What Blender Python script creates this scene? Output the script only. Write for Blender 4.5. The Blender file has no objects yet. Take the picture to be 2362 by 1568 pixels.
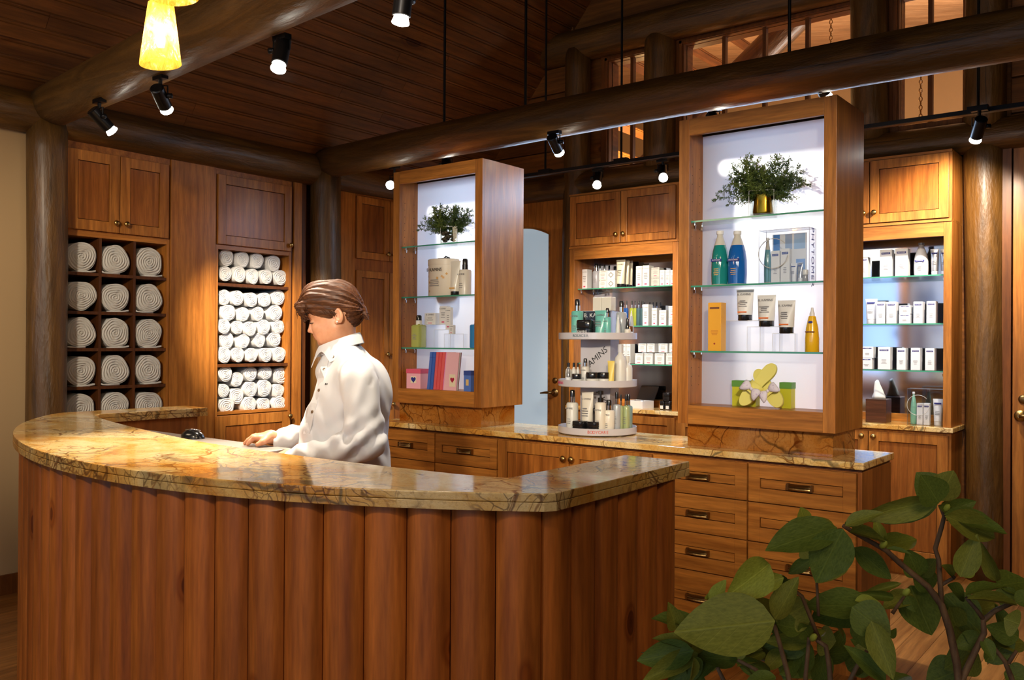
import bpy, bmesh, math, random
import numpy as np
from mathutils import Vector, Matrix
random.seed(7)
SC = bpy.context.scene
COL = SC.collection
R = math.radians
# ------------------------------------------------------------------ camera
F_PX = 1999.36
CAM_H = 1.40
def _axes():
    yaw, pitch, roll = R(38.1676), R(0.1755), R(0.3575)
    f = Vector((-math.sin(yaw)*math.cos(pitch), math.cos(yaw)*math.cos(pitch), math.sin(pitch)))
    r = Vector((math.cos(yaw), math.sin(yaw), 0))
    u = r.cross(f)
    return (r*math.cos(roll)+u*math.sin(roll), -r*math.sin(roll)+u*math.cos(roll), f)
CR, CU, CF = _axes()
CPOS = Vector((0, 0, CAM_H))
cam_data = bpy.data.cameras.new('camera')
cam = bpy.data.objects.new('camera', cam_data)
COL.objects.link(cam)
cam_data.sensor_width = 36.0
cam_data.lens = F_PX*36.0/2362.0
cam_data.clip_start = 0.05
cam.matrix_world = Matrix(((CR.x, CU.x, -CF.x, 0), (CR.y, CU.y, -CF.y, 0), (CR.z, CU.z, -CF.z, CAM_H), (0, 0, 0, 1)))
SC.camera = cam
def at(px, py, ax, val):
    "point of the room seen at a pixel, on the plane where coordinate ax equals val"
    d = CF+CR*((px-1181)/F_PX)-CU*((py-784)/F_PX)
    return CPOS+d*((val-CPOS[ax])/d[ax])
# ------------------------------------------------------------------ world, exposure
world = bpy.data.worlds.new('world'); SC.world = world
world.use_nodes = True
world.node_tree.nodes['Background'].inputs[0].default_value = (0.85, 0.72, 0.55, 1)
world.node_tree.nodes['Background'].inputs[1].default_value = 0.05
SC.view_settings.view_transform = 'Standard'
SC.view_settings.look = 'None'
SC.view_settings.gamma = 1.0
SC.view_settings.use_curve_mapping = False
SC.view_settings.exposure = 0.22
SC.cycles.max_bounces = 8
SC.cycles.diffuse_bounces = 3
SC.cycles.transparent_max_bounces = 24
SC.cycles.caustics_reflective = False
SC.cycles.caustics_refractive = False
SC.cycles.sample_clamp_indirect = 3.0
WARM = (1.0, 0.85, 0.66)
def add_light(name, kind, loc, target, power, color=WARM, spot=50, blend=0.6, size=0.04, parent=None):
    d = bpy.data.lights.new(name, kind)
    d.energy = power; d.color = color
    if kind == 'SPOT':
        d.spot_size = R(spot); d.spot_blend = blend
    if kind == 'AREA':
        d.shape = 'RECTANGLE'; d.size, d.size_y = size
    else:
        d.shadow_soft_size = size
    o = bpy.data.objects.new(name, d); COL.objects.link(o)
    o.location = loc
    o.rotation_euler = (Vector(target)-Vector(loc)).to_track_quat('-Z', 'Y').to_euler()
    return o
# added fill lights without fixtures behind the camera, then daylight of the lobby windows
add_light('fill_area', 'AREA', (1.2, -0.9, 3.1), (-1.5, 1.8, 0.2), 26, (1, 0.78, 0.52), size=(1.6, 1.0))
add_light('fill_spot', 'SPOT', (0.9, -0.5, 2.75), (-1.55, 3.75, 1.55), 420, (1, 0.88, 0.70), 30, 0.9, 0.08)
add_light('fill_spot', 'SPOT', (-0.6, -0.9, 2.75), (-3.1, 4.2, 1.45), 420, (1, 0.88, 0.70), 32, 0.9, 0.08)
add_light('fill_spot', 'SPOT', (-1.4, -1.0, 2.75), (-2.2, 1.3, 0.55), 110, (1, 0.84, 0.62), 60, 0.9, 0.08)
add_light('fill_spot', 'SPOT', (0.8, 0.6, 2.75), (-1.2, 3.7, 0.5), 70, (1, 0.82, 0.58), 50, 0.9, 0.08)
add_light('fill_spot', 'SPOT', (-1.9, -0.7, 2.7), (-5.1, 2.55, 1.45), 300, (1, 0.86, 0.66), 32, 0.9, 0.08)
add_light('fill_area', 'AREA', (-3.4, 0.2, 2.7), (-3.6, 2.6, 0.8), 10, (1, 0.78, 0.52), size=(0.8, 0.5))
add_light('lobby_daylight', 'AREA', (0.5, -4.2, 1.9), (-0.5, 2, 1.0), 18, (0.62, 0.78, 1.0), size=(2.6, 1.8))
add_light('aisle_blue_fill', 'AREA', (-2.4, 4.95, 2.45), (-2.2, 4.2, 1.1), 40, (0.5, 0.70, 1.0), size=(2.6, 0.3))  # added cool light over the aisle, tints the tower back panels blue
# ------------------------------------------------------------------ node materials
MATS = {}
def srgb(r, g, b):
    def c(x):
        x /= 255.0
        return x/12.92 if x <= 0.04045 else ((x+0.055)/1.055)**2.4
    return (c(r), c(g), c(b), 1)
class NT:
    def __init__(s, name):
        s.m = bpy.data.materials.new(name); s.m.use_nodes = True
        s.t = s.m.node_tree; s.n = s.t.nodes; s.l = s.t.links
        s.b = s.n['Principled BSDF']; s.out = s.n['Material Output']
    def node(s, t, **k):
        n = s.n.new(t)
        for a, v in k.items():
            if a.startswith('i_'):
                key = a[2:]
                n.inputs[int(key) if key.isdigit() else key.replace('_', ' ')].default_value = v
            else: setattr(n, a, v)
        return n
    def link(s, a, b): s.l.new(a, b)
    def ramp(s, fac, stops):
        n = s.n.new('ShaderNodeValToRGB')
        while len(n.color_ramp.elements) < len(stops): n.color_ramp.elements.new(0.5)
        for e, (p, c) in zip(n.color_ramp.elements, stops):
            e.position = p; e.color = c if len(c) == 4 else (*c, 1)
        s.link(fac, n.inputs[0]); return n.outputs[0]
    def mix(s, fac, a, b, mode='MIX'):
        n = s.n.new('ShaderNodeMix'); n.data_type = 'RGBA'; n.blend_type = mode
        for i, x in ((0, fac), (6, a), (7, b)):
            if hasattr(x, 'links'): s.link(x, n.inputs[i])
            else: n.inputs[i].default_value = x
        return n.outputs[2]
    def coords(s, scale, rnd=True, rot=(0, 0, 0)):
        tc = s.n.new('ShaderNodeTexCoord'); v = tc.outputs['Object']
        if rnd:
            oi = s.n.new('ShaderNodeObjectInfo')
            m = s.n.new('ShaderNodeVectorMath'); m.operation = 'SCALE'
            m.inputs[0].default_value = (37.1, 23.7, 51.3)
            s.link(oi.outputs['Random'], m.inputs['Scale'])
            a = s.n.new('ShaderNodeVectorMath'); a.operation = 'ADD'
            s.link(v, a.inputs[0]); s.link(m.outputs[0], a.inputs[1]); v = a.outputs[0]
        mp = s.n.new('ShaderNodeMapping'); mp.inputs['Scale'].default_value = scale; mp.inputs['Rotation'].default_value = rot
        s.link(v, mp.inputs[0]); return mp.outputs[0]
    def noise(s, vec, scale, detail=4, rough=0.55, dist=0.0):
        n = s.n.new('ShaderNodeTexNoise')
        n.inputs['Scale'].default_value = scale; n.inputs['Detail'].default_value = detail
        n.inputs['Roughness'].default_value = rough; n.inputs['Distortion'].default_value = dist
        s.link(vec, n.inputs['Vector']); return n.outputs[0]
    def bump(s, h, strength=0.2, dist=0.01):
        n = s.n.new('ShaderNodeBump'); n.inputs['Strength'].default_value = strength
        n.inputs['Distance'].default_value = dist; s.link(h, n.inputs['Height'])
        s.link(n.outputs[0], s.b.inputs['Normal'])
    def setb(s, **k):
        for a, v in k.items(): s.b.inputs[a.replace('_', ' ')].default_value = v
def plain(name, col=None, rough=0.5, metal=0.0, coat=0.0, emit=None, estr=0.0, sheen=0.0, trans=0.0, spec=0.5):
    if name in MATS: return MATS[name]
    t = NT(name)
    t.setb(Base_Color=col, Roughness=rough, Metallic=metal, Coat_Weight=coat, Transmission_Weight=trans)
    t.b.inputs['Specular IOR Level'].default_value = spec
    if sheen: t.setb(Sheen_Weight=sheen)
    if emit: t.setb(Emission_Color=emit, Emission_Strength=estr)
    MATS[name] = t.m; return t.m
def wood(name, dark, light, axis='z', rough=0.38, grain=1.0, knots=0.0, bump=0.05, coat=0.07, blotch=0.55, spec=0.35):
    "stained timber: grain stretched along one axis, cloudy stain, fine pores, optional knots"
    t = NT(name)
    st = {'x': (0.09, 1, 1), 'y': (1, 0.09, 1), 'z': (1, 1, 0.09)}[axis]
    v = t.coords(st)
    g1 = t.noise(v, 16*grain, 5, 0.6, 0.6)
    col = t.ramp(g1, [(0.25, dark), (0.5, [(a+b)/2 for a, b in zip(dark, light)]), (0.75, light)])
    fine = t.noise(v, 110*grain, 3, 0.6)
    fr = t.ramp(fine, [(0.3, (0.72, 0.72, 0.72)), (0.62, (1.08, 1.08, 1.08))])
    col = t.mix(0.75, col, fr, 'MULTIPLY')
    wv = t.node('ShaderNodeTexWave', wave_type='BANDS', bands_direction={'x': 'Z', 'y': 'X', 'z': 'X'}[axis], i_Scale=7.0*grain, i_Distortion=7.0, i_Detail=2.0)
    wv.inputs['Detail Scale'].default_value = 1.2
    t.link(t.coords({'x': (0.16, 1, 1), 'y': (1, 0.16, 1), 'z': (1, 1, 0.16)}[axis]), wv.inputs['Vector'])
    col = t.mix(0.5, col, t.ramp(wv.outputs['Fac'], [(0.0, (0.70, 0.66, 0.62)), (0.35, (1, 1, 1)), (0.93, (1.02, 1.02, 1.0)), (1.0, (1.25, 1.2, 1.1))]), 'MULTIPLY')
    v2 = t.coords({'x': (0.35, 1, 1), 'y': (1, 0.35, 1), 'z': (1, 1, 0.35)}[axis])
    bl = t.noise(v2, 3.2, 3, 0.5)
    br = t.ramp(bl, [(0.3, (0.55, 0.52, 0.5)), (0.7, (1.18, 1.15, 1.1))])
    col = t.mix(blotch, col, br, 'MULTIPLY')
    if knots:
        v3 = t.coords({'x': (0.45, 0, 1), 'y': (1, 0.45, 0), 'z': (1, 0, 0.45)}[axis])
        vo = t.node('ShaderNodeTexVoronoi', i_Scale=knots); t.link(v3, vo.inputs['Vector'])
        kn = t.ramp(vo.outputs['Distance'], [(0.0, (0.14, 0.07, 0.03)), (0.06, (0.34, 0.2, 0.1)), (0.085, (0.22, 0.11, 0.05)), (0.10, (0.8, 0.68, 0.5)), (0.13, (0.6, 0.46, 0.3)), (0.17, (1, 1, 1))])
        col = t.mix(0.9, col, kn, 'MULTIPLY')
    t.link(col, t.b.inputs['Base Color'])
    t.setb(Roughness=rough, Coat_Weight=coat, Coat_Roughness=0.2)
    t.b.inputs['Specular IOR Level'].default_value = spec
    t.bump(fine, bump, 0.004)
    MATS[name] = t.m; return t.m
M_MAPLE = wood('maple_upright', srgb(146, 84, 30), srgb(204, 134, 60), 'z')
M_MAPLEX = wood('maple_level', srgb(150, 88, 32), srgb(208, 138, 62), 'x')
M_MAPLEP = wood('maple_panel', srgb(132, 72, 26), srgb(186, 114, 48), 'z')
M_MAPLEY = wood('maple_deep', srgb(136, 76, 28), srgb(188, 118, 52), 'y')
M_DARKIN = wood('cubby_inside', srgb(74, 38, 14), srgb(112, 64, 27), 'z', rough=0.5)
M_SLAT = wood('desk_pine', srgb(136, 68, 22), srgb(188, 108, 42), 'z', rough=0.42, knots=6.5, bump=0.08, blotch=0.6, coat=0.06)
M_CEIL = wood('ceiling_pine', srgb(92, 52, 20), srgb(136, 84, 36), 'y', rough=0.5, knots=2.5, bump=0.08, blotch=0.6, coat=0.05)
M_BOARD = wood('wall_pine', srgb(104, 60, 24), srgb(148, 94, 42), 'x', rough=0.5, knots=2.0, coat=0.05)
M_FLOOR = wood('oak_floor', srgb(128, 78, 34), srgb(186, 126, 64), 'y', rough=0.3, bump=0.05)
M_SILL = wood('frame_timber', srgb(92, 50, 18), srgb(136, 80, 32), 'z', rough=0.45, coat=0.05)
M_WALNUT = wood('walnut_box', srgb(58, 32, 18), srgb(96, 56, 34), 'x', rough=0.4, grain=1.4)
M_LIGHTBOARD = wood('far_pine', srgb(178, 132, 88), srgb(220, 182, 138), 'y', rough=0.5, knots=1.5)
def log_material():
    t = NT('varnished_log')
    v = t.coords((1, 1, 0.12))
    g = t.noise(v, 14, 6, 0.62, 1.2)
    col = t.ramp(g, [(0.25, srgb(56, 36, 10)), (0.5, srgb(92, 61, 21)), (0.75, srgb(124, 85, 33))])
    v2 = t.coords((1, 1, 0.03)); cr = t.noise(v2, 24, 4, 0.6, 0.3)
    crk = t.ramp(cr, [(0.29, (0.25, 0.2, 0.15)), (0.34, (1, 1, 1))])
    col = t.mix(0.85, col, crk, 'MULTIPLY')
    v3 = t.coords((1, 1, 0.6)); vo = t.node('ShaderNodeTexVoronoi', i_Scale=2.0); t.link(v3, vo.inputs['Vector'])
    kn = t.ramp(vo.outputs['Distance'], [(0.0, (0.2, 0.14, 0.09)), (0.09, (0.5, 0.4, 0.3)), (0.13, (1, 1, 1))])
    col = t.mix(0.9, col, kn, 'MULTIPLY')
    t.link(col, t.b.inputs['Base Color'])
    t.setb(Roughness=0.5, Coat_Weight=0.12, Coat_Roughness=0.25)
    lump = t.noise(t.coords((1, 1, 0.25)), 22, 4, 0.6)
    t.bump(lump, 0.55, 0.02)
    MATS['log'] = t.m; return t.m
M_LOG = log_material()
def granite(name, tint, edge=False):
    t = NT(name)
    v = t.coords((1, 1, 1), rnd=False)
    warp = t.noise(v, 1.6, 4, 0.6, 1.5)
    cmb = t.node('ShaderNodeVectorMath', operation='SCALE'); cmb.inputs['Scale'].default_value = 0.55
    w3 = t.node('ShaderNodeTexNoise', i_Scale=2.2, i_Detail=4.0); t.link(v, w3.inputs['Vector'])
    t.link(w3.outputs['Color'], cmb.inputs[0])
    ad = t.node('ShaderNodeVectorMath', operation='ADD'); t.link(v, ad.inputs[0]); t.link(cmb.outputs[0], ad.inputs[1])
    wv = ad.outputs[0]
    mp = t.node('ShaderNodeMapping'); mp.inputs['Rotation'].default_value = (0, 0, 0.5); mp.inputs['Scale'].default_value = (0.7, 2.4, 1.6)
    t.link(wv, mp.inputs[0])
    base = t.noise(mp.outputs[0], 2.6, 8, 0.62, 0.4)
    col = t.ramp(base, [(0.26, srgb(166, 96, 30)), (0.38, srgb(222, 156, 66)), (0.50, srgb(240, 196, 118)), (0.62, srgb(250, 222, 166)), (0.78, srgb(226, 166, 78))])
    gp = t.noise(mp.outputs[0], 1.3, 3, 0.5)
    gr = t.ramp(gp, [(0.69, (0, 0, 0)), (0.73, (0.8, 0.8, 0.8))])
    col = t.mix(gr, col, srgb(138, 132, 104))
    spk = t.noise(v, 120, 3, 0.7)
    sr = t.ramp(spk, [(0.32, (0.62, 0.55, 0.45)), (0.5, (1, 1, 1))])
    col = t.mix(0.6, col, sr, 'MULTIPLY')
    for sc, wd, dk, amt in ((1.7, 0.014, srgb(112, 98, 70), 0.8), (3.3, 0.016, srgb(104, 58, 24), 0.8), (8.0, 0.030, srgb(140, 82, 32), 0.7), (26.0, 0.05, srgb(96, 60, 26), 0.7 if edge else 0.25)):
        vo = t.node('ShaderNodeTexVoronoi', feature='DISTANCE_TO_EDGE', i_Scale=sc); t.link(wv, vo.inputs['Vector'])
        vr = t.ramp(vo.outputs['Distance'], [(wd*0.4, (1, 1, 1)), (wd, (0, 0, 0))])
        mk = t.noise(v, 4.0, 2, 0.5)
        mr = t.ramp(mk, [(0.40, (0, 0, 0)), (0.52, (amt, amt, amt))])
        fac = t.mix(1.0, vr, mr, 'MULTIPLY')
        col = t.mix(fac, col, dk)
    col = t.mix(1.0, col, tint, 'MULTIPLY')
    t.link(col, t.b.inputs['Base Color'])
    t.setb(Roughness=0.32 if edge else 0.10, Coat_Weight=0.0 if edge else 0.15, Coat_Roughness=0.03)
    t.b.inputs['Specular IOR Level'].default_value = 0.45
    if edge: t.bump(spk, 0.25, 0.004)
    MATS[name] = t.m; return t.m
M_GRAN = granite('golden_granite', (0.97, 0.96, 0.94, 1))
M_GRANE = granite('rough_granite_edge', (0.66, 0.6, 0.5, 1), True)
M_PLINTH = granite('amber_granite', (0.46, 0.27, 0.13, 1))
def thin_glass(name, tint, refl=0.08, rough=0.0):
    t = NT(name); t.n.remove(t.b)
    tr = t.node('ShaderNodeBsdfTransparent'); tr.inputs[0].default_value = tint
    gl = t.node('ShaderNodeBsdfGlossy'); gl.inputs['Roughness'].default_value = rough
    lw = t.node('ShaderNodeLayerWeight'); lw.inputs['Blend'].default_value = 0.5
    pw = t.node('ShaderNodeMath', operation='POWER'); pw.inputs[1].default_value = 4.0; t.link(lw.outputs['Facing'], pw.inputs[0])
    fr = t.node('ShaderNodeMath', operation='MULTIPLY_ADD'); fr.inputs[1].default_value = 0.7; fr.inputs[2].default_value = 0.035; t.link(pw.outputs[0], fr.inputs[0])
    mx = t.node('ShaderNodeMixShader')
    t.link(fr.outputs[0], mx.inputs[0]); t.link(tr.outputs[0], mx.inputs[1]); t.link(gl.outputs[0], mx.inputs[2])
    t.link(mx.outputs[0], t.out.inputs[0]); MATS[name] = t.m; return t.m
M_GLASS = thin_glass('clear_glass', (0.97, 0.985, 0.98, 1))
M_SHELFGLASS = thin_glass('shelf_glass', (0.90, 0.95, 0.93, 1))
M_ACRYL = thin_glass('clear_acrylic', (0.96, 0.97, 0.98, 1))
M_GLASSEDGE = plain('green_glass_edge', srgb(70, 150, 120), 0.1, emit=None)
M_FROST = plain('frosted_acrylic', (0.8, 0.8, 0.82, 1), 0.35, trans=0.25)
def frosted_panel():
    t = NT('opal_back_panel'); t.n.remove(t.b)
    d = t.node('ShaderNodeBsdfDiffuse'); d.inputs[0].default_value = (0.72, 0.74, 0.78, 1)
    tr = t.node('ShaderNodeBsdfTranslucent'); tr.inputs[0].default_value = (0.85, 0.86, 0.9, 1)
    mx = t.node('ShaderNodeMixShader'); mx.inputs[0].default_value = 0.6
    t.link(d.outputs[0], mx.inputs[1]); t.link(tr.outputs[0], mx.inputs[2]); t.link(mx.outputs[0], t.out.inputs[0])
    return t.m
M_OPAL = frosted_panel()
M_MIRROR = plain('mirror_glass', (0.62, 0.70, 0.86, 1), 0.09, 1.0)
M_BEIGE = plain('beige_paint', srgb(184, 152, 108), 0.7)
M_BLACK = plain('black_metal', (0.012, 0.011, 0.012, 1), 0.35, 0.6)
M_BLACKP = plain('black_plastic', (0.012, 0.012, 0.013, 1), 0.22, coat=0.4)
M_BRASS = plain('antique_brass', srgb(186, 152, 92), 0.3, 1.0)
M_BRONZE = plain('oiled_bronze', srgb(150, 122, 78), 0.34, 1.0)
M_CHROME = plain('chrome', (0.8, 0.8, 0.8, 1), 0.12, 1.0)
M_WHITE = plain('white_card', (0.82, 0.80, 0.76, 1), 0.45)
M_WHITE2 = plain('cool_white_card', (0.78, 0.78, 0.80, 1), 0.4)
M_CREAM = plain('cream_plastic', (0.80, 0.74, 0.62, 1), 0.3, coat=0.3)
M_GREYCARD = plain('grey_card', (0.50, 0.50, 0.47, 1), 0.5)
M_BULB = plain('lamp_glow', (1, 1, 1, 1), 0.3, emit=(1, 0.93, 0.78, 1), estr=30)
M_GAP = plain('shadow_gap', (0.012, 0.008, 0.005, 1), 0.8)
M_INK = plain('black_ink', (0.02, 0.018, 0.02, 1), 0.6)
M_NAVY = plain('navy_ink', srgb(40, 48, 130), 0.5)
M_PINKINK = plain('pink_ink', srgb(214, 60, 110), 0.5)
M_GREYINK = plain('grey_ink', (0.25, 0.24, 0.24, 1), 0.6)
M_GOLDINK = plain('gold_ink', srgb(222, 170, 96), 0.5)
# ------------------------------------------------------------------ mesh helpers
class MB:
    def __init__(s): s.v = []; s.f = []; s.mi = []
    def add(s, vs, fs, mi=0):
        o = len(s.v); s.v += [tuple(p) for p in vs]; s.f += [[i+o for i in q] for q in fs]; s.mi += [mi]*len(fs); return s
    def box(s, x0, x1, y0, y1, z0, z1, mi=0):
        return s.add([(x0, y0, z0), (x1, y0, z0), (x1, y1, z0), (x0, y1, z0), (x0, y0, z1), (x1, y0, z1), (x1, y1, z1), (x0, y1, z1)],
                     [(0, 3, 2, 1), (4, 5, 6, 7), (0, 1, 5, 4), (1, 2, 6, 5), (2, 3, 7, 6), (3, 0, 4, 7)], mi)
    def loft(s, rings, cap0=True, cap1=True, closed=True, mi=0):
        n = len(rings[0]); vs = [p for r in rings for p in r]; fs = []
        m = n if closed else n-1
        for i in range(len(rings)-1):
            for j in range(m):
                k = (j+1) % n
                fs.append((i*n+j, i*n+k, (i+1)*n+k, (i+1)*n+j))
        if cap0: fs.append(tuple(reversed(range(n))))
        if cap1: fs.append(tuple((len(rings)-1)*n+j for j in range(n)))
        return s.add(vs, fs, mi)
    def lathe(s, prof, n=20, c=(0, 0, 0), sx=1, sy=1, mi=0, pw=2.0):
        rings = []
        for r, z in prof:
            ring = []
            for k in range(n):
                a = 2*math.pi*k/n; ca, sa = math.cos(a), math.sin(a)
                q = 1.0 if pw == 2.0 else (abs(ca)**pw+abs(sa)**pw)**(-1.0/pw)
                ring.append((c[0]+r*q*ca*sx, c[1]+r*q*sa*sy, c[2]+z))
            rings.append(ring)
        return s.loft(rings, mi=mi)
    def tube(s, path, rad, n=8, mi=0, cap=True):
        path = [Vector(p) for p in path]; rings = []
        rad = rad if isinstance(rad, (list, tuple)) else [rad]*len(path)
        up = Vector((0, 0, 1)); prev = None
        for i, p in enumerate(path):
            t = (path[min(i+1, len(path)-1)]-path[max(i-1, 0)]).normalized()
            if prev is None:
                a = t.cross(up if abs(t.z) < 0.9 else Vector((1, 0, 0))).normalized()
            else:
                a = (prev-t*prev.dot(t)).normalized()
            prev = a; b = t.cross(a)
            rings.append([p+(a*math.cos(2*math.pi*k/n)+b*math.sin(2*math.pi*k/n))*rad[i] for k in range(n)])
        return s.loft(rings, cap, cap, mi=mi)
    def prism(s, poly, z0, z1, mi=0):
        return s.loft([[(x, y, z0) for x, y in poly], [(x, y, z1) for x, y in poly]], mi=mi)
    def prism_y(s, poly, y0, y1, mi=0):
        "polygon in x, z pushed along y"
        return s.loft([[(x, y0, z) for x, z in poly], [(x, y1, z) for x, z in poly]], mi=mi)
    def mesh(s, name, mats, smooth=False):
        me = bpy.data.meshes.new(name); me.from_pydata(s.v, [], s.f)
        for m in (mats if isinstance(mats, (list, tuple)) else [mats]): me.materials.append(m)
        if len(me.materials) > 1: me.polygons.foreach_set('material_index', s.mi)
        bm = bmesh.new(); bm.from_mesh(me); bmesh.ops.recalc_face_normals(bm, faces=bm.faces); bm.to_mesh(me); bm.free()
        if smooth:
            me.polygons.foreach_set('use_smooth', [True]*len(me.polygons))
            if smooth == 'auto': me.set_sharp_from_angle(angle=R(38))
        return me
    def build(s, name, mats, parent=None, loc=None, rot=None, smooth=False, bevel=0.0):
        return put(name, s.mesh(name, mats, smooth), parent, loc, rot, bevel)
def put(name, me, parent=None, loc=None, rot=None, bevel=0.0):
    o = bpy.data.objects.new(name, me); COL.objects.link(o)
    if parent is not None: o.parent = parent
    if loc is not None: o.location = loc
    if rot is not None: o.rotation_euler = rot
    if bevel:
        b = o.modifiers.new('edge', 'BEVEL'); b.width = bevel; b.segments = 2; b.limit_method = 'ANGLE'; b.angle_limit = R(40)
    return o
def tag(o, label=None, cat=None, group=None, kind=None):
    for k, v in (('label', label), ('category', cat), ('group', group), ('kind', kind)):
        if v: o[k] = v
    return o
def thing(name, label, cat, loc=(0, 0, 0), rz=0.0, group=None):
    o = bpy.data.objects.new(name, None); COL.objects.link(o)
    o.empty_display_size = 0.05; o.location = loc; o.rotation_euler = (0, 0, rz)
    return tag(o, label, cat, group)
def struct(o): o['kind'] = 'structure'; return o
def clone(o, loc=None, rz=None, label=None, parent=None):
    c = o.copy(); COL.objects.link(c)
    if parent is not None: c.parent = parent
    if loc is not None: c.location = loc
    if rz is not None: c.rotation_euler = (0, 0, rz)
    if label: c['label'] = label
    for ch in [x for x in bpy.data.objects if x.parent == o]: clone(ch, parent=c)
    return c
def text_mesh(body, size, mat, name='lettering', parent=None, loc=(0, 0, 0), rot=(math.pi/2, 0, 0), align='CENTER', shear=0.0, space=1.0, depth=0.0004):
    cu = bpy.data.curves.new('lettering', 'FONT'); cu.body = body; cu.size = size
    cu.align_x = align; cu.align_y = 'CENTER'; cu.extrude = depth; cu.shear = shear; cu.space_character = space; cu.resolution_u = 2
    tmp = bpy.data.objects.new('lettering_tmp', cu); COL.objects.link(tmp)
    me = bpy.data.meshes.new_from_object(tmp.evaluated_get(bpy.context.evaluated_depsgraph_get()))
    bpy.data.objects.remove(tmp); bpy.data.curves.remove(cu)
    me.materials.clear(); me.materials.append(mat)
    return put(name, me, parent, loc, rot)
# ================================================================== THE ROOM
XL = -5.10          # face of the cabinets on the towel wall
YR = 5.62           # face of the cabinets on the rear wall
# floor with strip planks
fl = struct(MB().box(-5.6, 4.2, -4.6, 6.1, -0.06, -0.002).build('floor', M_GAP))
plank_meshes = {}
def plank_mesh(L):
    if L not in plank_meshes:
        plank_meshes[L] = MB().box(-0.0555, 0.0555, 0, L, -0.012, 0.0).mesh('floor_plank', M_FLOOR)
    return plank_meshes[L]
rng = random.Random(3)
x = -5.12
while x < 1.2:
    y = -1.0 - rng.random()*0.8
    while y < 5.9:
        L = rng.choice((1.2, 1.5, 1.8))
        if not (-4.9 < x < -1.25 and 1.9 < y and y+L < 3.3):
            put('plank', plank_mesh(min(L, 5.95-y) if y+L > 5.95 else L), fl, (x+0.056, y+0.001, 0))
        y += L+0.0015
    x += 0.1125
# walls
struct(MB().box(-5.5, -5.13, -4.6, 2.13, 0, 2.75).build('wall_left', M_BEIGE))
struct(MB().box(-5.6, -5.5, 2.1, 6.1, 0, 2.9).build('wall_left', M_BOARD))
bb = struct(MB().box(-5.13, -5.112, -4.6, 2.11, 0.0, 0.10).box(-5.13, -5.115, -4.6, 2.11, 0.10, 0.109).build('baseboard_left', M_SILL))
struct(MB().box(4.1, 4.2, -4.6, 6.1, 0, 5).build('wall_right', M_BEIGE))
# front wall of the lobby (behind the camera) with its tall windows
fw = struct(MB().box(-5.5, -4.9, -4.65, -4.55, 0, 5.4).box(-4.9, 2.2, -4.65, -4.55, 0, 0.7).box(-4.9, 2.2, -4.65, -4.55, 2.9, 5.4)
            .box(2.2, 4.2, -4.65, -4.55, 0, 5.4).box(-2.9, -2.4, -4.65, -4.55, 0.7, 2.9).box(-0.4, 0.1, -4.65, -4.55, 0.7, 2.9).build('wall_front', M_BEIGE))
M_DAY = plain('daylit_window', (0.1, 0.12, 0.15, 1), 0.2, emit=(0.5, 0.7, 1.0, 1), estr=1.6)
for n, (a, b) in enumerate(((-4.9, -2.9), (-2.4, -0.4), (0.1, 2.2))):
    w = struct(MB().box(a, b, -4.62, -4.61, 0.7, 2.9).build('window_%d' % (n+4), M_DAY))
    MB().box(a, a+0.06, -4.61, -4.56, 0.7, 2.9).box(b-0.06, b, -4.61, -4.56, 0.7, 2.9).box(a, b, -4.61, -4.56, 0.7, 0.76).box(a, b, -4.61, -4.56, 2.84, 2.9).box(a, b, -4.61, -4.57, 1.9, 1.94).build('window_frame', M_SILL, w)
# rear wall, split round its clerestory windows
WIN = [(-3.66, -3.28, [-3.47]), (-3.005, -1.785, [-2.70, -2.395, -2.09]), (-1.487, -1.118, [-1.31])]
WZ0, WZ1 = 2.80, 3.64
rw = MB().box(-5.6, 4.2, 5.93, 6.03, 0, WZ0).box(-5.6, 4.2, 5.93, 6.03, WZ1, 5.6)
xs = [-5.6]+[q for a, b, _ in WIN for q in (a, b)]+[4.2]
for i in range(0, len(xs), 2): rw.box(xs[i], xs[i+1], 5.93, 6.03, WZ0, WZ1)
rw = struct(rw.build('wall_rear', M_BOARD))
for (a, b) in ((-5.12, -4.02), (-0.86, 1.2)):
    z = 2.55; k = 0
    while z < 4.2:
        h = (0.235, 0.215, 0.245)[k % 3]
        MB().box(a, b, 5.898, 5.93, z+0.004, z+h-0.004).build('board', M_BOARD, rw, bevel=0.006); z += h; k += 1
# sloping board ceiling: beaded boards running into the room
CB = 1.2
ca = math.atan(CB)
CS = math.cos(ca)
def ceil_z(x): return 2.70+CB*(x+5.1)
ce = MB().add([(-5.06, -4.6, 2.80), (-3.0, -4.6, ceil_z(-3.0)+0.03), (-3.0, 6.1, ceil_z(-3.0)+0.03), (-5.06, 6.1, 2.80),
                (4.2, -4.6, 2.3), (4.2, 6.1, 2.3), (-5.7, -4.6, 2.80), (-5.7, 6.1, 2.80)], [(0, 1, 2, 3), (1, 4, 5, 2), (6, 0, 3, 7)])
ce.add([(p[0], p[1], p[2]+0.1) for p in ce.v], [(0, 3, 2, 1), (1, 2, 5, 4), (6, 7, 3, 0)])
ce = struct(ce.build('ceiling', M_GAP))
BWID = 0.0945
def ceiling_board(L):
    prof = [(0, 0.02), (0, 0.006), (0.003, 0.0), (0.072, 0.0), (0.0745, 0.0065), (0.077, 0.0065), (0.0785, 0.001), (0.0845, 0.0), (0.088, 0.001), (0.0905, 0.0065), (0.093, 0.008), (0.093, 0.02)]
    return MB().prism_y(prof, 0, L).mesh('board', M_CEIL)
cbm = {}
s = 0.0
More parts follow.
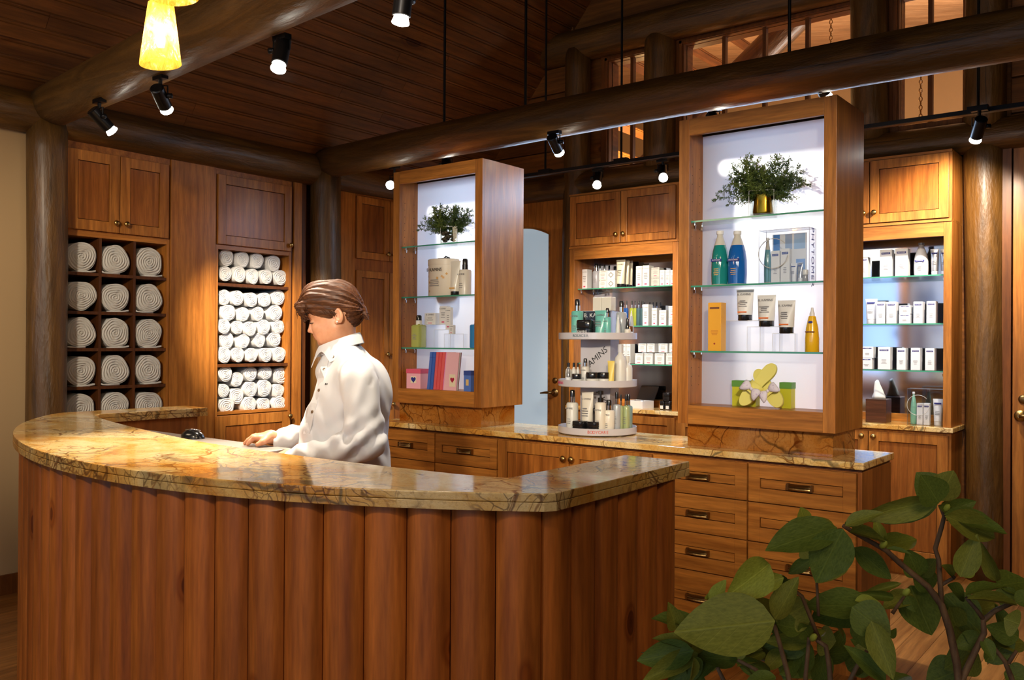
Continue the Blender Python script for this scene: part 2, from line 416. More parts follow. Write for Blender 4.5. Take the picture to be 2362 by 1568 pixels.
while True:
    x = -5.11+s*CS
    if x > -3.15: break
    y = -4.4+rng.random()*-1.0
    while y < 5.9:
        L = rng.choice((2.4, 3.0, 3.6, 4.2))
        if L not in cbm: cbm[L] = ceiling_board(L)
        o = put('board', cbm[L], ce, (x, y, ceil_z(x)), (0, -ca, 0))
        y += L+0.002
    s += BWID
# ------------------------------------------------------------------ logs
def log_mesh(L, r, seed, n=28, segs=None):
    rg = random.Random(seed); segs = segs or max(6, int(L/0.16))
    ph = [rg.random()*6.28 for _ in range(8)]
    rings = []
    for i in range(segs+1):
        z = L*i/segs; ring = []
        for k in range(n):
            a = 2*math.pi*k/n
            rr = r*(1+0.022*math.sin(2*a+ph[0]+z*0.8)+0.014*math.sin(3*a+ph[1]-z*1.7)+0.010*math.sin(5*a+ph[2]+z*4.1)+0.012*math.sin(z*2.1+ph[3])+0.006*math.sin(7*a+z*7+ph[4]))
            ring.append((rr*math.cos(a)+0.008*math.sin(z*1.1+ph[5]), rr*math.sin(a)+0.008*math.sin(z*0.9+ph[6]), z))
        rings.append(ring)
    return MB().loft(rings).mesh('log', M_LOG, True)
def log(name, a, b, r, seed, label):
    a, b = Vector(a), Vector(b)
    o = put(name, log_mesh((b-a).length, r, seed), None, a)
    o.rotation_euler = (b-a).to_track_quat('Z', 'Y').to_euler()
    return tag(o, label, 'log', kind='structure')
log('log_post', (-5.065, 2.205, 0), (-5.065, 2.205, 2.62), 0.106, 1, 'peeled log post between beige wall and towel cubbies')
log('log_post', (-5.04, 4.18, 0), (-5.04, 4.18, 2.70), 0.112, 2, 'peeled log corner post behind the woman')
log('log_post', (-3.925, 5.83, 0), (-3.925, 5.83, 3.76), 0.108, 3, 'log post beside the frosted glass door')
log('log_post', (-3.19, 5.86, 2.72), (-3.19, 5.86, 3.78), 0.120, 4, 'short log post between narrow and wide clerestory windows')
log('log_post', (-1.66, 5.86, 2.72), (-1.66, 5.86, 3.78), 0.118, 5, 'short log post above the tall glass display tower')
log('log_post', (-0.985, 5.86, 0), (-0.985, 5.86, 2.68), 0.112, 6, 'orange lit log post beside the solid wooden door')
log('log_post', (-0.985, 5.86, 2.70), (-0.985, 5.86, 3.78), 0.112, 7, 'short log post above the orange lit log post')
log('log_beam', (-5.06, 2.205, 2.705), (3.9, 1.578, 2.705), 0.118, 8, 'thick log beam crossing under the ceiling beside the amber pendants')
log('log_beam', (-5.04, 4.17, 2.715), (3.9, 4.17, 2.715), 0.110, 9, 'long log beam crossing above both display towers')
log('wall_log', (-5.08, -4.5, 2.665), (-5.08, 5.9, 2.665), 0.112, 10, 'log wall plate along the top of the towel wall')
log('wall_log', (-5.0, 5.83, 2.665), (4.0, 5.83, 2.665), 0.098, 11, 'horizontal log above the rear wall cabinets')
log('wall_log', (-4.30, 5.84, 3.80), (3.5, 5.84, 3.80), 0.125, 12, 'top log plate above the clerestory windows')
# ------------------------------------------------------------------ clerestory windows
for n, (a, b, mull) in enumerate(WIN):
    w = struct(MB().box(a-0.075, a, 5.885, 5.945, WZ0-0.04, WZ1+0.07).box(b, b+0.075, 5.885, 5.945, WZ0-0.04, WZ1+0.07)
               .box(a, b, 5.885, 5.945, WZ1, WZ1+0.07).box(a, b, 5.885, 5.945, WZ0-0.04, WZ0)
               .box(a-0.035, a-0.01, 5.87, 5.885, WZ0, WZ1+0.03).box(b+0.01, b+0.035, 5.87, 5.885, WZ0, WZ1+0.03).box(a-0.035, b+0.035, 5.87, 5.885, WZ1+0.005, WZ1+0.03)
               .build('window_%d' % (n+1), M_SILL, bevel=0.003))
    for mx in mull: MB().box(mx-0.013, mx+0.013, 5.915, 5.955, WZ0, WZ1).build('mullion', M_SILL, w)
    ed = [a]+mull+[b]
    for i in range(len(ed)-1):
        MB().box(ed[i]+0.004, ed[i+1]-0.004, 5.932, 5.937, WZ0, WZ1).build('pane', M_GLASS, w)
# the room beyond the windows: pale boarded ceiling, rafter, tie log, chain
fc = struct(MB().add([(-9, 6.0, 4.24), (3, 6.0, 4.24), (3, 12, 5.33), (-9, 12, 5.33)], [(0, 1, 2, 3)]).build('ceiling', M_GAP))
bmh = MB().box(-0.1375, 0.1375, 0, 7.6, -0.02, 0.0).mesh('board', M_LIGHTBOARD)
tilt = Matrix.Rotation(R(10.3), 4, 'X') @ Matrix.Rotation(R(-32), 4, 'Z')
for k in range(44):
    o = put('board', bmh, fc)
    o.matrix_basis = Matrix.Translation((-11.5+k*0.326, 6.0, 4.20)) @ tilt
struct(MB().box(-9, 3, 11.9, 12, 2, 6).box(-9, -8.9, 6.1, 12, 2, 6).box(2.9, 3, 6.1, 12, 2, 6).build('wall_far', M_BEIGE))
struct(MB().box(-9, 3, 6.1, 12, 2.3, 2.36).build('floor', M_FLOOR))
log('log_rafter', (-4.6, 7.3, 2.7), (-2.45, 7.9, 4.75), 0.13, 21, 'sloping log rafter seen through the wide clerestory window')
log('wall_log', (-2.6, 7.6, 3.06), (1.4, 7.6, 3.06), 0.16, 22, 'horizontal log seen through the window beside the track end')
def chain(p0, n, label):
    t = thing('chain', label, 'chain', p0)
    lm = MB()
    ring = [(0.011*math.cos(a), 0, 0.02*math.sin(a)) for a in [2*math.pi*k/10 for k in range(11)]]
    lm = lm.tube(ring, 0.0035, 6).mesh('link', M_BRONZE, True)
    for k in range(n):
        put('link', lm, t, (0, 0, -0.032*k), (0, 0, (k % 2)*math.pi/2))
chain(at(1917, 14, 1, 7.0), 22, 'iron chain hanging beyond the wide clerestory window')
chain(at(2124, 150, 1, 7.0), 14, 'iron chain hanging beyond the two pane clerestory window')
add_light('far_lamp', 'POINT', (-4.2, 7.6, 3.0), (0, 0, 0), 170, (1, 0.62, 0.26), size=0.2)
add_light('far_lamp', 'POINT', (-1.4, 8.4, 2.9), (0, 0, 0), 230, (1, 0.84, 0.72), size=0.3)
# ------------------------------------------------------------------ doors
def frosted_door():
    t = thing('door_1', 'wooden door with arched frosted glass panel', 'door', (-4.90, 5.86, 0)); t['kind'] = 'structure'
    W, H = 0.86, 2.58
    # arch opening
    def arch(w0, w1, z0, zs, rise, n=14):
        return [(w0, z0), (w1, z0)]+[(w1-(w1-w0)*k/n, zs+rise*math.sin(math.pi*k/n)**0.8*1.0) for k in range(n+1)]
    g0, g1, zs = 0.135, 0.70, 2.30
    ar = arch(g0, g1, 0.25, zs, 0.075)
    top = ar[2:]
    fr = MB().box(0, g0, -0.02, 0.02, 0, H).box(g1, W, -0.02, 0.02, 0, H).box(g0, g1, -0.02, 0.02, 0, 0.25)
    fr.prism_y([(g1, H), (g0, H)]+[(x, z) for x, z in reversed(top)], -0.02, 0.02)
    fr.build('frame', M_MAPLE, t)
    bead = MB()
    path = [(g0, 0, 0.25)]+[(x, 0, z) for x, z in reversed(top)]+[(g1, 0, 0.25)]
    bead.tube([(x, -0.021, z) for x, y, z in path], 0.009, 6)
    bead.build('moulding', M_MAPLEX, t, smooth=True)
    MB().prism_y(ar, -0.004, 0.004).build('pane', plain('backlit_frosted_glass', (0.5, 0.6, 0.68, 1), 0.6, emit=(0.36, 0.47, 0.55, 1), estr=0.52), t)
    lever(t, 0.765, -0.02, 0.99, -1)
    MB().lathe([(0.024, 0), (0.024, 0.006), (0.014, 0.012)], 16).build('lock', M_BRONZE, t, (0.765, -0.02, 1.09), (math.pi/2, 0, 0), True)
    return t
def lever(t, x, y, z, side, mat=None):
    mat = mat or M_BRONZE
    h = MB().lathe([(0.032, 0), (0.034, 0.006), (0.026, 0.014), (0.012, 0.018), (0.011, 0.045)], 20).build('door_handle', mat, t, (x, y, z), (math.pi/2, 0, 0), 'auto')
    MB().tube([(0, 0, 0.045), (side*0.03, 0.002, 0.05), (side*0.07, 0.0, 0.05), (side*0.115, -0.006, 0.048)], [0.012, 0.012, 0.010, 0.007], 10).build('lever', mat, h, smooth=True)
frosted_door()
d2 = thing('door_2', 'plain wooden door beside the orange lit log post', 'door', (-0.855, 5.86, 0)); d2['kind'] = 'structure'
MB().box(0.02, 1.0, -0.03, 0.02, 0, 2.565).build('slab', M_MAPLE, d2)
MB().box(-0.035, 0.012, -0.045, 0.03, 0, 2.60).box(0.012, 1.06, -0.045, 0.03, 2.575, 2.61).build('casing', M_SILL, d2)
lever(d2, 0.062, -0.03, 0.99, 1, M_BRASS)
MB().lathe([(0.026, 0), (0.026, 0.006), (0.014, 0.012)], 16).build('lock', M_BRONZE, d2, (0.075, -0.03, 1.088), (math.pi/2, 0, 0), True)
# ================================================================== CABINETS
knob_mesh = MB().lathe([(0.006, 0), (0.006, 0.010), (0.015, 0.016), (0.0175, 0.022), (0.0155, 0.028), (0.009, 0.032), (0.0, 0.033)], 18).mesh('knob', M_BRASS, True)
def pull_mesh(w=0.105):
    m = MB(); n = 9; rings = []
    for i in range(n):
        u = i/(n-1)*2-1; x = u*w/2; d = 0.016+0.012*(1-u*u)
        prof = [(0.0, -0.011), (0.75, -0.014), (1, -0.009), (0.92, -0.004), (1.06, 0), (0.92, 0.004), (1, 0.009), (0.75, 0.014), (0.0, 0.011)]
        rings.append([(x, -d*a, z) for a, z in prof])
    m.loft(rings); m.box(-w/2-0.004, -w/2+0.006, -0.018, 0, -0.014, 0.014); m.box(w/2-0.006, w/2+0.004, -0.018, 0, -0.014, 0.014)
    return m.mesh('handle', M_BRONZE)
PULL = pull_mesh()
def panel_door(parent, x0, x1, z0, z1, y=0.0, stile=0.058, knob=None, name='door', rail=None):
    "framed door with a recessed flat panel set off by a fine groove; front towards -y"
    w, h = x1-x0, z1-z0; g = 0.0018; rail = rail or stile
    m = MB().box(g, stile, -0.019, 0, g, h-g).box(w-stile, w-g, -0.019, 0, g, h-g).box(stile, w-stile, -0.019, 0, g, rail).box(stile, w-stile, -0.019, 0, h-rail, h-g)
    d = m.build(name, M_MAPLE, parent, (x0, y, z0), bevel=0.0015)
    q = 0.0036
    MB().box(stile+q, w-stile-q, -0.0115, -0.002, rail+q, h-rail-q).build('panel', M_MAPLEP, d)
    MB().box(stile, w-stile, -0.002, 0, rail, h-rail).build('groove', M_GAP, d)
    if knob: put('knob', knob_mesh, d, (knob[0]-x0, -0.019, knob[1]-z0), (math.pi/2, 0, 0))
    return d
def drawer(parent, x0, x1, z0, z1, y=0.0, slot=(0.36, 0.045)):
    w, h = x1-x0, z1-z0; g = 0.0018; sw, sh = slot
    a, b = (w-sw)/2, (w+sw)/2; c, e = h*0.5-sh/2, h*0.5+sh/2
    d = MB().box(g, a, -0.019, 0, g, h-g).box(b, w-g, -0.019, 0, g, h-g).box(a, b, -0.019, 0, g, c).box(a, b, -0.019, 0, e, h-g).build('drawer', M_MAPLEX, parent, (x0, y, z0), bevel=0.0012)
    MB().box(a+0.0034, b-0.0034, -0.012, -0.002, c+0.0034, e-0.0034).build('panel', M_MAPLEX, d)
    MB().box(a, b, -0.002, 0, c, e).build('groove', M_GAP, d)
    put('handle', PULL, d, (w/2, -0.012, h/2))
    return d
# ---- towel wall, left unit: two doors over a grid of cubbies.  local x = world y, front = local -y = world +x
def wall_unit(name, label, y0):
    return thing(name, label, 'cabinet', (XL, y0, 0), math.pi/2)
cub = wall_unit('towel_cabinet', 'tall maple cabinet with two doors above a grid of towel cubbies', 2.32)
CY = [0.012, 0.211, 0.423, 0.627]
CZ = [2.010, 1.796, 1.569, 1.352, 1.127, 0.905]
MB().box(0, 0.650, -0.004, 0.35, 2.51, 2.60).build('frieze', M_MAPLEY, cub)
MB().box(0, 0.650, 0, 0.35, 2.036, 2.51).build('body', M_MAPLEP, cub)
panel_door(cub, 0.005, 0.318, 2.042, 2.508, -0.002, 0.062, (0.288, 2.10))
panel_door(cub, 0.320, 0.636, 2.042, 2.508, -0.002, 0.062, (0.352, 2.10))
MB().box(-0.006, 0.006, -0.004, 0.35, 0.0, 2.036).build('side_panel', M_MAPLE, cub); MB().box(0.633, 0.650, -0.004, 0.35, 0.0, 2.036).build('side_panel', M_MAPLE, cub)
MB().box(0.006, 0.633, -0.002, 0.35, 2.006, 2.036).build('top_rail', M_MAPLEX, cub)
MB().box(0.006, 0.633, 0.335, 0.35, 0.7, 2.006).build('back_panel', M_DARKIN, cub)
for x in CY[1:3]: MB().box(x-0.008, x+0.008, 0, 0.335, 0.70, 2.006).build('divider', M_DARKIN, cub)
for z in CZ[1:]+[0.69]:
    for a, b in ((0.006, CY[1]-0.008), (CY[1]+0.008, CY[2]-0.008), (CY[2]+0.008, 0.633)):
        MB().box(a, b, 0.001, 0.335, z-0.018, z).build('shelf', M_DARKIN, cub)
panel_door(cub, 0.006, 0.318, 0.10, 0.665, -0.002, 0.06, (0.29, 0.60)); panel_door(cub, 0.320, 0.633, 0.10, 0.665, -0.002, 0.06, (0.35, 0.60))
MB().box(0.006, 0.633, 0.0, 0.35, 0.0, 0.672).build('base', M_MAPLEP, cub)
tp = tag(MB().box(0, 0.322, -0.012, 0.36, 0, 2.60).build('tall_panel', M_MAPLE, None, (XL, 2.974, 0), (0, 0, math.pi/2), bevel=0.002), 'plain tall maple panel between the two towel cabinets', 'panel')
# ---- towel wall, second unit: one door above open shelves
tw = wall_unit('towel_cabinet', 'tall maple cabinet with bright shelves of small rolled towels', 3.30)
MB().box(0, 0.61, -0.004, 0.35, 2.51, 2.60).build('frieze', M_MAPLEY, tw)
MB().box(0, 0.61, 0, 0.35, 2.036, 2.51).build('body', M_MAPLEP, tw)
panel_door(tw, 0.004, 0.602, 2.042, 2.508, -0.002, 0.062, (0.583, 2.085))
MB().box(0, 0.018, -0.004, 0.35, 0, 2.036).build('side_panel', M_MAPLE, tw); MB().box(0.592, 0.61, -0.004, 0.35, 0, 2.036).build('side_panel', M_MAPLE, tw)
MB().box(0.018, 0.592, -0.002, 0.35, 2.012, 2.036).build('top_rail', M_MAPLEX, tw)
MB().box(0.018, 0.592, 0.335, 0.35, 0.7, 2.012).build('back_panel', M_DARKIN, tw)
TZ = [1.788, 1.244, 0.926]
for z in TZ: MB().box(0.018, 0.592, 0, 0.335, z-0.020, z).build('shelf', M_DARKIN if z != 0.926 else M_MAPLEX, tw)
panel_door(tw, 0.004, 0.602, 0.30, 0.900, -0.002, 0.07, (0.585, 0.868))
MB().box(0.018, 0.592, 0, 0.35, 0.0, 0.90).build('base', M_MAPLEP, tw)
pf = thing('corner_pilaster', 'narrow maple pilaster strip beside the log corner post', 'trim', (XL, 3.91, 0), math.pi/2)
MB().box(0.02, 0.09, -0.012, 0.3, 0, 2.60).build('strip', M_MAPLE, pf, bevel=0.003)
MB().box(0.0, 0.02, 0.006, 0.3, 0, 2.60).box(0.09, 0.14, 0.006, 0.3, 0, 2.60).build('reveal', M_DARKIN, pf)
# ---- pantry beyond the corner post
pn = thing('pantry_cabinet', 'shaded tall pantry cabinet behind the shorter display tower', 'cabinet', (XL, 4.30, 0), math.pi/2)
MB().box(0, 0.21, -0.006, 0.36, 0, 2.60).build('side_panel', M_MAPLE, pn)
MB().box(0.21, 0.98, 0, 0.36, 0, 2.60).build('body', M_MAPLEP, pn)
MB().box(0.21, 0.98, -0.010, 0, 2.54, 2.60).build('frieze', M_MAPLEY, pn)
for a, b, kx in ((0.216, 0.566, 0.535), (0.570, 0.920, 0.60)):
    panel_door(pn, a, b, 2.046, 2.530, -0.001, 0.055, (kx, 2.10))
    panel_door(pn, a, b, 1.0, 1.955, -0.001, 0.055, (kx, 1.3))
    panel_door(pn, a, b, 0.1, 0.98, -0.001, 0.055, (kx, 0.9))
# ================================================================== REAR WALL: base cabinets, worktop, hutches
def base_unit(x0, x1, label):
    t = thing('base_cabinet', label, 'cabinet', (x0, YR, 0))
    w = x1-x0
    MB().box(0, w, 0.001, 0.30, 0.09, 0.884).box(0.0, w, 0.05, 0.30, 0, 0.09).build('body', M_MAPLE, t)
    for a, b, kx in ((0.012, w/2-0.001, w/2-0.035), (w/2+0.001, w-0.012, w/2+0.035)):
        panel_door(t, a, b, 0.10, 0.868, -0.001, 0.06, (kx, 0.835))
    return t
HX = [-3.85, -2.905, -2.05, -1.12]
LB = ['rear base cabinet under the black jars by the frosted door', 'rear base cabinet hidden behind the tall display tower', 'rear base cabinet under the tissue box near the log post']
for i in range(3): base_unit(HX[i], HX[i+1], LB[i])
wt = MB().box(-3.86, -1.105, 5.59, 5.94, 0.884, 0.914); tag(wt.build('rear_worktop', M_GRAN, bevel=0.004), 'granite worktop below the mirrored rear shelves', 'worktop')
SHZ = [1.826, 1.533, 1.246]
pin_mesh = MB().lathe([(0.0035, 0), (0.0035, 0.012)], 8).add([(-0.006, -0.004, 0.010), (0.006, -0.004, 0.010), (0.006, 0.004, 0.010), (-0.006, 0.004, 0.010), (-0.004, -0.003, 0.026), (0.004, -0.003, 0.026), (0.004, 0.003, 0.026), (-0.004, 0.003, 0.026)], [(0, 1, 2, 3), (7, 6, 5, 4), (0, 4, 5, 1), (1, 5, 6, 2), (2, 6, 7, 3), (3, 7, 4, 0)]).mesh('shelf_pin', M_CHROME)
def glass_shelf(parent, x0, x1, y0, y1, z, t=0.008):
    s = MB().box(x0, x1, y0+0.0015, y1, z-t, z).build('glass_shelf', M_SHELFGLASS, parent)
    MB().box(x0, x1, y0, y0+0.0015, z-t, z).build('edge', M_GLASSEDGE, s)
    for x, sx in ((x0, 1), (x1, -1)):
        for y in (y0+0.03, y1-0.03):
            put('shelf_pin', pin_mesh, s, (x+sx*0.012, y, z-t), (math.pi, 0, 0))
    return s
def hutch(x0, x1, label):
    w = x1-x0; t = thing('shelf_cabinet', label, 'cabinet', (x0, YR, 0.914))
    zb = -0.914
    MB().box(0, 0.045, 0, 0.30, 0, 2.135+zb).build('side_panel', M_MAPLE, t, bevel=0.002); MB().box(w-0.045, w, 0, 0.30, 0, 2.135+zb).build('side_panel', M_MAPLE, t, bevel=0.002)
    MB().box(0.045, w-0.045, 0, 0.03, 2.05+zb, 2.135+zb).build('frieze', M_MAPLEX, t)
    MB().box(0.045, w-0.045, 0.03, 0.30, 2.10+zb, 2.135+zb).build('top_panel', M_DARKIN, t)
    MB().box(0.045, w-0.045, 0.285, 0.30, 0.05, 2.10+zb).build('mirror_back', M_MIRROR, t)
    MB().box(0.045, w-0.045, 0.27, 0.30, 0, 0.05).build('back_rail', M_MAPLEX, t)
    MB().box(0, w, -0.008, 0.30, 2.135+zb, 2.150+zb).build('ledge', M_MAPLEX, t)
    MB().box(0, w, 0.002, 0.30, 2.15+zb, 2.545+zb).build('upper_box', M_MAPLE, t)
    MB().box(0, w, -0.008, 0.30, 2.545+zb, 2.560+zb).build('crown', M_MAPLEX, t)
    panel_door(t, 0.014, w/2-0.001, 2.154+zb, 2.541+zb, 0.001, 0.055, (w/2-0.032, 2.218+zb))
    panel_door(t, w/2+0.001, w-0.014, 2.154+zb, 2.541+zb, 0.001, 0.055, (w/2+0.032, 2.218+zb))
    for z in SHZ: glass_shelf(t, 0.047, w-0.047, 0.05, 0.282, z+zb)
    return t
LH = ['mirrored shelf cabinet of boxes and tubes by the frosted door', 'mirrored shelf cabinet hidden behind the tall display tower', 'mirrored shelf cabinet of white boxes near the log post']
for i in range(3): hutch(HX[i]+0.001, HX[i+1]-0.001, LH[i])
# ================================================================== BACK COUNTER (in front of the aisle)
BX0, BX1, BY0, BY1 = -3.98, -1.062, 3.69, 4.155
YB = 3.715
def drawer_unit(x0, x1, label):
    t = thing('drawer_cabinet', label, 'cabinet', (x0, YB, 0)); w = x1-x0
    MB().box(0, w, 0.001, 0.42, 0.09, 0.872).box(0, w, 0.05, 0.42, 0, 0.09).build('body', M_MAPLE, t)
    for a, b in ((0.700, 0.870), (0.524, 0.699), (0.346, 0.523), (0.10, 0.345)): drawer(t, 0.002, w-0.002, a, b, 0.0)
    return t
DX = [-3.952, -3.472, -3.004]
drawer_unit(DX[0], DX[1], 'drawer cabinet hidden partly by the white shirt'); drawer_unit(DX[1], DX[2], 'drawer cabinet below the shorter display tower')
t = thing('base_cabinet', 'two door maple cabinet under the revolving product stand', 'cabinet', (-3.004, YB, 0))
MB().box(0, 0.962, 0.001, 0.42, 0.09, 0.872).box(0, 0.962, 0.05, 0.42, 0, 0.09).build('body', M_MAPLE, t)
panel_door(t, 0.004, 0.476, 0.10, 0.868, 0, 0.062, (0.452, 0.803)); panel_door(t, 0.479, 0.958, 0.10, 0.868, 0, 0.062, (0.503, 0.803))
drawer_unit(-2.042, -1.563, 'drawer cabinet beside the granite desk end'); drawer_unit(-1.563, -1.09, 'drawer cabinet behind the leafy branches')
tag(MB().box(-1.09, -1.072, 3.705, 4.14, 0, 0.872).build('end_panel', M_MAPLEP, bevel=0.002), 'plain maple end panel of the back counter', 'panel')
tag(MB().box(-3.97, -1.075, 3.712, 4.13, 0.872, 0.884).build('worktop_rail', M_DARKIN), 'thin dark strip under the granite of the back counter', 'trim')
bw = MB().box(BX0, BX1, BY0, BY1, 0.884, 0.914, 0)
bwo = bw.build('back_worktop', M_GRAN, bevel=0.004); tag(bwo, 'granite top of the back counter carrying both towers', 'worktop')
for n, (a, b) in enumerate(((-3.862, -3.20), (-1.905, -1.218))):
    tag(MB().box(a, b, 3.79, 4.10, 0.914, 1.028 if n == 0 else 1.02).build('granite_plinth', M_PLINTH, bevel=0.002), ('amber granite plinth below the shorter display tower', 'amber granite plinth with white streak below the taller display tower')[n], 'plinth')
# ---- display towers
def tower(x0, x1, z0, z1, label, holes=True):
    t = thing('display_tower', label, 'display case', (x0, 3.75, z0)); w, h, d = x1-x0, z1-z0, 0.385; s = 0.054
    MB().box(0, s, 0, 0.022, 0, h).build('stile', M_MAPLE, t, bevel=0.0015); MB().box(w-s, w, 0, 0.022, 0, h).build('stile', M_MAPLE, t, bevel=0.0015)
    MB().box(s, w-s, 0, 0.022, 0, 0.088).build('rail', M_MAPLEX, t, bevel=0.001); MB().box(s, w-s, 0, 0.022, h-0.078, h).build('rail', M_MAPLEX, t, bevel=0.001)
    MB().box(0, 0.04, 0.022, d, 0, h).build('side_panel', M_MAPLE, t); MB().box(w-0.04, w, 0.022, d, 0, h).build('side_panel', M_MAPLE, t)
    MB().box(0.04, w-0.04, 0.022, d, 0.066, 0.088).build('bottom_panel', M_MAPLEX, t)
    MB().box(0.04, w-0.04, 0.022, d, 0.0, 0.02).build('underside', M_MAPLEP, t)
    MB().box(0.04, w-0.04, 0.022, d, h-0.02, h).box(0.04, w-0.04, d-0.022, d, h-0.045, h-0.02).build('top_panel', M_MAPLEP, t)
    MB().box(0.04, s+0.02, d-0.022, d, 0.08, h-0.08).box(w-s-0.02, w-0.04, d-0.022, d, 0.08, h-0.08).box(0.04, w-0.04, d-0.022, d, 0, 0.088).build('rear_frame', M_MAPLEP, t)
    bp = MB().add([(0.04, 0.173, 0.088), (w-0.04, 0.173, 0.088), (w-0.04, 0.173, h-0.03), (0.04, 0.173, h-0.03)], [(0, 1, 2, 3)]).build('back_panel', M_OPAL, t)
    MB().box(0.04, w-0.04, 0.165, 0.181, h-0.05, h-0.02).build('panel_channel', M_GAP, t)
    for z in (1.986, 1.677, 1.367): glass_shelf(t, 0.042, w-0.042, 0.03, 0.168, z-z0)
    ho = MB()
    for y in (0.06, 0.14):
        for k in range(26): 
            zz = 0.18+k*0.042
            ho.lathe([(0.0028, 0), (0.0028, 0.0006)], 6, (0, y, zz)) if False else ho.box(0.0398, 0.0404, y-0.002, y+0.002, zz-0.002, zz+0.002)
    ho.build('pin_holes', M_GAP, t)['kind'] = 'stuff'
    return t
tower(-3.886, -3.168, 1.029, 2.445, 'shorter maple display tower nearest the woman')
tower(-1.937, -1.196, 1.021, 2.466, 'taller maple display tower nearest the leafy branches')
# ================================================================== RECEPTION DESK
CFIT = [-0.01053054, -0.11502869, -0.45704217, -0.54826044, 0.61751264, 2.43244405]
def desk_y(x): return sum(c*x**(5-i) for i, c in enumerate(CFIT))
def offset(poly, d):
    out = []
    for i, p in enumerate(poly):
        a = Vector(poly[max(i-1, 0)]); b = Vector(poly[min(i+1, len(poly)-1)])
        t = (b-a).normalized(); out.append((p[0]-t.y*d, p[1]+t.x*d))
    return out
outer = [(-4.035+0.0*k, 2.42-k*0.15) for k in range(4)]+[(-4.035, 1.86)]
curve = [(-3.985+i*(2.87/60), desk_y(-3.985+i*(2.87/60))) for i in range(61)]
arm_out = [(-1.100, 1.562), (-1.105, 1.90), (-1.112, 2.226)]
inner = [(-1.322, 2.226), (-1.318, 1.90), (-1.315, 1.664), (-1.39, 1.640), (-1.471, 1.626), (-1.672, 1.607), (-1.85, 1.598), (-2.007, 1.593), (-2.294, 1.590), (-2.50, 1.600),
         (-2.69, 1.622), (-2.92, 1.660), (-3.163, 1.705), (-3.38, 1.750), (-3.602, 1.803), (-3.80, 1.868), (-3.832, 1.90), (-3.828, 2.15), (-3.823, 2.437), (-4.03, 2.437)]
slab = [(-4.036, 1.83)]+curve+arm_out+inner
def slab_mesh(poly, z0, z1, shrink=0):
    m = MB(); n = len(poly)
    m.loft([[(x, y, z0) for x, y in poly], [(x, y, z1) for x, y in poly]], False, False, mi=1)
    m.add([(x, y, z1) for x, y in poly], [tuple(range(n))], 0); m.add([(x, y, z0) for x, y in poly], [tuple(reversed(range(n)))], 1)
    bm = bmesh.new()
    me = bpy.data.meshes.new('granite_top'); me.from_pydata(m.v, [], m.f); me.materials.append(M_GRAN); me.materials.append(M_GRANE)
    me.polygons.foreach_set('material_index', m.mi)
    bm.from_mesh(me); bmesh.ops.remove_doubles(bm, verts=bm.verts, dist=1e-5); bmesh.ops.recalc_face_normals(bm, faces=bm.faces); bm.to_mesh(me); bm.free()
    return me
gt = thing('desk_worktop', 'curved golden granite top of the reception desk', 'worktop', (0, 0, 0))
put('upper_slab', slab_mesh(slab, 1.0506, 1.07), gt, bevel=0.003)
put('lower_slab', slab_mesh(slab, 1.030, 1.0496), gt, bevel=0.001)
desk = thing('reception_desk', 'curved reception desk faced with upright half logs', 'desk', (0, 0, 0))
off = offset(curve, 0.052)
# walk along the face and stand one half log per pitch
def resample(pts, step):
    out = [Vector(pts[0])]; acc = 0.0
    for a, b in zip(pts[:-1], pts[1:]):
        a, b = Vector(a), Vector(b); L = (b-a).length; t = 0.0
        while acc+(L-t) >= step:
            t += step-acc; out.append(a+(b-a)*(t/L)); acc = 0.0
        acc += L-t
    return out
face = [(p[0], p[1]) for p in off]
rev = list(reversed(face))
rev[0] = (-1.150, 1.575)
pts = resample(rev, 0.1022)
slat_n = 0
def half_log(a, b, parent, h=1.030, seed=0):
    w = (b-a).length; m = MB(); n = 10; rings = []
    rg = random.Random(seed); bul = 0.030+rg.random()*0.004
    prof = [(-w/2+0.001+(w-0.002)*k/n, -bul*math.sqrt(max(0.0, 1-((2*k/n-1)*0.96)**2))) for k in range(n+1)]+[(w/2-0.001, 0.012), (-w/2+0.001, 0.012)]
    for z in (0.0, h*0.35, h*0.7, h): rings.append([(x, y, z) for x, y in prof])
    o = m.loft(rings).build('log_slat', M_SLAT, parent, ((a.x+b.x)/2, (a.y+b.y)/2, 0), smooth='auto')
    o.rotation_euler = (0, 0, math.atan2(b.y-a.y, b.x-a.x))
    return o
for i in range(len(pts)-1): half_log(pts[i+1], pts[i], desk, seed=i)
last = pts[-1]
side = resample([(last.x, last.y), (-3.985, 1.93), (-3.985, 2.40)], 0.1022)
for i in range(len(side)-1): half_log(side[i+1], side[i], desk, seed=100+i)
arm = [Vector((-1.150, 1.5755+0.1013*k)) for k in range(7)]
for i in range(6): half_log(arm[i], arm[i+1], desk, seed=200+i)
core = offset(curve, 0.066)[2:-1]+[(-1.165, 1.60), (-1.165, 2.185), (-1.29, 2.185), (-1.29, 1.69), (-1.45, 1.655), (-1.67, 1.632), (-2.0, 1.618), (-2.3, 1.615), (-2.69, 1.65), (-3.16, 1.735), (-3.6, 1.835), (-3.80, 1.90), (-3.852, 1.935), (-3.852, 2.40), (-3.968, 2.40), (-3.968, 1.86)]
MB().prism(core, 0.0, 1.0295).build('core_panel', M_MAPLEP, desk)
ledge = [(-3.80, 1.905), (-3.60, 1.86), (-3.16, 1.765), (-2.69, 1.676), (-2.3, 1.640), (-2.0, 1.642), (-1.67, 1.656), (-1.47, 1.68), (-1.47, 1.72), (-2.48, 1.72), (-2.52, 1.94), (-3.80, 1.94)]
M_LAM = plain('grey_laminate', (0.30, 0.26, 0.23, 1), 0.4)
tag(MB().prism(ledge, 0.995, 1.020).build('work_ledge', M_LAM, bevel=0.002), 'grey laminate work ledge behind the granite desk top', 'shelf')
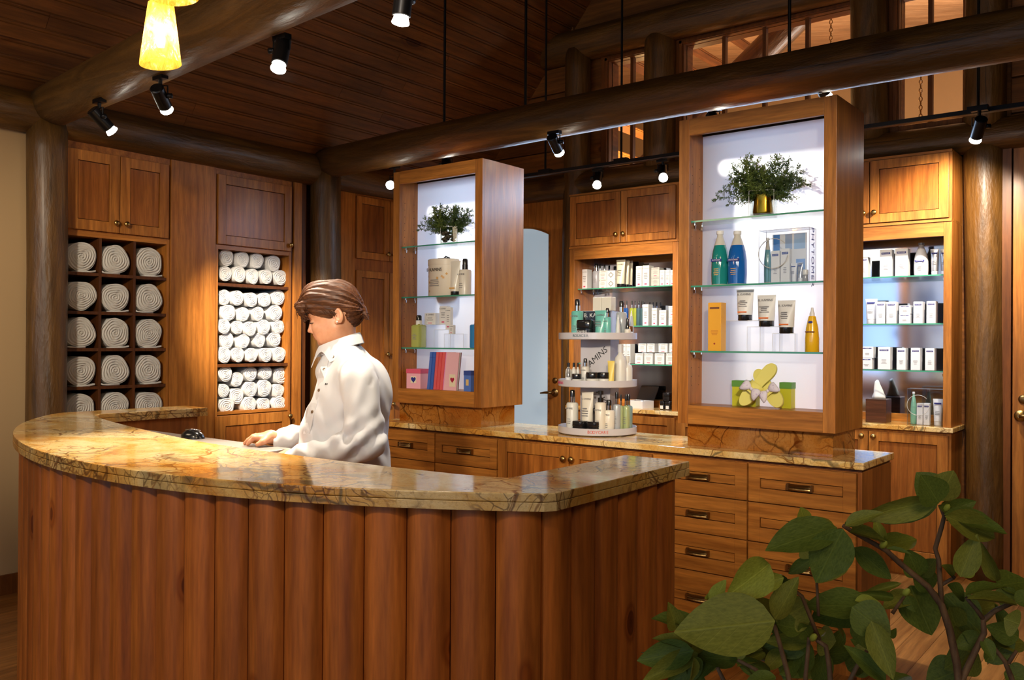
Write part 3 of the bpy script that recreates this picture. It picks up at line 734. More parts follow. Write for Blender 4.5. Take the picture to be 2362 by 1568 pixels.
# black desk gadget lying on the ledge
p = at(439, 1011, 2, 1.021)
ms = thing('computer_mouse', 'small glossy black computer mouse on the work ledge', 'mouse', (p.x, 1.885, 1.020), R(35))
mm = MB(); rings = []
for k in range(9):
    u = k/8*2-1; x = u*0.047; hw = 0.030*math.sqrt(max(0.02, 1-abs(u)**2.6)); hh = 0.034*math.sqrt(max(0.02, 1-abs(u*0.98+0.08)**2.2))
    rings.append([(x, hw*math.cos(a), hh*max(0.0, math.sin(a))) for a in [math.pi*j/10 for j in range(11)]]+[(x, -hw*0.9, 0), (x, hw*0.9, 0)])
mm.loft(rings).build('body', M_BLACKP, ms, smooth='auto')
MB().tube([(-0.03, 0, 0.034), (0.0, 0, 0.0362), (0.03, 0, 0.031)], 0.0025, 6).build('wheel', M_CHROME, ms, smooth=True)
# ================================================================== TRACK LIGHTS
def track_head(lamp, target, label, top_z, power, spot=46, group=None, stem_dx=0.0, color=WARM, size=0.02, track=False):
    lamp = Vector(lamp); d = (Vector(target)-lamp).normalized()
    back = lamp-d*0.135
    t = thing('track_light', label, 'spotlight', (back.x, back.y, top_z), 0, group)
    q = d.to_track_quat('-Z', 'Y')
    rel = Vector((back.x, back.y, top_z))
    can = MB().lathe([(0.0, 0.0), (0.026, 0.0), (0.031, -0.004), (0.031, -0.115), (0.028, -0.118), (0.0, -0.100)], 20).build('can', M_BLACK, t, back-rel, q.to_euler(), 'auto')
    MB().lathe([(0.0, -0.105), (0.019, -0.108), (0.024, -0.122), (0.030, -0.138), (0.029, -0.142), (0.015, -0.147), (0.0, -0.148)], 18).build('bulb', M_BULB, t, back-rel, q.to_euler(), True)
    mid = back+d*0.05; off_ = d.cross(Vector((0, 0, 1)));  off_ = off_.normalized() if off_.length > 0.01 else Vector((1, 0, 0))
    top = Vector((mid.x, mid.y, top_z))
    yk = MB()
    yk.tube([top-rel, top-rel-Vector((0, 0, 0.02))-Vector((0, 0, max(0.0, top_z-mid.z-0.06)))], 0.009, 8)
    for sgn in (-1, 1):
        a = mid+off_*0.034*sgn; up = Vector((mid.x, mid.y, mid.z+0.045))
        yk.tube([up-rel, Vector((a.x, a.y, up.z))-rel, a-rel], 0.004, 6)
    yk.build('yoke', M_BLACK, t)
    MB().lathe([(0.010, -0.012), (0.012, -0.01), (0.012, 0.012), (0.0, 0.014)], 12).build('knob', M_BLACK, t, mid+off_*0.042-rel, off_.to_track_quat('Z', 'Y').to_euler(), True)
    MB().box(-0.04, 0.04, -0.016, 0.016, -0.016, 0.004).build('adapter', M_BLACK, t, top-rel)
    if power:
        l = add_light('spot', 'SPOT', lamp+d*0.022, target, power, color, spot, 0.75, size)
    return t
G1 = 'track lights under the log beam by the pendants'
Yb1 = 2.205
track_head(at(258, 302, 1, 2.19), (-4.35, 3.6, 1.3), 'black track light nearest the towel cubbies under the thick log beam', 2.600, 26, 60)
track_head(at(384, 252, 1, 2.16), (-5.1, 3.86, 1.25), 'black track light second from the towel cubbies under the thick log beam', 2.600, 460, 35)
track_head(at(642, 157, 1, 2.09), (-2.55, 1.62, 1.07), 'black track light third from the towel cubbies under the thick log beam', 2.600, 260, 50)
track_head(at(924, 50, 1, 2.03), (-2.25, 2.0, 1.2), 'black track light farthest from the towel cubbies, at the top edge', 2.600, 65, 46)
track_head(at(900, 427, 1, 4.13), (-3.15, 1.5, 1.07), 'glaring track light beside the shorter tower top', 2.612, 230, 50)
track_head(at(1290, 352, 1, 4.13), (-3.25, 5.7, 1.55), 'black track light hanging between the two display towers', 2.612, 190, 50)
track_head((-3.93, 4.30, 2.545), (-3.45, 3.93, 1.98), 'black track light hidden above the shorter display tower', 2.67, 80, 100, color=(1, 0.93, 0.82))
track_head((-1.985, 4.30, 2.55), (-1.50, 3.93, 1.98), 'black track light at the corner above the taller tower', 2.67, 125, 100, color=(1, 0.94, 0.84))
track_head(at(1905, 222, 1, 4.24), (-1.30, 5.6, 1.5), 'black track light above the rear edge of the taller tower', 2.625, 40, 60)
YT = 5.10
track_head(at(1377, 427, 1, YT), (-2.7, 3.9, 1.05), 'glaring track light above the rear cabinets beside the log post', 2.625, 40, 60)
track_head(at(1530, 410, 1, YT), (-2.0, 3.9, 1.2), 'glaring track light above the rear cabinets beside the taller tower', 2.625, 40, 60)
track_head(at(2250, 322, 1, YT), (-1.16, 5.64, 2.0), 'track light shining on the rear cabinet near the log post', 2.635, 95, 95)
tr = thing('lighting_track', 'black lighting track hung on rods before the rear cabinets', 'track', (-4.2, YT, 2.63))
MB().box(0, 4.6, -0.018, 0.018, -0.010, 0.016).build('rail', M_BLACK, tr)
MB().box(0, 4.6, -0.0195, -0.018, -0.010, -0.006).build('trim', M_CHROME, tr)
for px, py in ((1258, 395), (1433, 365), (2256, 245)):
    q = at(px, py, 1, YT); x = q.x+4.2
    zt = min(ceil_z(q.x), 5.0)-2.63
    MB().box(x-0.05, x+0.05, -0.022, 0.022, 0.0, 0.03).build('hanger', M_BLACK, tr)
    MB().tube([(x, 0, 0.02), (x, 0, zt)], 0.008, 8).build('rod', M_BLACK, tr)
q = at(1253, 40, 1, YT); MB().lathe([(0.0, 0.03), (0.07, 0.025), (0.075, 0.0), (0.02, -0.012), (0.0, -0.012)], 24).build('canopy', M_BLACK, tr, (at(1258, 395, 1, YT).x+4.2, 0, ceil_z(at(1258, 395, 1, YT).x)-2.63-0.05), smooth='auto')
for px in (1025, 1212, 1820):
    q = at(px, 250, 1, 4.17)
    zt = ceil_z(q.x) if q.x < -3 else ceil_z(-3.0)-0.4*(q.x+3)
    lab = {1025: 'thin black tie rod above the shorter display tower', 1212: 'thin black tie rod between shorter tower and ceiling canopy', 1820: 'thin black tie rod above the taller display tower'}[px]
    tag(MB().tube([(q.x, 4.17, 2.80), (q.x, 4.17, zt)], 0.0085, 8).build('tie_rod', M_BLACK, smooth='auto'), lab, 'rod')
# ================================================================== PENDANTS
def amber_glass():
    t = NT('amber_art_glass'); t.n.remove(t.b)
    v = t.coords((1, 1, 0.6)); ns = t.noise(v, 38, 5, 0.7, 1.5)
    c = t.ramp(ns, [(0.35, (0.85, 0.30, 0.02)), (0.55, (1.0, 0.55, 0.08)), (0.68, (1.0, 0.85, 0.45))])
    tr = t.node('ShaderNodeBsdfTranslucent'); t.link(c, tr.inputs[0])
    df = t.node('ShaderNodeBsdfDiffuse'); t.link(c, df.inputs[0])
    tp_ = t.node('ShaderNodeBsdfTransparent'); t.link(c, tp_.inputs[0])
    m1 = t.node('ShaderNodeMixShader'); m1.inputs[0].default_value = 0.3; t.link(tr.outputs[0], m1.inputs[1]); t.link(df.outputs[0], m1.inputs[2])
    m2 = t.node('ShaderNodeMixShader'); m2.inputs[0].default_value = 0.12; t.link(m1.outputs[0], m2.inputs[1]); t.link(tp_.outputs[0], m2.inputs[2])
    t.link(m2.outputs[0], t.out.inputs[0]); return t.m
M_AMBER = amber_glass()
def pendant(px, py, depth, label):
    d = CF+CR*((px-1181)/F_PX)-CU*((py-784)/F_PX); c = CPOS+d*depth
    t = thing('pendant_lamp', label, 'lamp', c)
    n = 36; rings = []
    for k in range(15):
        u = k/14; z = 0.085-0.17*u; r = 0.0345+0.0215*u
        rings.append([(r*math.cos(2*math.pi*j/n), r*math.sin(2*math.pi*j/n), z+(0.006*math.sin(2*math.pi*j/n+0.8) if k == 14 else 0)) for j in range(n)])
    MB().loft(rings, True, False).build('shade', M_AMBER, t, smooth='auto')
    MB().lathe([(0.0, 0.03), (0.008, 0.028), (0.010, 0.0), (0.014, -0.02), (0.010, -0.036), (0.0, -0.04)], 14).build('bulb', plain('pendant_bulb', (1, 1, 1, 1), 0.4, emit=(1, 0.88, 0.66, 1), estr=160), t, (0, 0, 0.0), smooth=True)
    MB().lathe([(0.0, 0.012), (0.012, 0.012), (0.014, 0.0), (0.0, 0.0)], 14).build('cap', M_BLACK, t, (0, 0, 0.085))
    zt = ceil_z(c.x)-c.z if c.x < -3 else ceil_z(-3)-0.4*(c.x+3)-c.z
    MB().tube([(0, 0, 0.09), (0, 0, zt)], 0.0035, 8).build('cord', M_BLACK, t)
    MB().lathe([(0.0, 0.02), (0.05, 0.015), (0.055, 0.0), (0.0, 0.0)], 20).build('canopy', M_BLACK, t, (0, 0, zt-0.02))
    l = add_light('pendant_light', 'POINT', c+Vector((0, 0, -0.02)), (0, 0, 0), 12, (1, 0.74, 0.38), size=0.015)
pendant(371, 79, 2.45, 'amber glass pendant lamp hanging fully in view')
pendant(404, -86, 2.12, 'amber glass pendant lamp cut off at the top edge')
# ================================================================== TOWELS
def towel_material(name, c):
    t = NT(name)
    n1 = t.noise(t.coords((1, 1, 1)), 420, 3, 0.6)
    n2 = t.noise(t.coords((1, 1, 1)), 30, 4, 0.6)
    col = t.ramp(n2, [(0.3, [q*0.9 for q in c[:3]]), (0.7, c)])
    t.link(col, t.b.inputs['Base Color']); t.setb(Roughness=0.95, Sheen_Weight=0.3)
    t.bump(n1, 0.5, 0.004); return t.m
M_TOWEL = towel_material('white_terry', (0.84, 0.80, 0.73, 1))
M_TOWEL2 = towel_material('bright_white_terry', (0.88, 0.87, 0.85, 1))
def towel_mesh(seed, turns, L, mat, flap, n=56, m=44):
    "rolled towel along y: spiral end face in front (-y), rolled body behind; unit radius 1"
    rg = random.Random(seed); ph = [rg.random()*6.28 for _ in range(6)]; am = [rg.uniform(0.01, 0.05) for _ in range(4)]
    def rad(a): return 1+am[0]*math.sin(2*a+ph[0])+am[1]*math.sin(3*a+ph[1])+0.6*am[2]*math.sin(5*a+ph[2])
    def wob(r, a): return r*(1+0.10*(1-r)*math.sin(2*a+ph[3])+0.05*math.sin(3*a+ph[4]+5*r)*(0.3+r*(1-r)*3))
    rings = []
    for i in range(m+1):
        u = i/m
        ring = []
        for k in range(n):
            a = 2*math.pi*k/n
            s = (u*turns-a/(2*math.pi)) % 1.0
            ridge = 1-abs(2*s-1)**2.6
            depth = 0.155*(1-ridge)*(1 if u < 0.985 else 0.0)*(0.75+0.5*math.sin(3*a+ph[5]+4*u)**2)
            dome = 0.10*(u**4)+0.05*math.sin(2*a+u*6+ph[2])*u*(1-u)
            r = wob(u, a)*rad(a) if u > 0 else 0.001
            ring.append((r*math.cos(a), depth+dome, r*math.sin(a)))
        rings.append(ring)
    for y, s in ((0.16, 1.0), (L*0.5, 1.02), (L, 0.98)):
        rings.append([(rad(2*math.pi*k/n)*s*math.cos(2*math.pi*k/n), y, rad(2*math.pi*k/n)*s*math.sin(2*math.pi*k/n)) for k in range(n)])
    mb = MB().loft(rings, True, True)
    if flap:
        sg = 1 if flap > 0 else -1
        prof = [(-sg*0.3, -0.93), (sg*0.35, -0.93), (sg*0.86, -0.90), (sg*0.95, -0.84), (sg*0.95, -0.97), (sg*0.6, -1.02), (-sg*0.3, -1.03)]
        mb.loft([[(x, 0.03, z) for x, z in prof], [(x, L*0.9, z) for x, z in prof]])
    return mb.mesh('rolled_towel', mat, True)
BIG = [towel_mesh(s, tn, 3.3, M_TOWEL, fl_) for s, tn, fl_ in ((1, 6, 1), (2, 7, 1), (3, 6, -1), (4, 7, 0), (5, 6, 1))]
SMALL = [towel_mesh(s+20, tn, 5.5, M_TOWEL2, 0, 44, 32) for s, tn in ((1, 4), (2, 5), (3, 4), (4, 5), (5, 4), (6, 4))]
rows = ['top', 'second', 'third', 'fourth', 'bottom visible']
cols = ['first', 'middle', 'last']
trg = random.Random(11)
def towel(me, y, z, r, label, group, rot, x=XL, sq=1.0):
    o = put('rolled_towel', me, None, (x, y, z), (0, 0, math.pi/2))
    o.scale = (r, r, r*sq)
    o.rotation_euler = (0, 0, math.pi/2)
    return tag(o, label, 'towel', group)
big_px = {  # centre x, bottom y, radius in pixels measured in the photograph
}
cx = [(0.0, 0.0)]
bigs = [[(183, 33), (266, 31), (343, 31)], [(185, 34), (264, 31), (342, 31)], [(181, 33), (266, 32), (343, 31)], [(184, 34), (265, 33), (341, 31)], [(187, 33), (266, 33), (343, 32)]]
for rI in range(5):
    for cI in range(3):
        a, b = (CY[cI]+(0.008 if cI else 0.0), CY[cI+1]-0.008)
        zb = CZ[rI+1]
        px, rp = bigs[rI][cI]
        q = at(px, 700, 0, XL+0.01)
        r = rp*(Vector(q)-CPOS).dot(CF)/F_PX/0.94
        r = min(r, (b-a)/2-0.003, 0.088)
        y = min(max(q.y, 2.32+a+r*1.03), 2.32+b-r*1.03)
        sel = (rI*3+cI*2+rI//2) % 5
        towel(BIG[sel], y, zb+r*1.035, r, 'large rolled towel in the %s row of cubbies, %s from the beige wall' % (rows[rI], ['first', 'second', 'third'][cI]), 'large rolled towels in the cubbies', 0)
# small towels: rows on each open shelf (centre y along the wall, centre z, radius)
def small_row(px_list, label):
    for k, (px, py, rp) in enumerate(px_list):
        q = at(px, py, 0, XL-0.03+trg.uniform(-0.012, 0.012))
        r = rp*(q-CPOS).dot(CF)/F_PX
        lab = 'small rolled towel, %s, %s from the tall panel' % (label, ['first', 'second', 'third', 'fourth', 'fifth', 'sixth'][k])
        o = towel(SMALL[trg.randrange(6)], q.y, q.z, r*0.98, lab, 'small rolled towels on the open shelves', 0, q.x, trg.uniform(0.95, 1.05))
S = 200/784.0
def zz(x, y, r): return (490+x*S, 560+y*S, r*S)
small_row([zz(132, 132, 73), zz(278, 148, 70), zz(410, 160, 69), zz(560, 184, 72)], 'upper row, top open shelf')
small_row([zz(122, 278, 70), zz(250, 284, 70), zz(370, 302, 66), zz(492, 304, 66), zz(620, 312, 72)], 'lower row, top open shelf')
small_row([zz(112, 492, 70), zz(232, 498, 68), zz(356, 512, 68), zz(478, 514, 66), zz(602, 494, 70)], 'first row, middle open shelf')
small_row([zz(148, 632, 74), zz(285, 646, 64), zz(418, 640, 64), zz(578, 634, 72)], 'second row, middle open shelf')
small_row([zz(112, 756, 68), zz(230, 766, 64), zz(348, 776, 66), zz(474, 762, 66), zz(602, 760, 64)], 'third row, middle open shelf')
small_row([zz(136, 884, 72), zz(288, 890, 62), zz(430, 878, 64), zz(568, 872, 68)], 'fourth row, middle open shelf')
small_row([zz(114, 1014, 70), zz(236, 1012, 68), zz(362, 1014, 66), zz(488, 1012, 66), zz(612, 1008, 70)], 'fifth row, middle open shelf')
small_row([zz(122, 1184, 70), zz(225, 1234, 68), zz(350, 1182, 68), zz(488, 1176, 66), zz(625, 1200, 74)], 'top row, lowest open shelf')
small_row([zz(106, 1338, 60), zz(226, 1384, 72), zz(352, 1324, 70), zz(478, 1316, 74), zz(604, 1338, 62)], 'middle row, lowest open shelf')
small_row([zz(134, 1476, 80), zz(342, 1466, 72), zz(470, 1464, 66), zz(612, 1456, 70)], 'bottom row, lowest open shelf')
# ================================================================== PRODUCTS
TXT = {}
def letters(body, size, mat, parent, loc, rot=(math.pi/2, 0, 0), align='CENTER', shear=0.0, space=1.0, name='lettering'):
    key = (body, round(size, 4), mat.name, align, shear, space)
    if key not in TXT:
        o = text_mesh(body, size, mat, name, parent, loc, rot, align, shear, space); TXT[key] = o.data; return o
    return put(name, TXT[key], parent, loc, rot)
def lines(parent, w, y, z0, n, step, mat, seed=0, name='print'):
    "blocks of print too fine to read"
    rg = random.Random(seed); m = MB()
    for k in range(n):
        ww = w*rg.uniform(0.55, 1.0); m.box(-ww/2, ww/2, y-0.0004, y, z0-k*step, z0-k*step+step*0.35)
    return m.build(name, mat, parent)
def carton(x, y, z, w, d, h, label, mat=None, brand=None, group=None, name='carton', rz=0.0):
    t = thing(name, label, 'box', (x, y, z), rz, group)
    MB().box(-w/2, w/2, 0, d, 0, h).build('body', mat or M_WHITE, t, bevel=0.0012)
    MB().box(-w/2+0.002, w/2-0.002, 0.002, d-0.002, h, h+0.0006).build('lid', mat or M_WHITE, t)
    if brand == 'k':
        letters('B. KAMINS', min(w*0.2, 0.014), M_GREYINK, t, (0, -0.0006, h*0.86))
        lines(t, w*0.62, -0.0002, h*0.62, 4, h*0.085, M_GREYINK, int(abs(x)*1000) % 97)
        MB().box(-w*0.18, w*0.18, -0.0007, -0.0002, h*0.10, h*0.16).build('mark', M_PINKINK, t)
    elif brand == 'p':
        MB().box(-w*0.36, w*0.36, -0.0007, -0.0002, h*0.83, h*0.90).build('band', M_NAVY, t)
        letters('PHYTOMER', min(w*0.115, h*0.06), M_WHITE, t, (0, -0.0011, h*0.865))
        lines(t, w*0.5, -0.0002, h*0.42, 4, h*0.05, M_GREYINK, int(abs(x)*1000) % 97)
    elif brand == 'd':
        MB().add([(0, -0.0006, h*0.15), (w*0.34, -0.0006, h*0.5), (0, -0.0006, h*0.85), (-w*0.34, -0.0006, h*0.5), (0, -0.0006, h*0.27), (w*0.22, -0.0006, h*0.5), (0, -0.0006, h*0.73), (-w*0.22, -0.0006, h*0.5)],
                 [(0, 1, 5, 4), (1, 2, 6, 5), (2, 3, 7, 6), (3, 0, 4, 7)]).build('emblem', M_GREYINK, t)
    return t
def squeeze_tube(x, y, z, w, h, label, body=None, cap=None, group=None, brand=None, cap_h=0.2, band=None, flip=True):
    "tube standing on its cap: round at the cap, flat crimp on top"
    t = thing('squeeze_tube', label, 'tube', (x, y, z), 0, group)
    body = body or M_CREAM; cap = cap or M_BLACKP
    r = w*0.40; ch = h*cap_h
    MB().lathe([(r*0.93, 0), (r*0.97, 0.002), (r*0.97, ch-0.001), (r*0.93, ch)], 20).build('cap', cap, t, smooth='auto')
    rings = []
    for k in range(11):
        u = k/10; ax = r+(w/2-r)*u; ay = r*(1-u**1.5)+0.0012; zz_ = ch+(h-ch)*u
        rings.append([(ax*math.cos(2*math.pi*j/20), ay*math.sin(2*math.pi*j/20), zz_) for j in range(20)])
    MB().loft(rings).build('body', body, t, smooth='auto')
    MB().box(-w/2, w/2, -0.0012, 0.0012, h-0.006, h+0.003).build('crimp', body, t)
    f = lambda u: -(r*(1-u**1.5)+0.0012)-0.0015
    if brand == 'k':
        letters('B. KAMINS', w*0.17, M_GREYINK, t, (0, f(0.8)-0.002, ch+(h-ch)*0.82), (math.pi/2-0.12, 0, 0))
        lines(t, w*0.55, f(0.35)-0.001, ch+(h-ch)*0.55, 4, h*0.06, M_GREYINK, int(abs(x)*999) % 89)
    if brand == 'p':
        MB().box(-w*0.34, w*0.34, f(0.7)-0.001, f(0.7), ch+(h-ch)*0.78, ch+(h-ch)*0.85).build('band', M_NAVY, t)
        lines(t, w*0.5, f(0.3)-0.001, ch+(h-ch)*0.45, 3, h*0.06, M_GREYINK, 5)
    if band: MB().box(-w*0.26, w*0.26, f(0.1)-0.001, f(0.1), ch+(h-ch)*0.08, ch+(h-ch)*0.13).build('band', band, t)
    return t
def bottle(x, y, z, r, h, label, body, cap=None, style='spray', collar=None, group=None, brand=None, sq=2.0, fill=None, name='bottle'):
    t = thing(name, label, 'bottle', (x, y, z), 0, group); cap = cap or M_BLACKP
    if style == 'spray':      # straight body, metal collar, black pump
        bh = h*0.70
        MB().lathe([(r*0.9, 0), (r, 0.004), (r, bh*0.94), (r*0.86, bh*0.985), (r*0.45, bh), (r*0.45, bh+0.004)], 22, pw=sq).build('body', body, t, smooth='auto')
        MB().lathe([(r*0.48, 0), (r*0.48, h*0.13)], 16, (0, 0, bh)).build('collar', collar or M_CHROME, t, smooth='auto')
        MB().lathe([(r*0.44, 0), (r*0.44, h*0.12), (r*0.34, h*0.16), (0, h*0.165)], 16, (0, 0, bh+h*0.13)).build('cap', cap, t, smooth='auto')
    elif style == 'pump':
        bh = h*0.74
        MB().lathe([(r*0.92, 0), (r, 0.004), (r, bh*0.95), (r*0.82, bh*0.99), (r*0.5, bh)], 22, pw=sq).build('body', body, t, smooth='auto')
        MB().lathe([(r*0.52, 0), (r*0.52, h*0.10), (r*0.2, h*0.105), (r*0.2, h*0.17), (r*0.5, h*0.175), (r*0.5, h*0.25), (r*0.42, h*0.26), (0, h*0.26)], 16, (0, 0, bh)).build('pump', cap, t, smooth='auto')
        MB().box(-r*0.95, 0, -0.003, 0.003, bh+h*0.20, bh+h*0.235).build('spout', cap, t)
    elif style == 'swing':    # tall shouldered lotion bottle with long neck
        prof = [(r*0.9, 0), (r*0.96, h*0.01), (r, h*0.2), (r*0.98, h*0.45), (r*0.85, h*0.62), (r*0.58, h*0.78), (r*0.36, h*0.88), (r*0.32, h*0.93)]
        MB().lathe(prof, 24).build('body', body, t, smooth='auto')
        MB().lathe([(r*0.40, 0), (r*0.42, h*0.005), (r*0.42, h*0.06), (r*0.36, h*0.068), (0, h*0.07)], 18, (0, 0, h*0.925)).build('cap', cap, t, smooth='auto')
        if fill: MB().lathe([(r*0.93, h*0.012), (r*0.985, h*0.2), (r*0.96, h*0.45), (r*0.83, h*0.62), (r*0.66, h*0.725)], 24, (0, 0, 0)).build('liquid', fill, t, smooth='auto').scale = (1.035, 1.035, 1.0)
    elif style == 'dropper':
        MB().lathe([(r*0.95, 0), (r, 0.003), (r, h*0.42), (r*0.5, h*0.46)], 18).build('body', body, t, smooth='auto')
        MB().lathe([(r*0.55, 0), (r*0.55, h*0.2), (r*0.42, h*0.24), (r*0.40, h*0.48), (0, h*0.54)], 14, (0, 0, h*0.46)).build('dropper', cap, t, smooth='auto')
    elif style == 'cone':     # tapering mist bottle
        MB().lathe([(r*0.96, 0), (r, h*0.01), (r, h*0.3), (r*0.86, h*0.55), (r*0.5, h*0.80), (r*0.42, h*0.81)], 24).build('body', body, t, smooth='auto')
        MB().lathe([(r*0.36, 0), (r*0.36, h*0.06), (r*0.2, h*0.12), (r*0.16, h*0.19), (0, h*0.195)], 16, (0, 0, h*0.81)).build('nozzle', cap, t, smooth='auto')
    elif style == 'round':    # round shouldered bottle with screw cap
        MB().lathe([(r*0.9, 0), (r, h*0.015), (r, h*0.58), (r*0.85, h*0.68), (r*0.42, h*0.76), (r*0.40, h*0.8)], 22).build('body', body, t, smooth='auto')
        MB().lathe([(r*0.48, 0), (r*0.48, h*0.19), (0, h*0.2)], 16, (0, 0, h*0.8)).build('cap', cap, t, smooth='auto')
    yb = -r-0.0015
    if brand == 'k':
        letters('KAMINS', r*0.42, M_GREYINK, t, (0, yb, h*0.56)); lines(t, r*0.9, yb, h*0.3, 3, h*0.05, M_GREYINK, 3)
    elif brand == 'p':
        MB().box(-r*0.66, r*0.66, yb-0.001, yb, h*0.42, h*0.47).build('band', M_NAVY, t)
        letters('PHYTOMER', r*0.20, M_WHITE, t, (0, yb-0.0016, h*0.445)); lines(t, r*0.9, yb, h*0.28, 4, h*0.035, M_GOLDINK if fill else M_GREYINK, 4)
    elif brand == 'g':
        lines(t, r*1.0, yb, h*0.40, 4, h*0.05, M_GREYINK, 8)
    return t
def jar(x, y, z, r, h, label, body, lid, group=None, name='cosmetic_jar', sq=2.0, brand=None):
    t = thing(name, label, 'jar', (x, y, z), 0, group)
    MB().lathe([(r*0.9, 0), (r, 0.003), (r, h*0.52), (r*0.94, h*0.55)], 24, pw=sq).build('body', body, t, smooth='auto')
    MB().lathe([(r*1.0, h*0.56), (r*1.02, h*0.58), (r*1.02, h*0.95), (r*0.95, h), (0, h)], 24, pw=sq).build('lid', lid, t, smooth='auto')
    if brand: letters('KAMINS', r*0.38, M_WHITE, t, (0, -r*1.03, h*0.36)); 
    return t
def tall_at(px, ytop, Y, zbase):
    return at(px, ytop, 1, Y).z-zbase
def px_item(px0, px1, ytop, Y, zbase):
    a, b = at(px0, 700, 1, Y), at(px1, 700, 1, Y)
    return (a.x+b.x)/2, b.x-a.x, tall_at((px0+px1)/2, ytop, Y, zbase)
NORM = ['first', 'second', 'third', 'fourth', 'fifth', 'sixth', 'seventh', 'eighth']
# ------------------------------------------------------------------ rear shelves by the frosted door
def M1(zx): return zx/3.92+1320
def M1y(zy): return zy/3.92+560
Z1, Z2, Z3, ZC = 1.8262, 1.5332, 1.2462, 0.9142
YI = 5.735
GR = 'skin care goods on the rear shelves by the frosted door'
M_SILVERB = plain('silver_grey_bottle', (0.36, 0.36, 0.40, 1), 0.25, coat=0.3)
M_CREAMT = plain('cream_tube', (0.72, 0.66, 0.50, 1), 0.3, coat=0.3)
M_GREENL = plain('olive_liquid', srgb(150, 160, 60), 0.08, coat=0.5)
M_TEALL = plain('grey_teal_liquid', srgb(70, 96, 104), 0.08, coat=0.5)
M_BLUEL = plain('deep_blue_liquid', srgb(34, 80, 150), 0.08, coat=0.5)
def crt(z0, z1, zt, zb, lab, mat=None, brand='k', Y=YI, d=0.07, base=None):
    cx, w, _ = px_item(M1(z0), M1(z1), 0, Y, zb)
    h = tall_at((M1(z0)+M1(z1))/2, M1y(zt), Y, zb)
    return carton(cx, Y, zb, w*0.97, d, h, lab, mat, brand, GR)
W_ = 'on the upper glass shelf by the frosted door'
crt(84, 133, 240, Z1, 'tall grey white carton with pink mark '+W_, M_WHITE2)
for k, (a, b, ztop, Y) in enumerate(((162, 236, 185, 5.735), (216, 246, 192, 5.84), (254, 290, 196, 5.84))):
    cx, w, _ = px_item(M1(a), M1(b), 0, Y, Z1); h = tall_at(M1(a), M1y(ztop), Y, Z1)
    bottle(cx, Y+0.03, Z1, min(w/2, 0.032)*0.97, h, ('silver grey spray bottle', 'slim spray bottle behind the stacked cartons', 'last slim bottle behind the stacked cartons')[k]+' '+W_, M_SILVERB, group=GR, brand='g')
for k, (a, b) in enumerate(((239, 309), (311, 385))):
    h0 = tall_at(M1(a), M1y(331), YI, Z1)
    for lv in range(2):
        cx, w, _ = px_item(M1(a), M1(b), 0, YI, Z1)
        h1 = tall_at(M1(a), M1y(252), YI, Z1)
        carton(cx, YI, Z1+(h0+0.001)*lv, w*0.97, 0.06, (h0 if lv == 0 else h1-h0-0.002), '%s square cream carton with %s print %s' % (('lower', 'upper')[lv], ('lettered', 'diamond')[k], 'on the upper shelf'), M_WHITE, 'dk'[1-k], GR)
for k, (a, b, top, Y) in enumerate(((386, 465, 158, 5.70), (452, 498, 160, 5.775), (486, 527, 164, 5.84))):
    cx, w, _ = px_item(M1(a), M1(b), 0, Y, Z1); h = tall_at(M1(a), M1y(top), Y, Z1)
    squeeze_tube(cx, Y+0.02, Z1, max(w, 0.055), h, NORM[k]+' cream tube with black cap in the row of three tubes', M_CREAMT, group=GR, brand='k' if k == 0 else None, cap_h=0.13)
crt(573, 627, 210, Z1, 'slim tall white carton beside the three cream tubes')
crt(631, 694, 205, Z1, 'wider tall white carton beside the grey cartons')
for lv, (zt, zb_) in enumerate(((308, 392), (222, 306))):
    cx, w, _ = px_item(M1(705), M1(780), 0, YI, Z1); h0 = tall_at(M1(740), M1y(308), YI, Z1); h1 = tall_at(M1(740), M1y(222), YI, Z1)
    carton(cx, YI+0.01, Z1+(h0+0.001)*lv, w*0.97, 0.07, h0 if lv == 0 else h1-h0-0.002, ('lower', 'upper')[lv]+' of two stacked grey cartons on the upper shelf', M_GREYCARD, 'k', GR)
for k, (a, b) in enumerate(((787, 834), (837, 880), (882, 925))): crt(a, b, 245, Z1, NORM[k]+' of three short white cartons beside the stacked grey cartons')
for k, (a, b, mt, nm) in enumerate(((436, 460, M_BLUEL, 'blue'), (460, 487, M_BLUEL, 'blue'), (505, 538, M_GREENL, 'olive green'), (538, 566, M_GREENL, 'yellow green'), (566, 600, M_TEALL, 'grey teal'), (601, 634, M_TEALL, 'grey teal'))):
    cx, w, _ = px_item(M1(a), M1(b), 0, YI, Z2); h = tall_at(M1(a), M1y(520), YI, Z2)
    bottle(cx, YI+0.03, Z2, w/2*0.97, h, '%s black capped %s bottle in the row behind the revolving stand' % (NORM[k], nm), mt, group=GR, sq=4.0)
crt(636, 689, 556, Z2, 'tall white carton beside the grey teal bottles'); crt(718, 766, 590, Z2, 'slim white carton on the second shelf by the frosted door')
crt(785, 850, 608, Z2, 'short wide white carton on the second shelf by the frosted door')
for lv in range(2):
    cx, w, _ = px_item(M1(870), M1(930), 0, YI, Z2); h0 = tall_at(M1(880), M1y(660), YI, Z2)
    carton(cx, YI, Z2+(h0+0.001)*lv, w*0.97, 0.06, h0, ('lower', 'upper')[lv]+' of two stacked white cartons at the second shelf end', M_WHITE, 'k', GR)
h0 = tall_at(M1(600), M1y(998), YI, Z3)
for k, (a, b) in enumerate(((568, 641), (652, 731), (747, 836), (849, 925))): crt(a, b, 999, Z3, NORM[k]+' carton of the lower row on the third rear shelf')
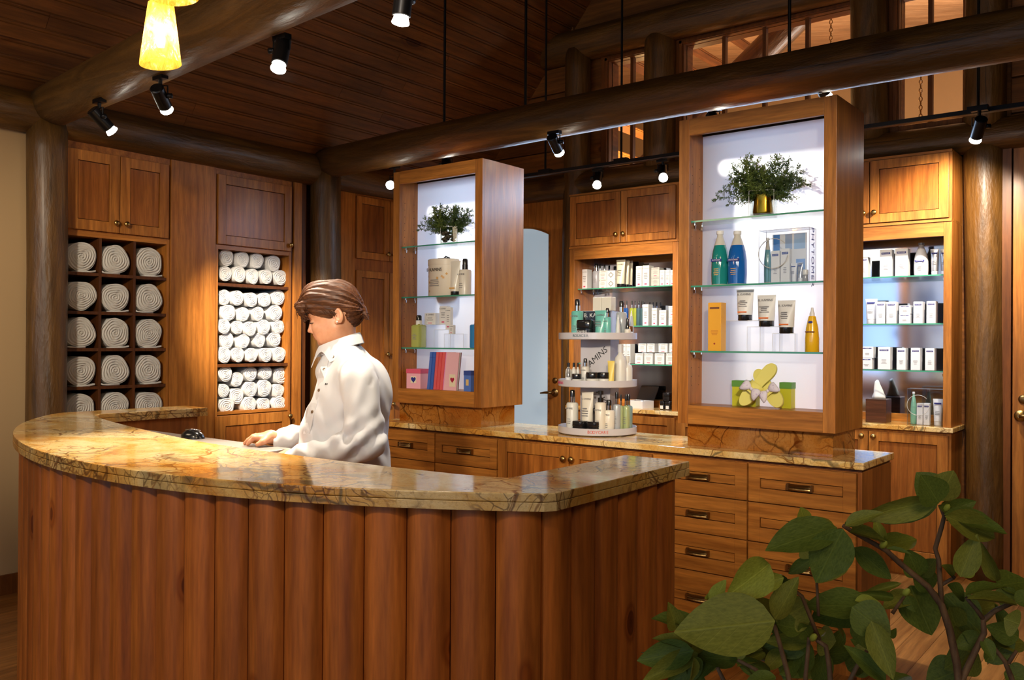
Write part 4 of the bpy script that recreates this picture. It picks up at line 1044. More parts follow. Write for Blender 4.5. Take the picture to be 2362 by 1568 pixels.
for k, (a, b) in enumerate(((595, 667), (674, 745), (778, 862), (876, 930))):
    cx, w, _ = px_item(M1(a), M1(b), 0, YI, Z3); h = tall_at(M1(a), M1y(910), YI, Z3)
    hb = tall_at((M1(568)+M1(641))/2, M1y(999), YI, Z3)
    carton(cx, YI+0.004, Z3+hb+0.009, w*0.97, 0.06, max(0.05, h-hb-0.009), NORM[k]+' carton of the upper row on the third rear shelf', M_WHITE, 'k', GR)
for k, (a, b) in enumerate(((446, 486), (490, 528))): crt(a, b, 915, Z3, NORM[k]+' tall pink dotted carton behind the revolving stand', Y=5.78)
# open presentation box and black jars on the rear worktop
pb = thing('presentation_box', 'open white presentation box with black lining on rear worktop', 'box', (at(1462, 940, 1, 5.70).x, 5.70, ZC), R(-14), GR)
MB().box(-0.09, 0.09, 0, 0.006, 0, 0.055).box(-0.09, 0.09, 0.114, 0.12, 0, 0.055).box(-0.09, -0.084, 0.006, 0.114, 0, 0.055).box(0.084, 0.09, 0.006, 0.114, 0, 0.055).box(-0.084, 0.084, 0.006, 0.114, 0, 0.006).build('tray', M_WHITE2, pb)
MB().box(-0.084, 0.084, 0.006, 0.114, 0.03, 0.036).build('lining', M_BLACKP, pb)
MB().box(-0.09, 0.09, 0.0, 0.006, 0, 0.12).build('lid', M_BLACKP, pb, (0, 0.12, 0.055), (R(-28), 0, 0))
MB().tube([(-0.05, 0.06, 0.045), (0.04, 0.06, 0.047)], 0.008, 10).build('vial', M_CHROME, pb, smooth=True)
for k, (a, b, zt, zb_, lab) in enumerate(((788, 830, 1412, 1490, 'black lidded jar at the bottom of the jar stack, beside the mirror'), (833, 890, 1414, 1498, 'black lidded jar at the bottom of the jar stack, beside the stile'), (815, 885, 1335, 1410, 'black lidded jar on top of the jar stack'))):
    cx, w, _ = px_item(M1(a), M1(b), 0, 5.70, ZC); 
    jar(cx, 5.73, ZC if k < 2 else ZC+0.063, max(w/2, 0.022)*0.96, 0.062, lab, M_BLACKP, M_BLACKP, GR, sq=5.0)
    MB().box(-0.012, 0.012, -0.0255, -0.0245, 0.006, 0.03).build('label', M_WHITE, [o for o in bpy.data.objects if o.name.startswith('cosmetic_jar') and o.parent is None][-1])
# ------------------------------------------------------------------ rear shelves near the log post
def M2(zx): return zx/3.408+1980
def M2y(zy): return zy/3.408+540
GP = 'skin care goods on the rear shelves near the log post'
def crp(z0, z1, zt, zb, lab, Y=5.735, d=0.06, mat=None, brand='p', lift=0.0):
    cx, w, _ = px_item(M2(z0), M2(z1), 0, Y, zb); h = tall_at((M2(z0)+M2(z1))/2, M2y(zt), Y, zb)
    return carton(cx, Y, zb+lift, w*0.97, d, h-lift, lab, mat or M_WHITE2, brand, GP)
crp(0, 73, 180, Z1, 'white carton half hidden by the taller tower, top shelf')
crp(165, 263, 122, Z1, 'tall white carton with navy band, first on the top shelf'); crp(285, 388, 114, Z1, 'tall white carton with navy band beside the white bottle')
cx, w, h = px_item(M2(423), M2(536), M2y(62), 5.735, Z1); bottle(cx, 5.775, Z1, w/2, h, 'white shouldered bottle with grey cap on the top shelf', M_WHITE2, plain('grey_cap', (0.25, 0.25, 0.26, 1), 0.3, 0.5), 'swing', brand='p', group=GP)
for k, (a, b) in enumerate(((555, 626), (632, 702))):
    cx, w, h = px_item(M2(a), M2(b), M2y(116), 5.735, Z1)
    squeeze_tube(cx, 5.765, Z1, w*0.97, h, ('first', 'second')[k]+' silver tube with white cap beside the white bottle', plain('silver_tube', (0.45, 0.46, 0.5, 1), 0.25, 0.6), M_WHITE2, GP, 'p', 0.17)
cx, w, h = px_item(M2(42), M2(136), M2y(510), 5.735, Z2); squeeze_tube(cx, 5.775, Z2, w, h, 'white tube with navy band on the second shelf', M_WHITE2, M_WHITE2, GP, 'p', 0.2)
crp(138, 209, 530, Z2, 'slim white carton beside the white tube'); crp(219, 297, 531, Z2, 'white carton between slim carton and stacked small cartons')
h0 = tall_at(M2(370), M2y(629), 5.735, Z2); crp(317, 409, 629, Z2, 'lower of two stacked small cartons on the second shelf'); crp(319, 411, 560, Z2, 'upper of two stacked small cartons on the second shelf', lift=h0+0.0015)
crp(431, 506, 530, Z2, 'white carton just past the stacked small cartons'); crp(534, 608, 527, Z2, 'white carton at the end of the second shelf')
h0 = tall_at(M2(80), M2y(974), 5.735, Z3); crp(20, 110, 974, Z3, 'lower blue sided small carton on the third shelf'); crp(22, 120, 885, Z3, 'upper blue sided small carton on the third shelf', lift=h0+0.0015)
for k, (a, b, c) in enumerate(((153, 253, 887), (301, 374, 895), (412, 488, 895), (525, 600, 897))): crp(a, b, c, Z3, NORM[k]+' upright carton after the blue sided cartons, third shelf')
# walnut tissue box
cx, w, h = px_item(M2(60), M2(222), M2y(1292), 5.68, ZC)
tb = thing('tissue_box', 'walnut tissue box cover with a white tissue pulled up', 'tissue box', (cx, 5.68, ZC), 0)
MB().box(-w/2, w/2, 0, w, 0, h*0.98).build('cover', M_WALNUT, tb, bevel=0.003)
MB().box(-0.03, 0.03, w*0.4, w*0.6, h*0.98, h*0.985).build('slot', M_GAP, tb)
tz = tall_at(M2(160), M2y(1160), 5.68, ZC)
tm = MB(); rings = []
for k in range(8):
    u = k/7; rings.append([( (0.040*(1-u*0.75))*math.cos(a)*(1+0.25*math.sin(3*a+u*3))-0.012*u, w*0.5+0.014*(1-u*0.5)*math.sin(a)*(1+0.3*math.sin(2*a)), h*0.985+(tz-h)*u*(1+0.12*math.cos(a+1.0))) for a in [2*math.pi*j/18 for j in range(18)]])
tm.loft(rings).build('tissue', plain('tissue_paper', (0.85, 0.85, 0.86, 1), 0.8), tb, smooth=True)
# clear gift bags
def clear_bag(x, y, z, w, h, d, label, text=None):
    t = thing('clear_bag', label, 'bag', (x, y, z))
    f = 0.0012
    MB().box(-w/2, w/2, 0, f, 0, h).build('front_sheet', M_ACRYL, t); MB().box(-w/2, w/2, d-f, d, 0, h).build('rear_sheet', M_ACRYL, t)
    MB().box(-w/2, -w/2+f, f, d-f, 0, h).build('side_sheet', M_ACRYL, t); MB().box(w/2-f, w/2, f, d-f, 0, h).build('side_sheet', M_ACRYL, t)
    MB().box(-w/2, w/2, 0, d, 0, f).build('base_sheet', M_ACRYL, t); MB().box(-w/2, w/2, 0, d, h-f, h).build('flap', M_ACRYL, t)
    s = MB(); r = 0.0009
    for X in (-w/2, w/2):
        for Y in (0, d): s.tube([(X, Y, 0), (X, Y, h)], r, 6)
    for Z in (h,):
        s.tube([(-w/2, 0, Z), (w/2, 0, Z)], r, 6); s.tube([(-w/2, d, Z), (w/2, d, Z)], r, 6); s.tube([(-w/2, 0, Z), (-w/2, d, Z)], r, 6); s.tube([(w/2, 0, Z), (w/2, d, Z)], r, 6)
    s.build('piping', plain('grey_piping', (0.12, 0.11, 0.12, 1), 0.3), t)
    pts = [(-w*0.20+w*0.30*math.cos(a)*1.0, -0.006, h*0.55+h*0.28*math.sin(a)) for a in [R(40+i*12) for i in range(27)]]
    MB().tube(pts, 0.0016, 6).build('handle', plain('clear_cord', (0.55, 0.53, 0.5, 1), 0.2), t, smooth=True)
    if text: letters(text, d*0.56, M_NAVY, t, (w/2+0.0008, d*0.5, h*0.46), (math.pi/2, math.pi/2, math.pi/2), space=1.12)
    return t
xa, w, h = px_item(M2(388), M2(684), M2y(1218), 5.675, ZC)
clear_bag(xa, 5.675, ZC, w, h, 0.085, 'clear gift bag of products on the rear worktop')
cx, ww, hh = px_item(M2(405), M2(455), M2y(1240), 5.69, ZC); bottle(cx, 5.715, ZC+0.0015, ww/2, hh, 'pale green bottle inside the gift bag on rear worktop', plain('pale_green_liquid', srgb(130, 190, 165), 0.1, coat=0.4), M_WHITE2, 'swing', group=GP)
for k, (a, b) in enumerate(((461, 510), (514, 564))): 
    cx, ww, hh = px_item(M2(a), M2(b), M2y(1332), 5.69, ZC); carton(cx, 5.69, ZC+0.0015, ww*0.96, 0.035, hh, ('first', 'second')[k]+' slim carton inside the gift bag on rear worktop', M_WHITE2, 'p', GP)
cx, ww, hh = px_item(M2(578), M2(668), M2y(1302), 5.69, ZC); squeeze_tube(cx, 5.718, ZC+0.0015, ww*0.92, hh, 'white tube inside the gift bag on rear worktop', M_WHITE2, M_WHITE2, GP, 'p', 0.16)
# ================================================================== GOODS IN THE TOWERS
S1, S2, S3 = 1.9862, 1.6772, 1.3672
ZB1, ZB2 = 1.1172, 1.1092
YF = 3.80
GS = 'gifts in the shorter display tower'; GTT = 'goods in the taller display tower'
def sprig_mesh(seed, L=0.16):
    "one conifer sprig: a curved stem with side twigs set with small flat needles"
    rg = random.Random(seed); m = MB()
    def needles(p, d, n, ln):
        for k in range(n):
            u = (k+0.5)/n; c = p+d*u
            for sgn in (-1, 1):
                side = d.cross(Vector((rg.uniform(-1, 1), rg.uniform(-1, 1), rg.uniform(-0.3, 1)))).normalized()
                nd = (side*sgn*0.9+d.normalized()*0.7).normalized()*ln*rg.uniform(0.7, 1.2)
                wv = nd.cross(Vector((rg.random()-.5, rg.random()-.5, rg.random()-.5))).normalized()*ln*0.16
                m.add([c, c+nd*0.5+wv, c+nd, c+nd*0.5-wv], [(0, 1, 2, 3)])
    base = Vector((0, 0, 0)); d = Vector((0, 0, 1)); pts = [base]
    bend = Vector((rg.uniform(-0.12, 0.12), rg.uniform(-0.12, 0.12), 0))
    for k in range(7):
        d = (d+bend).normalized(); pts.append(pts[-1]+d*L/7)
    m.tube(pts, [0.0016*(1-0.1*i) for i in range(8)], 5)
    for k in range(1, 7):
        p = pts[k]; dd = pts[k+1]-pts[k]
        needles(p, dd, 5, 0.010)
        for sgn in (-1, 1):
            a = rg.uniform(0, 6.28); ax = Vector((math.cos(a), math.sin(a), 0.75)).normalized()
            tw = ax*L*0.34*(1-k*0.09)*rg.uniform(0.7, 1.2)
            m.tube([p, p+tw*0.5, p+tw+Vector((0, 0, -0.003))], [0.001, 0.0009, 0.0006], 4)
            needles(p+tw*0.12, tw*0.9, 8, 0.010)
    return m
M_FERN = plain('conifer_green', srgb(62, 82, 30), 0.55)
FERN2 = plain('conifer_tip_green', srgb(96, 112, 44), 0.55)
SPR = [sprig_mesh(s).mesh('sprig', M_FERN if s % 3 else FERN2) for s in range(6)]
M_VGLASS = thin_glass('vase_glass', (0.93, 0.95, 0.93, 1))
def cube_vase(x, y, z, w, label_v, label_p, fill, seed, spread, L, rz):
    t = thing('glass_vase', label_v, 'vase', (x, y, z), rz)
    f = 0.005; h = w*1.02
    MB().box(-w/2, w/2, -w/2, -w/2+f, 0, h).box(-w/2, w/2, w/2-f, w/2, 0, h).box(-w/2, -w/2+f, -w/2+f, w/2-f, 0, h).box(w/2-f, w/2, -w/2+f, w/2-f, 0, h).box(-w/2+f, w/2-f, -w/2+f, w/2-f, 0, f*2).build('body', M_VGLASS, t)
    e = MB()
    for sx in (-1, 1):
        for sy in (-1, 1): e.tube([(sx*(w/2-0.001), sy*(w/2-0.001), 0.002), (sx*(w/2-0.001), sy*(w/2-0.001), h)], 0.0012, 6)
    e.tube([(-w/2, -w/2, h), (w/2, -w/2, h), (w/2, w/2, h), (-w/2, w/2, h), (-w/2, -w/2, h)], 0.001, 5)
    e.build('edges', plain('bright_glass_edge', (0.75, 0.72, 0.66, 1), 0.1), t)
    rg = random.Random(seed)
    if fill == 'stones':
        pm = MB()
        for k in range(26):
            c = Vector((rg.uniform(-.36, .36)*w, rg.uniform(-.36, .36)*w, f*2+rg.uniform(.08, .58)*w)); r_ = w*rg.uniform(.10, .15)
            rings = [[(c.x+r_*math.sin(math.pi*i/6)*math.cos(2*math.pi*j/9)*1.15, c.y+r_*math.sin(math.pi*i/6)*math.sin(2*math.pi*j/9), c.z-r_*0.8*math.cos(math.pi*i/6)) for j in range(9)] for i in range(7)]
            pm.loft(rings, False, False)
        o = pm.build('pebbles', plain('dark_pebble', srgb(86, 74, 56), 0.5), t, smooth=True); o['kind'] = 'stuff'
    else:
        MB().lathe([(0.0, 0.0), (w*0.38, 0.0), (w*0.40, 0.01), (w*0.36, h*0.5), (w*0.40, h*0.78), (0.0, h*0.8)], 28, (0, 0, f*2), pw=3.0).build('gold_liner', plain('gold_foil', srgb(150, 112, 34), 0.2, 1.0), t, smooth='auto')
    pl = thing('conifer_arrangement', label_p, 'plant', (x, y, z+h*0.62), rz)
    for k in range(60):
        a = rg.uniform(0, 6.28); el = rg.uniform(0.05, 1.0)**0.8*spread
        d = Vector((math.cos(a)*math.sin(el)*1.35, math.sin(a)*math.sin(el)*0.42, math.cos(el)))
        o = put('sprig', SPR[rg.randrange(6)], pl, (math.cos(a)*w*0.20, math.sin(a)*w*0.2, 0), d.to_track_quat('Z', 'Y').to_euler())
        q = L/0.16*rg.uniform(0.72, 1.08); o.scale = (q, q, q)
pc = at(1035, 560, 1, 3.845); cube_vase(pc.x, 3.848, S1, 0.100, 'square glass vase of dark pebbles in the shorter tower', 'conifer greenery in the pebble filled vase', 'stones', 4, 1.05, 0.185, R(40))
pc = at(1759, 490, 1, 3.845); cube_vase(pc.x, 3.850, S1, 0.112, 'square glass vase with gold lining in the taller tower', 'conifer greenery in the gold lined vase', 'gold', 9, 1.2, 0.215, R(14))
# ---- shorter tower, second shelf
cx, w, h = px_item(969, 1030, 596, 3.80, S2)
tn = thing('round_tin', 'cream round gift tin lettered and tied with black ribbon', 'tin', (cx, 3.80+w*0.42, S2), 0, GS); r = w/2*0.94; hh = h
MB().lathe([(r*0.99, 0), (r, 0.002), (r, hh*0.84)], 30, sy=0.8).build('body', plain('cream_tin', srgb(236, 222, 198), 0.4), tn, smooth='auto')
MB().lathe([(r*1.03, 0), (r*1.03, hh*0.15), (r*0.98, hh*0.16), (0, hh*0.16)], 30, (0, 0, hh*0.84), sy=0.8).build('lid', plain('cream_tin', None), tn, smooth='auto')
letters('B KAMINS', r*0.27, M_INK, tn, (0, -r*0.8-0.004, hh*0.70)); lines(tn, r*0.9, -r*0.8-0.003, hh*0.42, 4, hh*0.05, M_GREYINK, 3)
for k in range(7):
    rg = random.Random(k); a = -math.pi/2+rg.uniform(-0.9, 0.9); q = 0.006
    MB().box(-q, q, -0.001, 0, -q, q).build('star', M_GOLDINK, tn, (r*1.01*math.cos(a), r*0.8*math.sin(a)*1.02, hh*rg.uniform(0.08, 0.62)), (0, R(20*k), a+math.pi/2))
MB().tube([(-r*1.05, 0, hh*0.72), (-r*1.0, -0.01, hh*0.98), (-r*0.3, -0.012, hh*1.03), (r*0.4, -0.01, hh*1.02), (r*1.02, 0, hh*0.97)], 0.004, 6).tube([(r*0.2, -0.02, hh*1.02), (r*0.35, -0.02, hh*1.07), (r*0.6, -0.015, hh*1.02)], 0.005, 6).build('ribbon', M_BLACKP, tn, smooth=True)
cx, w, h = px_item(1030, 1053, 602, 3.81, S2); squeeze_tube(cx, 3.845, S2, w*0.97, h, 'cream tube with gold blotches and black cap in the shorter tower', M_CREAM, None, GS, None, 0.12, M_GOLDINK)
cx, w, h = px_item(1052, 1075, 595, 3.81, S2); bottle(cx, 3.845, S2, w/2*0.95, h, 'cream pump bottle with black top in the shorter tower', M_CREAM, None, 'spray', M_BLACKP, GS, 'k')
# ---- third shelf
M_OLIVEG = plain('olive_glass', srgb(172, 176, 92), 0.08, coat=0.6)
cx, w, h = px_item(949, 971, 726, 3.80, S3); bottle(cx, 3.825, S3, w/2*0.95, h, 'olive green spray bottle in the shorter tower', M_OLIVEG, None, 'spray', M_WHITE, GS, 'g', 4.0)
cx, w, h = px_item(1083, 1107, 724, 3.80, S3); bottle(cx, 3.825, S3, w/2*0.95, h, 'bright blue spray bottle in the shorter tower', plain('bright_blue_liquid', srgb(40, 130, 190), 0.08, coat=0.6), M_WHITE, 'spray', M_WHITE, GS, None, 4.0)
def riser(x0, x1, y0, y1, z0, z1, label, group):
    t = thing('acrylic_riser', label, 'display riser', ((x0+x1)/2, y0, z0), 0, group); w = x1-x0; h = z1-z0; d = y1-y0; f = 0.003
    MB().box(-w/2, w/2, 0, d, h-f, h).build('top_plate', M_ACRYL, t); MB().box(-w/2, -w/2+f, 0, d, 0, h-f).build('side_plate', M_ACRYL, t); MB().box(w/2-f, w/2, 0, d, 0, h-f).build('side_plate', M_ACRYL, t)
    e = MB(); r = 0.0009
    e.tube([(-w/2, 0, h), (w/2, 0, h)], r, 6).tube([(-w/2, 0, 0), (-w/2, 0, h)], r*0.8, 6).tube([(w/2, 0, 0), (w/2, 0, h)], r*0.8, 6)
    e.build('edges', plain('bright_glass_edge', None), t)
    return t
za = at(990, 748, 1, 3.84).z; zb_ = at(1030, 760, 1, 3.82).z; zc_ = at(1045, 770, 1, 3.80).z
riser(at(971, 750, 1, 3.86).x, at(1036, 750, 1, 3.86).x, 3.86, 3.91, S3, za, 'tallest clear acrylic riser in the shorter tower', GS)
riser(at(1003, 750, 1, 3.83).x, at(1040, 750, 1, 3.83).x, 3.825, 3.857, S3, zb_, 'middle clear acrylic riser in the shorter tower', GS)
riser(at(1026, 770, 1, 3.79).x, at(1070, 770, 1, 3.79).x, 3.785, 3.822, S3, zc_, 'lowest clear acrylic riser in the shorter tower', GS)
cx, w, h = px_item(979, 1004, 722, 3.862, za); carton(cx, 3.864, za, w, 0.04, h, 'small square white carton on the tallest acrylic riser', M_WHITE, 'k', GS)
cx, w, h = px_item(1013, 1030, 706, 3.862, za); carton(cx, 3.864, za, w, 0.035, h, 'tall white carton on the tallest acrylic riser', M_WHITE, 'k', GS)
cx, w, h = px_item(1028, 1039, 709, 3.828, zb_); carton(cx, 3.828, zb_, w, 0.025, h, 'slim white carton on the middle acrylic riser', M_WHITE, 'k', GS)
cx, w, h = px_item(1036, 1046, 750, 3.79, zc_); carton(cx, 3.79, zc_, w, 0.02, h, 'tiny white carton on the lowest acrylic riser', M_WHITE, 'k', GS)
# ---- shorter tower floor: gift box, albums, blue box
cx, w, h = px_item(939, 971, 851, 3.79, ZB1)
gb = thing('gift_box', 'pink gift box with rose lid and navy heart', 'box', (cx, 3.79, ZB1), 0, GS)
MB().box(-w/2, w/2, 0, w*0.95, 0, h*0.80).build('body', plain('pink_card', srgb(244, 176, 186), 0.5), gb)
MB().box(-w/2-0.002, w/2+0.002, -0.002, w*0.95+0.002, h*0.78, h).build('lid', plain('rose_card', srgb(226, 92, 118), 0.5), gb)
def heart(n=22, s=1.0): return [(s*0.0625*16*math.sin(t)**3/1.0*0.5, s*0.03125*(13*math.cos(t)-5*math.cos(2*t)-2*math.cos(3*t)-math.cos(4*t))) for t in [2*math.pi*k/n for k in range(n)]]
MB().box(-w*0.2, w*0.2, -0.0008, 0, h*0.28, h*0.62).build('picture', plain('cream_print', srgb(240, 226, 190), 0.6), gb)
MB().prism_y([(x*w*0.34, h*0.46+z*w*0.34) for x, z in heart()], -0.0016, -0.0008).build('heart', M_NAVY, gb)
ax, aw, ah = px_item(985, 1077, 811, 3.80, ZB1)
alb = [('blue', srgb(70, 110, 190), 0.010), ('blue', srgb(62, 100, 182), 0.010), ('coral', srgb(226, 96, 96), 0.011), ('coral', srgb(224, 92, 92), 0.011), ('coral', srgb(228, 100, 98), 0.011), ('pink', srgb(246, 190, 196), 0.012)]
# albums: spines toward the viewer on one side, front cover angled toward the viewer
x0 = at(987, 900, 1, 3.80).x; step = (at(1021, 900, 1, 3.80).x-x0)/5.0
for k, (nm, c, th) in enumerate(alb):
    lb = ['blue album, outermost of the row', 'blue album between the outer blue album and the coral ones', 'coral album next to the blue albums', 'coral album in the middle of the three coral ones', 'coral album next to the pink album', 'pink album with a heart picture on its cover'][k]
    t = thing('album', lb, 'book', (x0+step*k+0.004, 3.787+0.002*k, ZB1), R(-7), 'albums in the shorter display tower')
    wdt = 0.155 if k == 5 else 0.075; H = ah*0.985
    sk = 0.028
    def slab_(a, b, y0, y1, mt, nm_):
        MB().add([(a, y0, 0), (b, y0, 0), (b, y1, 0), (a, y1, 0), (a+sk, y0, H), (b+sk, y0, H), (b+sk, y1, H), (a+sk, y1, H)], [(0, 3, 2, 1), (4, 5, 6, 7), (0, 1, 5, 4), (1, 2, 6, 5), (2, 3, 7, 6), (3, 0, 4, 7)]).build(nm_, mt, t)
    mt = plain('album_%s_%d' % (nm, k), c, 0.5)
    if k < 5:
        slab_(0, step*0.94, 0, 0.085, mt, 'cover'); 
        MB().box(0.0, step*0.94, -0.0006, 0, 0, 0.0012).build('band', M_NAVY if k < 2 else plain('rose_card', None), t, (sk*0.85, 0, H*0.85))
    else:
        slab_(0, 0.006, -0.001, 0.02, plain('lilac_card', srgb(230, 150, 196), 0.5), 'spine'); slab_(0.006, 0.118, 0, 0.004, mt, 'cover'); slab_(0.006, 0.114, 0.004, 0.017, M_WHITE, 'pages'); slab_(0.006, 0.118, 0.017, 0.02, plain('mauve_card', srgb(130, 84, 92), 0.5), 'back_cover')
        MB().box(-0.026, 0.026, -0.0009, 0, -0.036, 0.036).build('picture', plain('cream_print', None), t, (0.086, 0, 0.058))
        MB().prism_y([(x*0.036, z*0.036) for x, z in heart()], -0.0016, -0.0009).build('heart', plain('crimson_print', srgb(178, 34, 66), 0.5), t, (0.086, 0, 0.062))
cx, w, h = px_item(1069, 1085, 855, 3.775, ZB1)
bb_ = thing('gift_box', 'small blue gift box with a gold picture', 'box', (cx+0.004, 3.778, ZB1), 0, GS)
MB().box(-w/2, w/2, 0, w, 0, h*0.8).build('body', plain('blue_card', srgb(86, 120, 196), 0.5), bb_); MB().box(-w/2-0.001, w/2+0.001, -0.001, w+0.001, h*0.78, h).build('lid', plain('navy_card', srgb(56, 78, 150), 0.5), bb_)
MB().box(-w*0.2, w*0.2, -0.0008, 0, h*0.28, h*0.58).build('picture', plain('gold_print', srgb(226, 190, 120), 0.5), bb_)
# ---- taller tower, second shelf: bottles and gift bag
for k, (a, b, c, nm) in enumerate(((1635, 1672, srgb(28, 128, 122), 'teal green'), (1672, 1714, srgb(24, 92, 170), 'deep blue'))):
    cx, w, h = px_item(a, b, 530, 3.79, S2)
    bottle(cx, 3.822+0.004*k, S2, w/2*0.985, h, nm+' shouldered bottle with white cap in the taller tower', plain('clear_neck_glass', (0.62, 0.58, 0.50, 1), 0.1, coat=0.5), M_WHITE, 'swing', group=GTT, brand='p', fill=plain('liquid_'+nm.replace(' ', '_'), c, 0.08, coat=0.6))
cx, w, h = px_item(1750, 1866, 528, 3.785, S2)
clear_bag(cx, 3.785, S2, w, h, 0.085, 'clear gift bag with vertical lettering in the taller tower', 'PHYTOMER')
x_, w_, h_ = px_item(1760, 1776, 548, 3.80, S2); bottle(x_, 3.812, S2+0.0015, w_/2, h_, 'half full teal bottle inside the lettered gift bag', plain('clear_neck_glass', None), M_WHITE, 'swing', group=GTT, fill=plain('pale_teal_liquid', srgb(98, 150, 160), 0.1, coat=0.5))
for k, (a, b, yt) in enumerate(((1777, 1797, 579), (1799, 1820, 574))):
    x_, w_, h_ = px_item(a, b, yt, 3.797, S2); carton(x_, 3.80, S2+0.0015, w_*0.97, 0.03, h_, ('first', 'second')[k]+' cream carton inside the lettered gift bag', M_WHITE, 'p', GTT)
for k, (a, b, yt) in enumerate(((1822, 1836, 609), (1837, 1850, 607))):
    x_, w_, h_ = px_item(a, b, yt, 3.795, S2); squeeze_tube(x_, 3.806, S2+0.0015, w_, h_, ('small white tube', 'small silver tube')[k]+' inside the lettered gift bag', (M_WHITE2, plain('silver_tube', None))[k], M_WHITE2, GTT, 'p', 0.2)
x_, w_, h_ = px_item(1849, 1864, 622, 3.80, S2); jar(x_-0.004, 3.815, S2+0.0015, w_/2*0.92, h_, 'cream lidded jar inside the lettered gift bag', plain('taupe_glass', srgb(150, 140, 126), 0.2), M_CREAM, GTT)
x_, w_, h_ = px_item(1781, 1860, 536, 3.855, S2)
cd = thing('brochure', 'blue and white brochure standing in the lettered gift bag', 'brochure', (x_, 3.855, S2+0.0015), 0, GTT)
MB().box(-w_/2, w_/2, 0, 0.002, 0, h_*0.97).build('sheet', M_WHITE2, cd)
for k, (a, b, c, d_) in enumerate(((-0.47, -0.28, 0.62, 0.96), (-0.12, 0.08, 0.66, 0.96), (0.14, 0.46, 0.66, 0.96), (0.2, 0.46, 0.16, 0.46))):
    MB().box(w_*a, w_*b, -0.0006, 0, h_*c, h_*d_).build('photo', plain('photo_%d' % k, (srgb(70, 130, 200), srgb(150, 170, 200), srgb(160, 190, 224), srgb(130, 165, 220))[k], 0.4), cd)
# ---- taller tower, third shelf
cx, w, h = px_item(1633, 1663, 698, 3.79, S3); oc = carton(cx, 3.792, S3, w, 0.055, h, 'tall golden yellow carton in the taller tower', plain('golden_card', srgb(236, 168, 44), 0.45), None, GTT)
MB().box(-w*0.36, w*0.36, -0.0007, -0.0002, h*0.87, h*0.91).build('band', plain('brown_ink', srgb(120, 70, 40), 0.5), oc); MB().lathe([(0.0045, 0), (0.0045, 0.0006)], 12).build('dot', plain('red_ink', srgb(160, 40, 30), 0.5), oc, (0, -0.0001, h*0.15), (math.pi/2, 0, 0)); lines(oc, w*0.6, -0.0002, h*0.42, 4, h*0.03, plain('amber_ink', srgb(200, 120, 40), 0.5), 6)
M_YEL = plain('sun_yellow_plastic', srgb(240, 186, 30), 0.25, coat=0.5)
cx, w, h = px_item(1853, 1885, 709, 3.79, S3); yb_ = bottle(cx, 3.815, S3, w/2, h, 'yellow mist bottle with white nozzle in the taller tower', M_YEL, M_WHITE, 'cone', group=GTT)
MB().lathe([(0.010, 0), (0.010, 0.0008)], 16, sx=1.0, sy=0.55).build('badge', M_NAVY, yb_, (0, -w*0.36, h*0.67), (math.pi/2-0.2, 0, 0)); MB().box(-w*0.33, w*0.33, -w*0.5-0.001, -w*0.5+0.004, h*0.44, h*0.465).build('band', plain('brown_ink', None), yb_)
zs = [at(1720, 739, 1, 3.86).z, at(1770, 753, 1, 3.83).z, at(1815, 769, 1, 3.80).z]
riser(at(1672, 740, 1, 3.86).x, at(1753, 740, 1, 3.86).x, 3.862, 3.912, S3, zs[0], 'tallest clear acrylic riser in the taller tower', GTT)
riser(at(1725, 754, 1, 3.83).x, at(1800, 754, 1, 3.83).x, 3.822, 3.859, S3, zs[1], 'middle clear acrylic riser in the taller tower', GTT)
riser(at(1783, 769, 1, 3.79).x, at(1835, 769, 1, 3.79).x, 3.784, 3.819, S3, zs[2], 'lowest clear acrylic riser in the taller tower', GTT)
for k, (a, b, yt, Y) in enumerate(((1699, 1739, 669, 3.885), (1747, 1790, 682, 3.842), (1794, 1835, 694, 3.803))):
    cx, w, h = px_item(a, b, yt, Y, zs[k])
    squeeze_tube(cx, Y, zs[k], w, h, 'white tube with black cap on the %s acrylic riser in taller tower' % ('tallest', 'middle', 'lowest')[k], M_WHITE, None, GTT, 'k', 0.19, plain('orange_ink', srgb(236, 120, 50), 0.5))
# ---- taller tower floor: two green boxes and a pair of yellow sandals
def green_box(px0, px1, ytop, Y, w3, label, rz=0):
    cx, w, h = px_item(px0, px1, ytop, Y, ZB2)
    t = thing('shoe_box', label, 'box', (cx, Y, ZB2), rz, GTT)
    MB().box(-w/2, w/2, 0, w3, 0, h*0.80).build('body', plain('lime_card', srgb(200, 196, 40), 0.5), t); MB().box(-w/2-0.002, w/2+0.002, -0.002, w3+0.002, h*0.76, h).build('lid', plain('leaf_card', srgb(96, 150, 62), 0.5), t)
green_box(1690, 1744, 878, 3.866, 0.05, 'lime shoe box with green lid behind the crossed sandal'); green_box(1800, 1826, 882, 3.866, 0.05, 'lime shoe box with green lid beside the sandals')
M_SOLE = plain('lemon_foam', srgb(238, 226, 120), 0.6); M_SOLE2 = plain('lime_foam_edge', srgb(190, 184, 72), 0.6); M_BOW = plain('lilac_bow_cloth', srgb(232, 222, 232), 0.7)
M_BOWDOT = plain('bow_dots', srgb(206, 176, 214), 0.7)
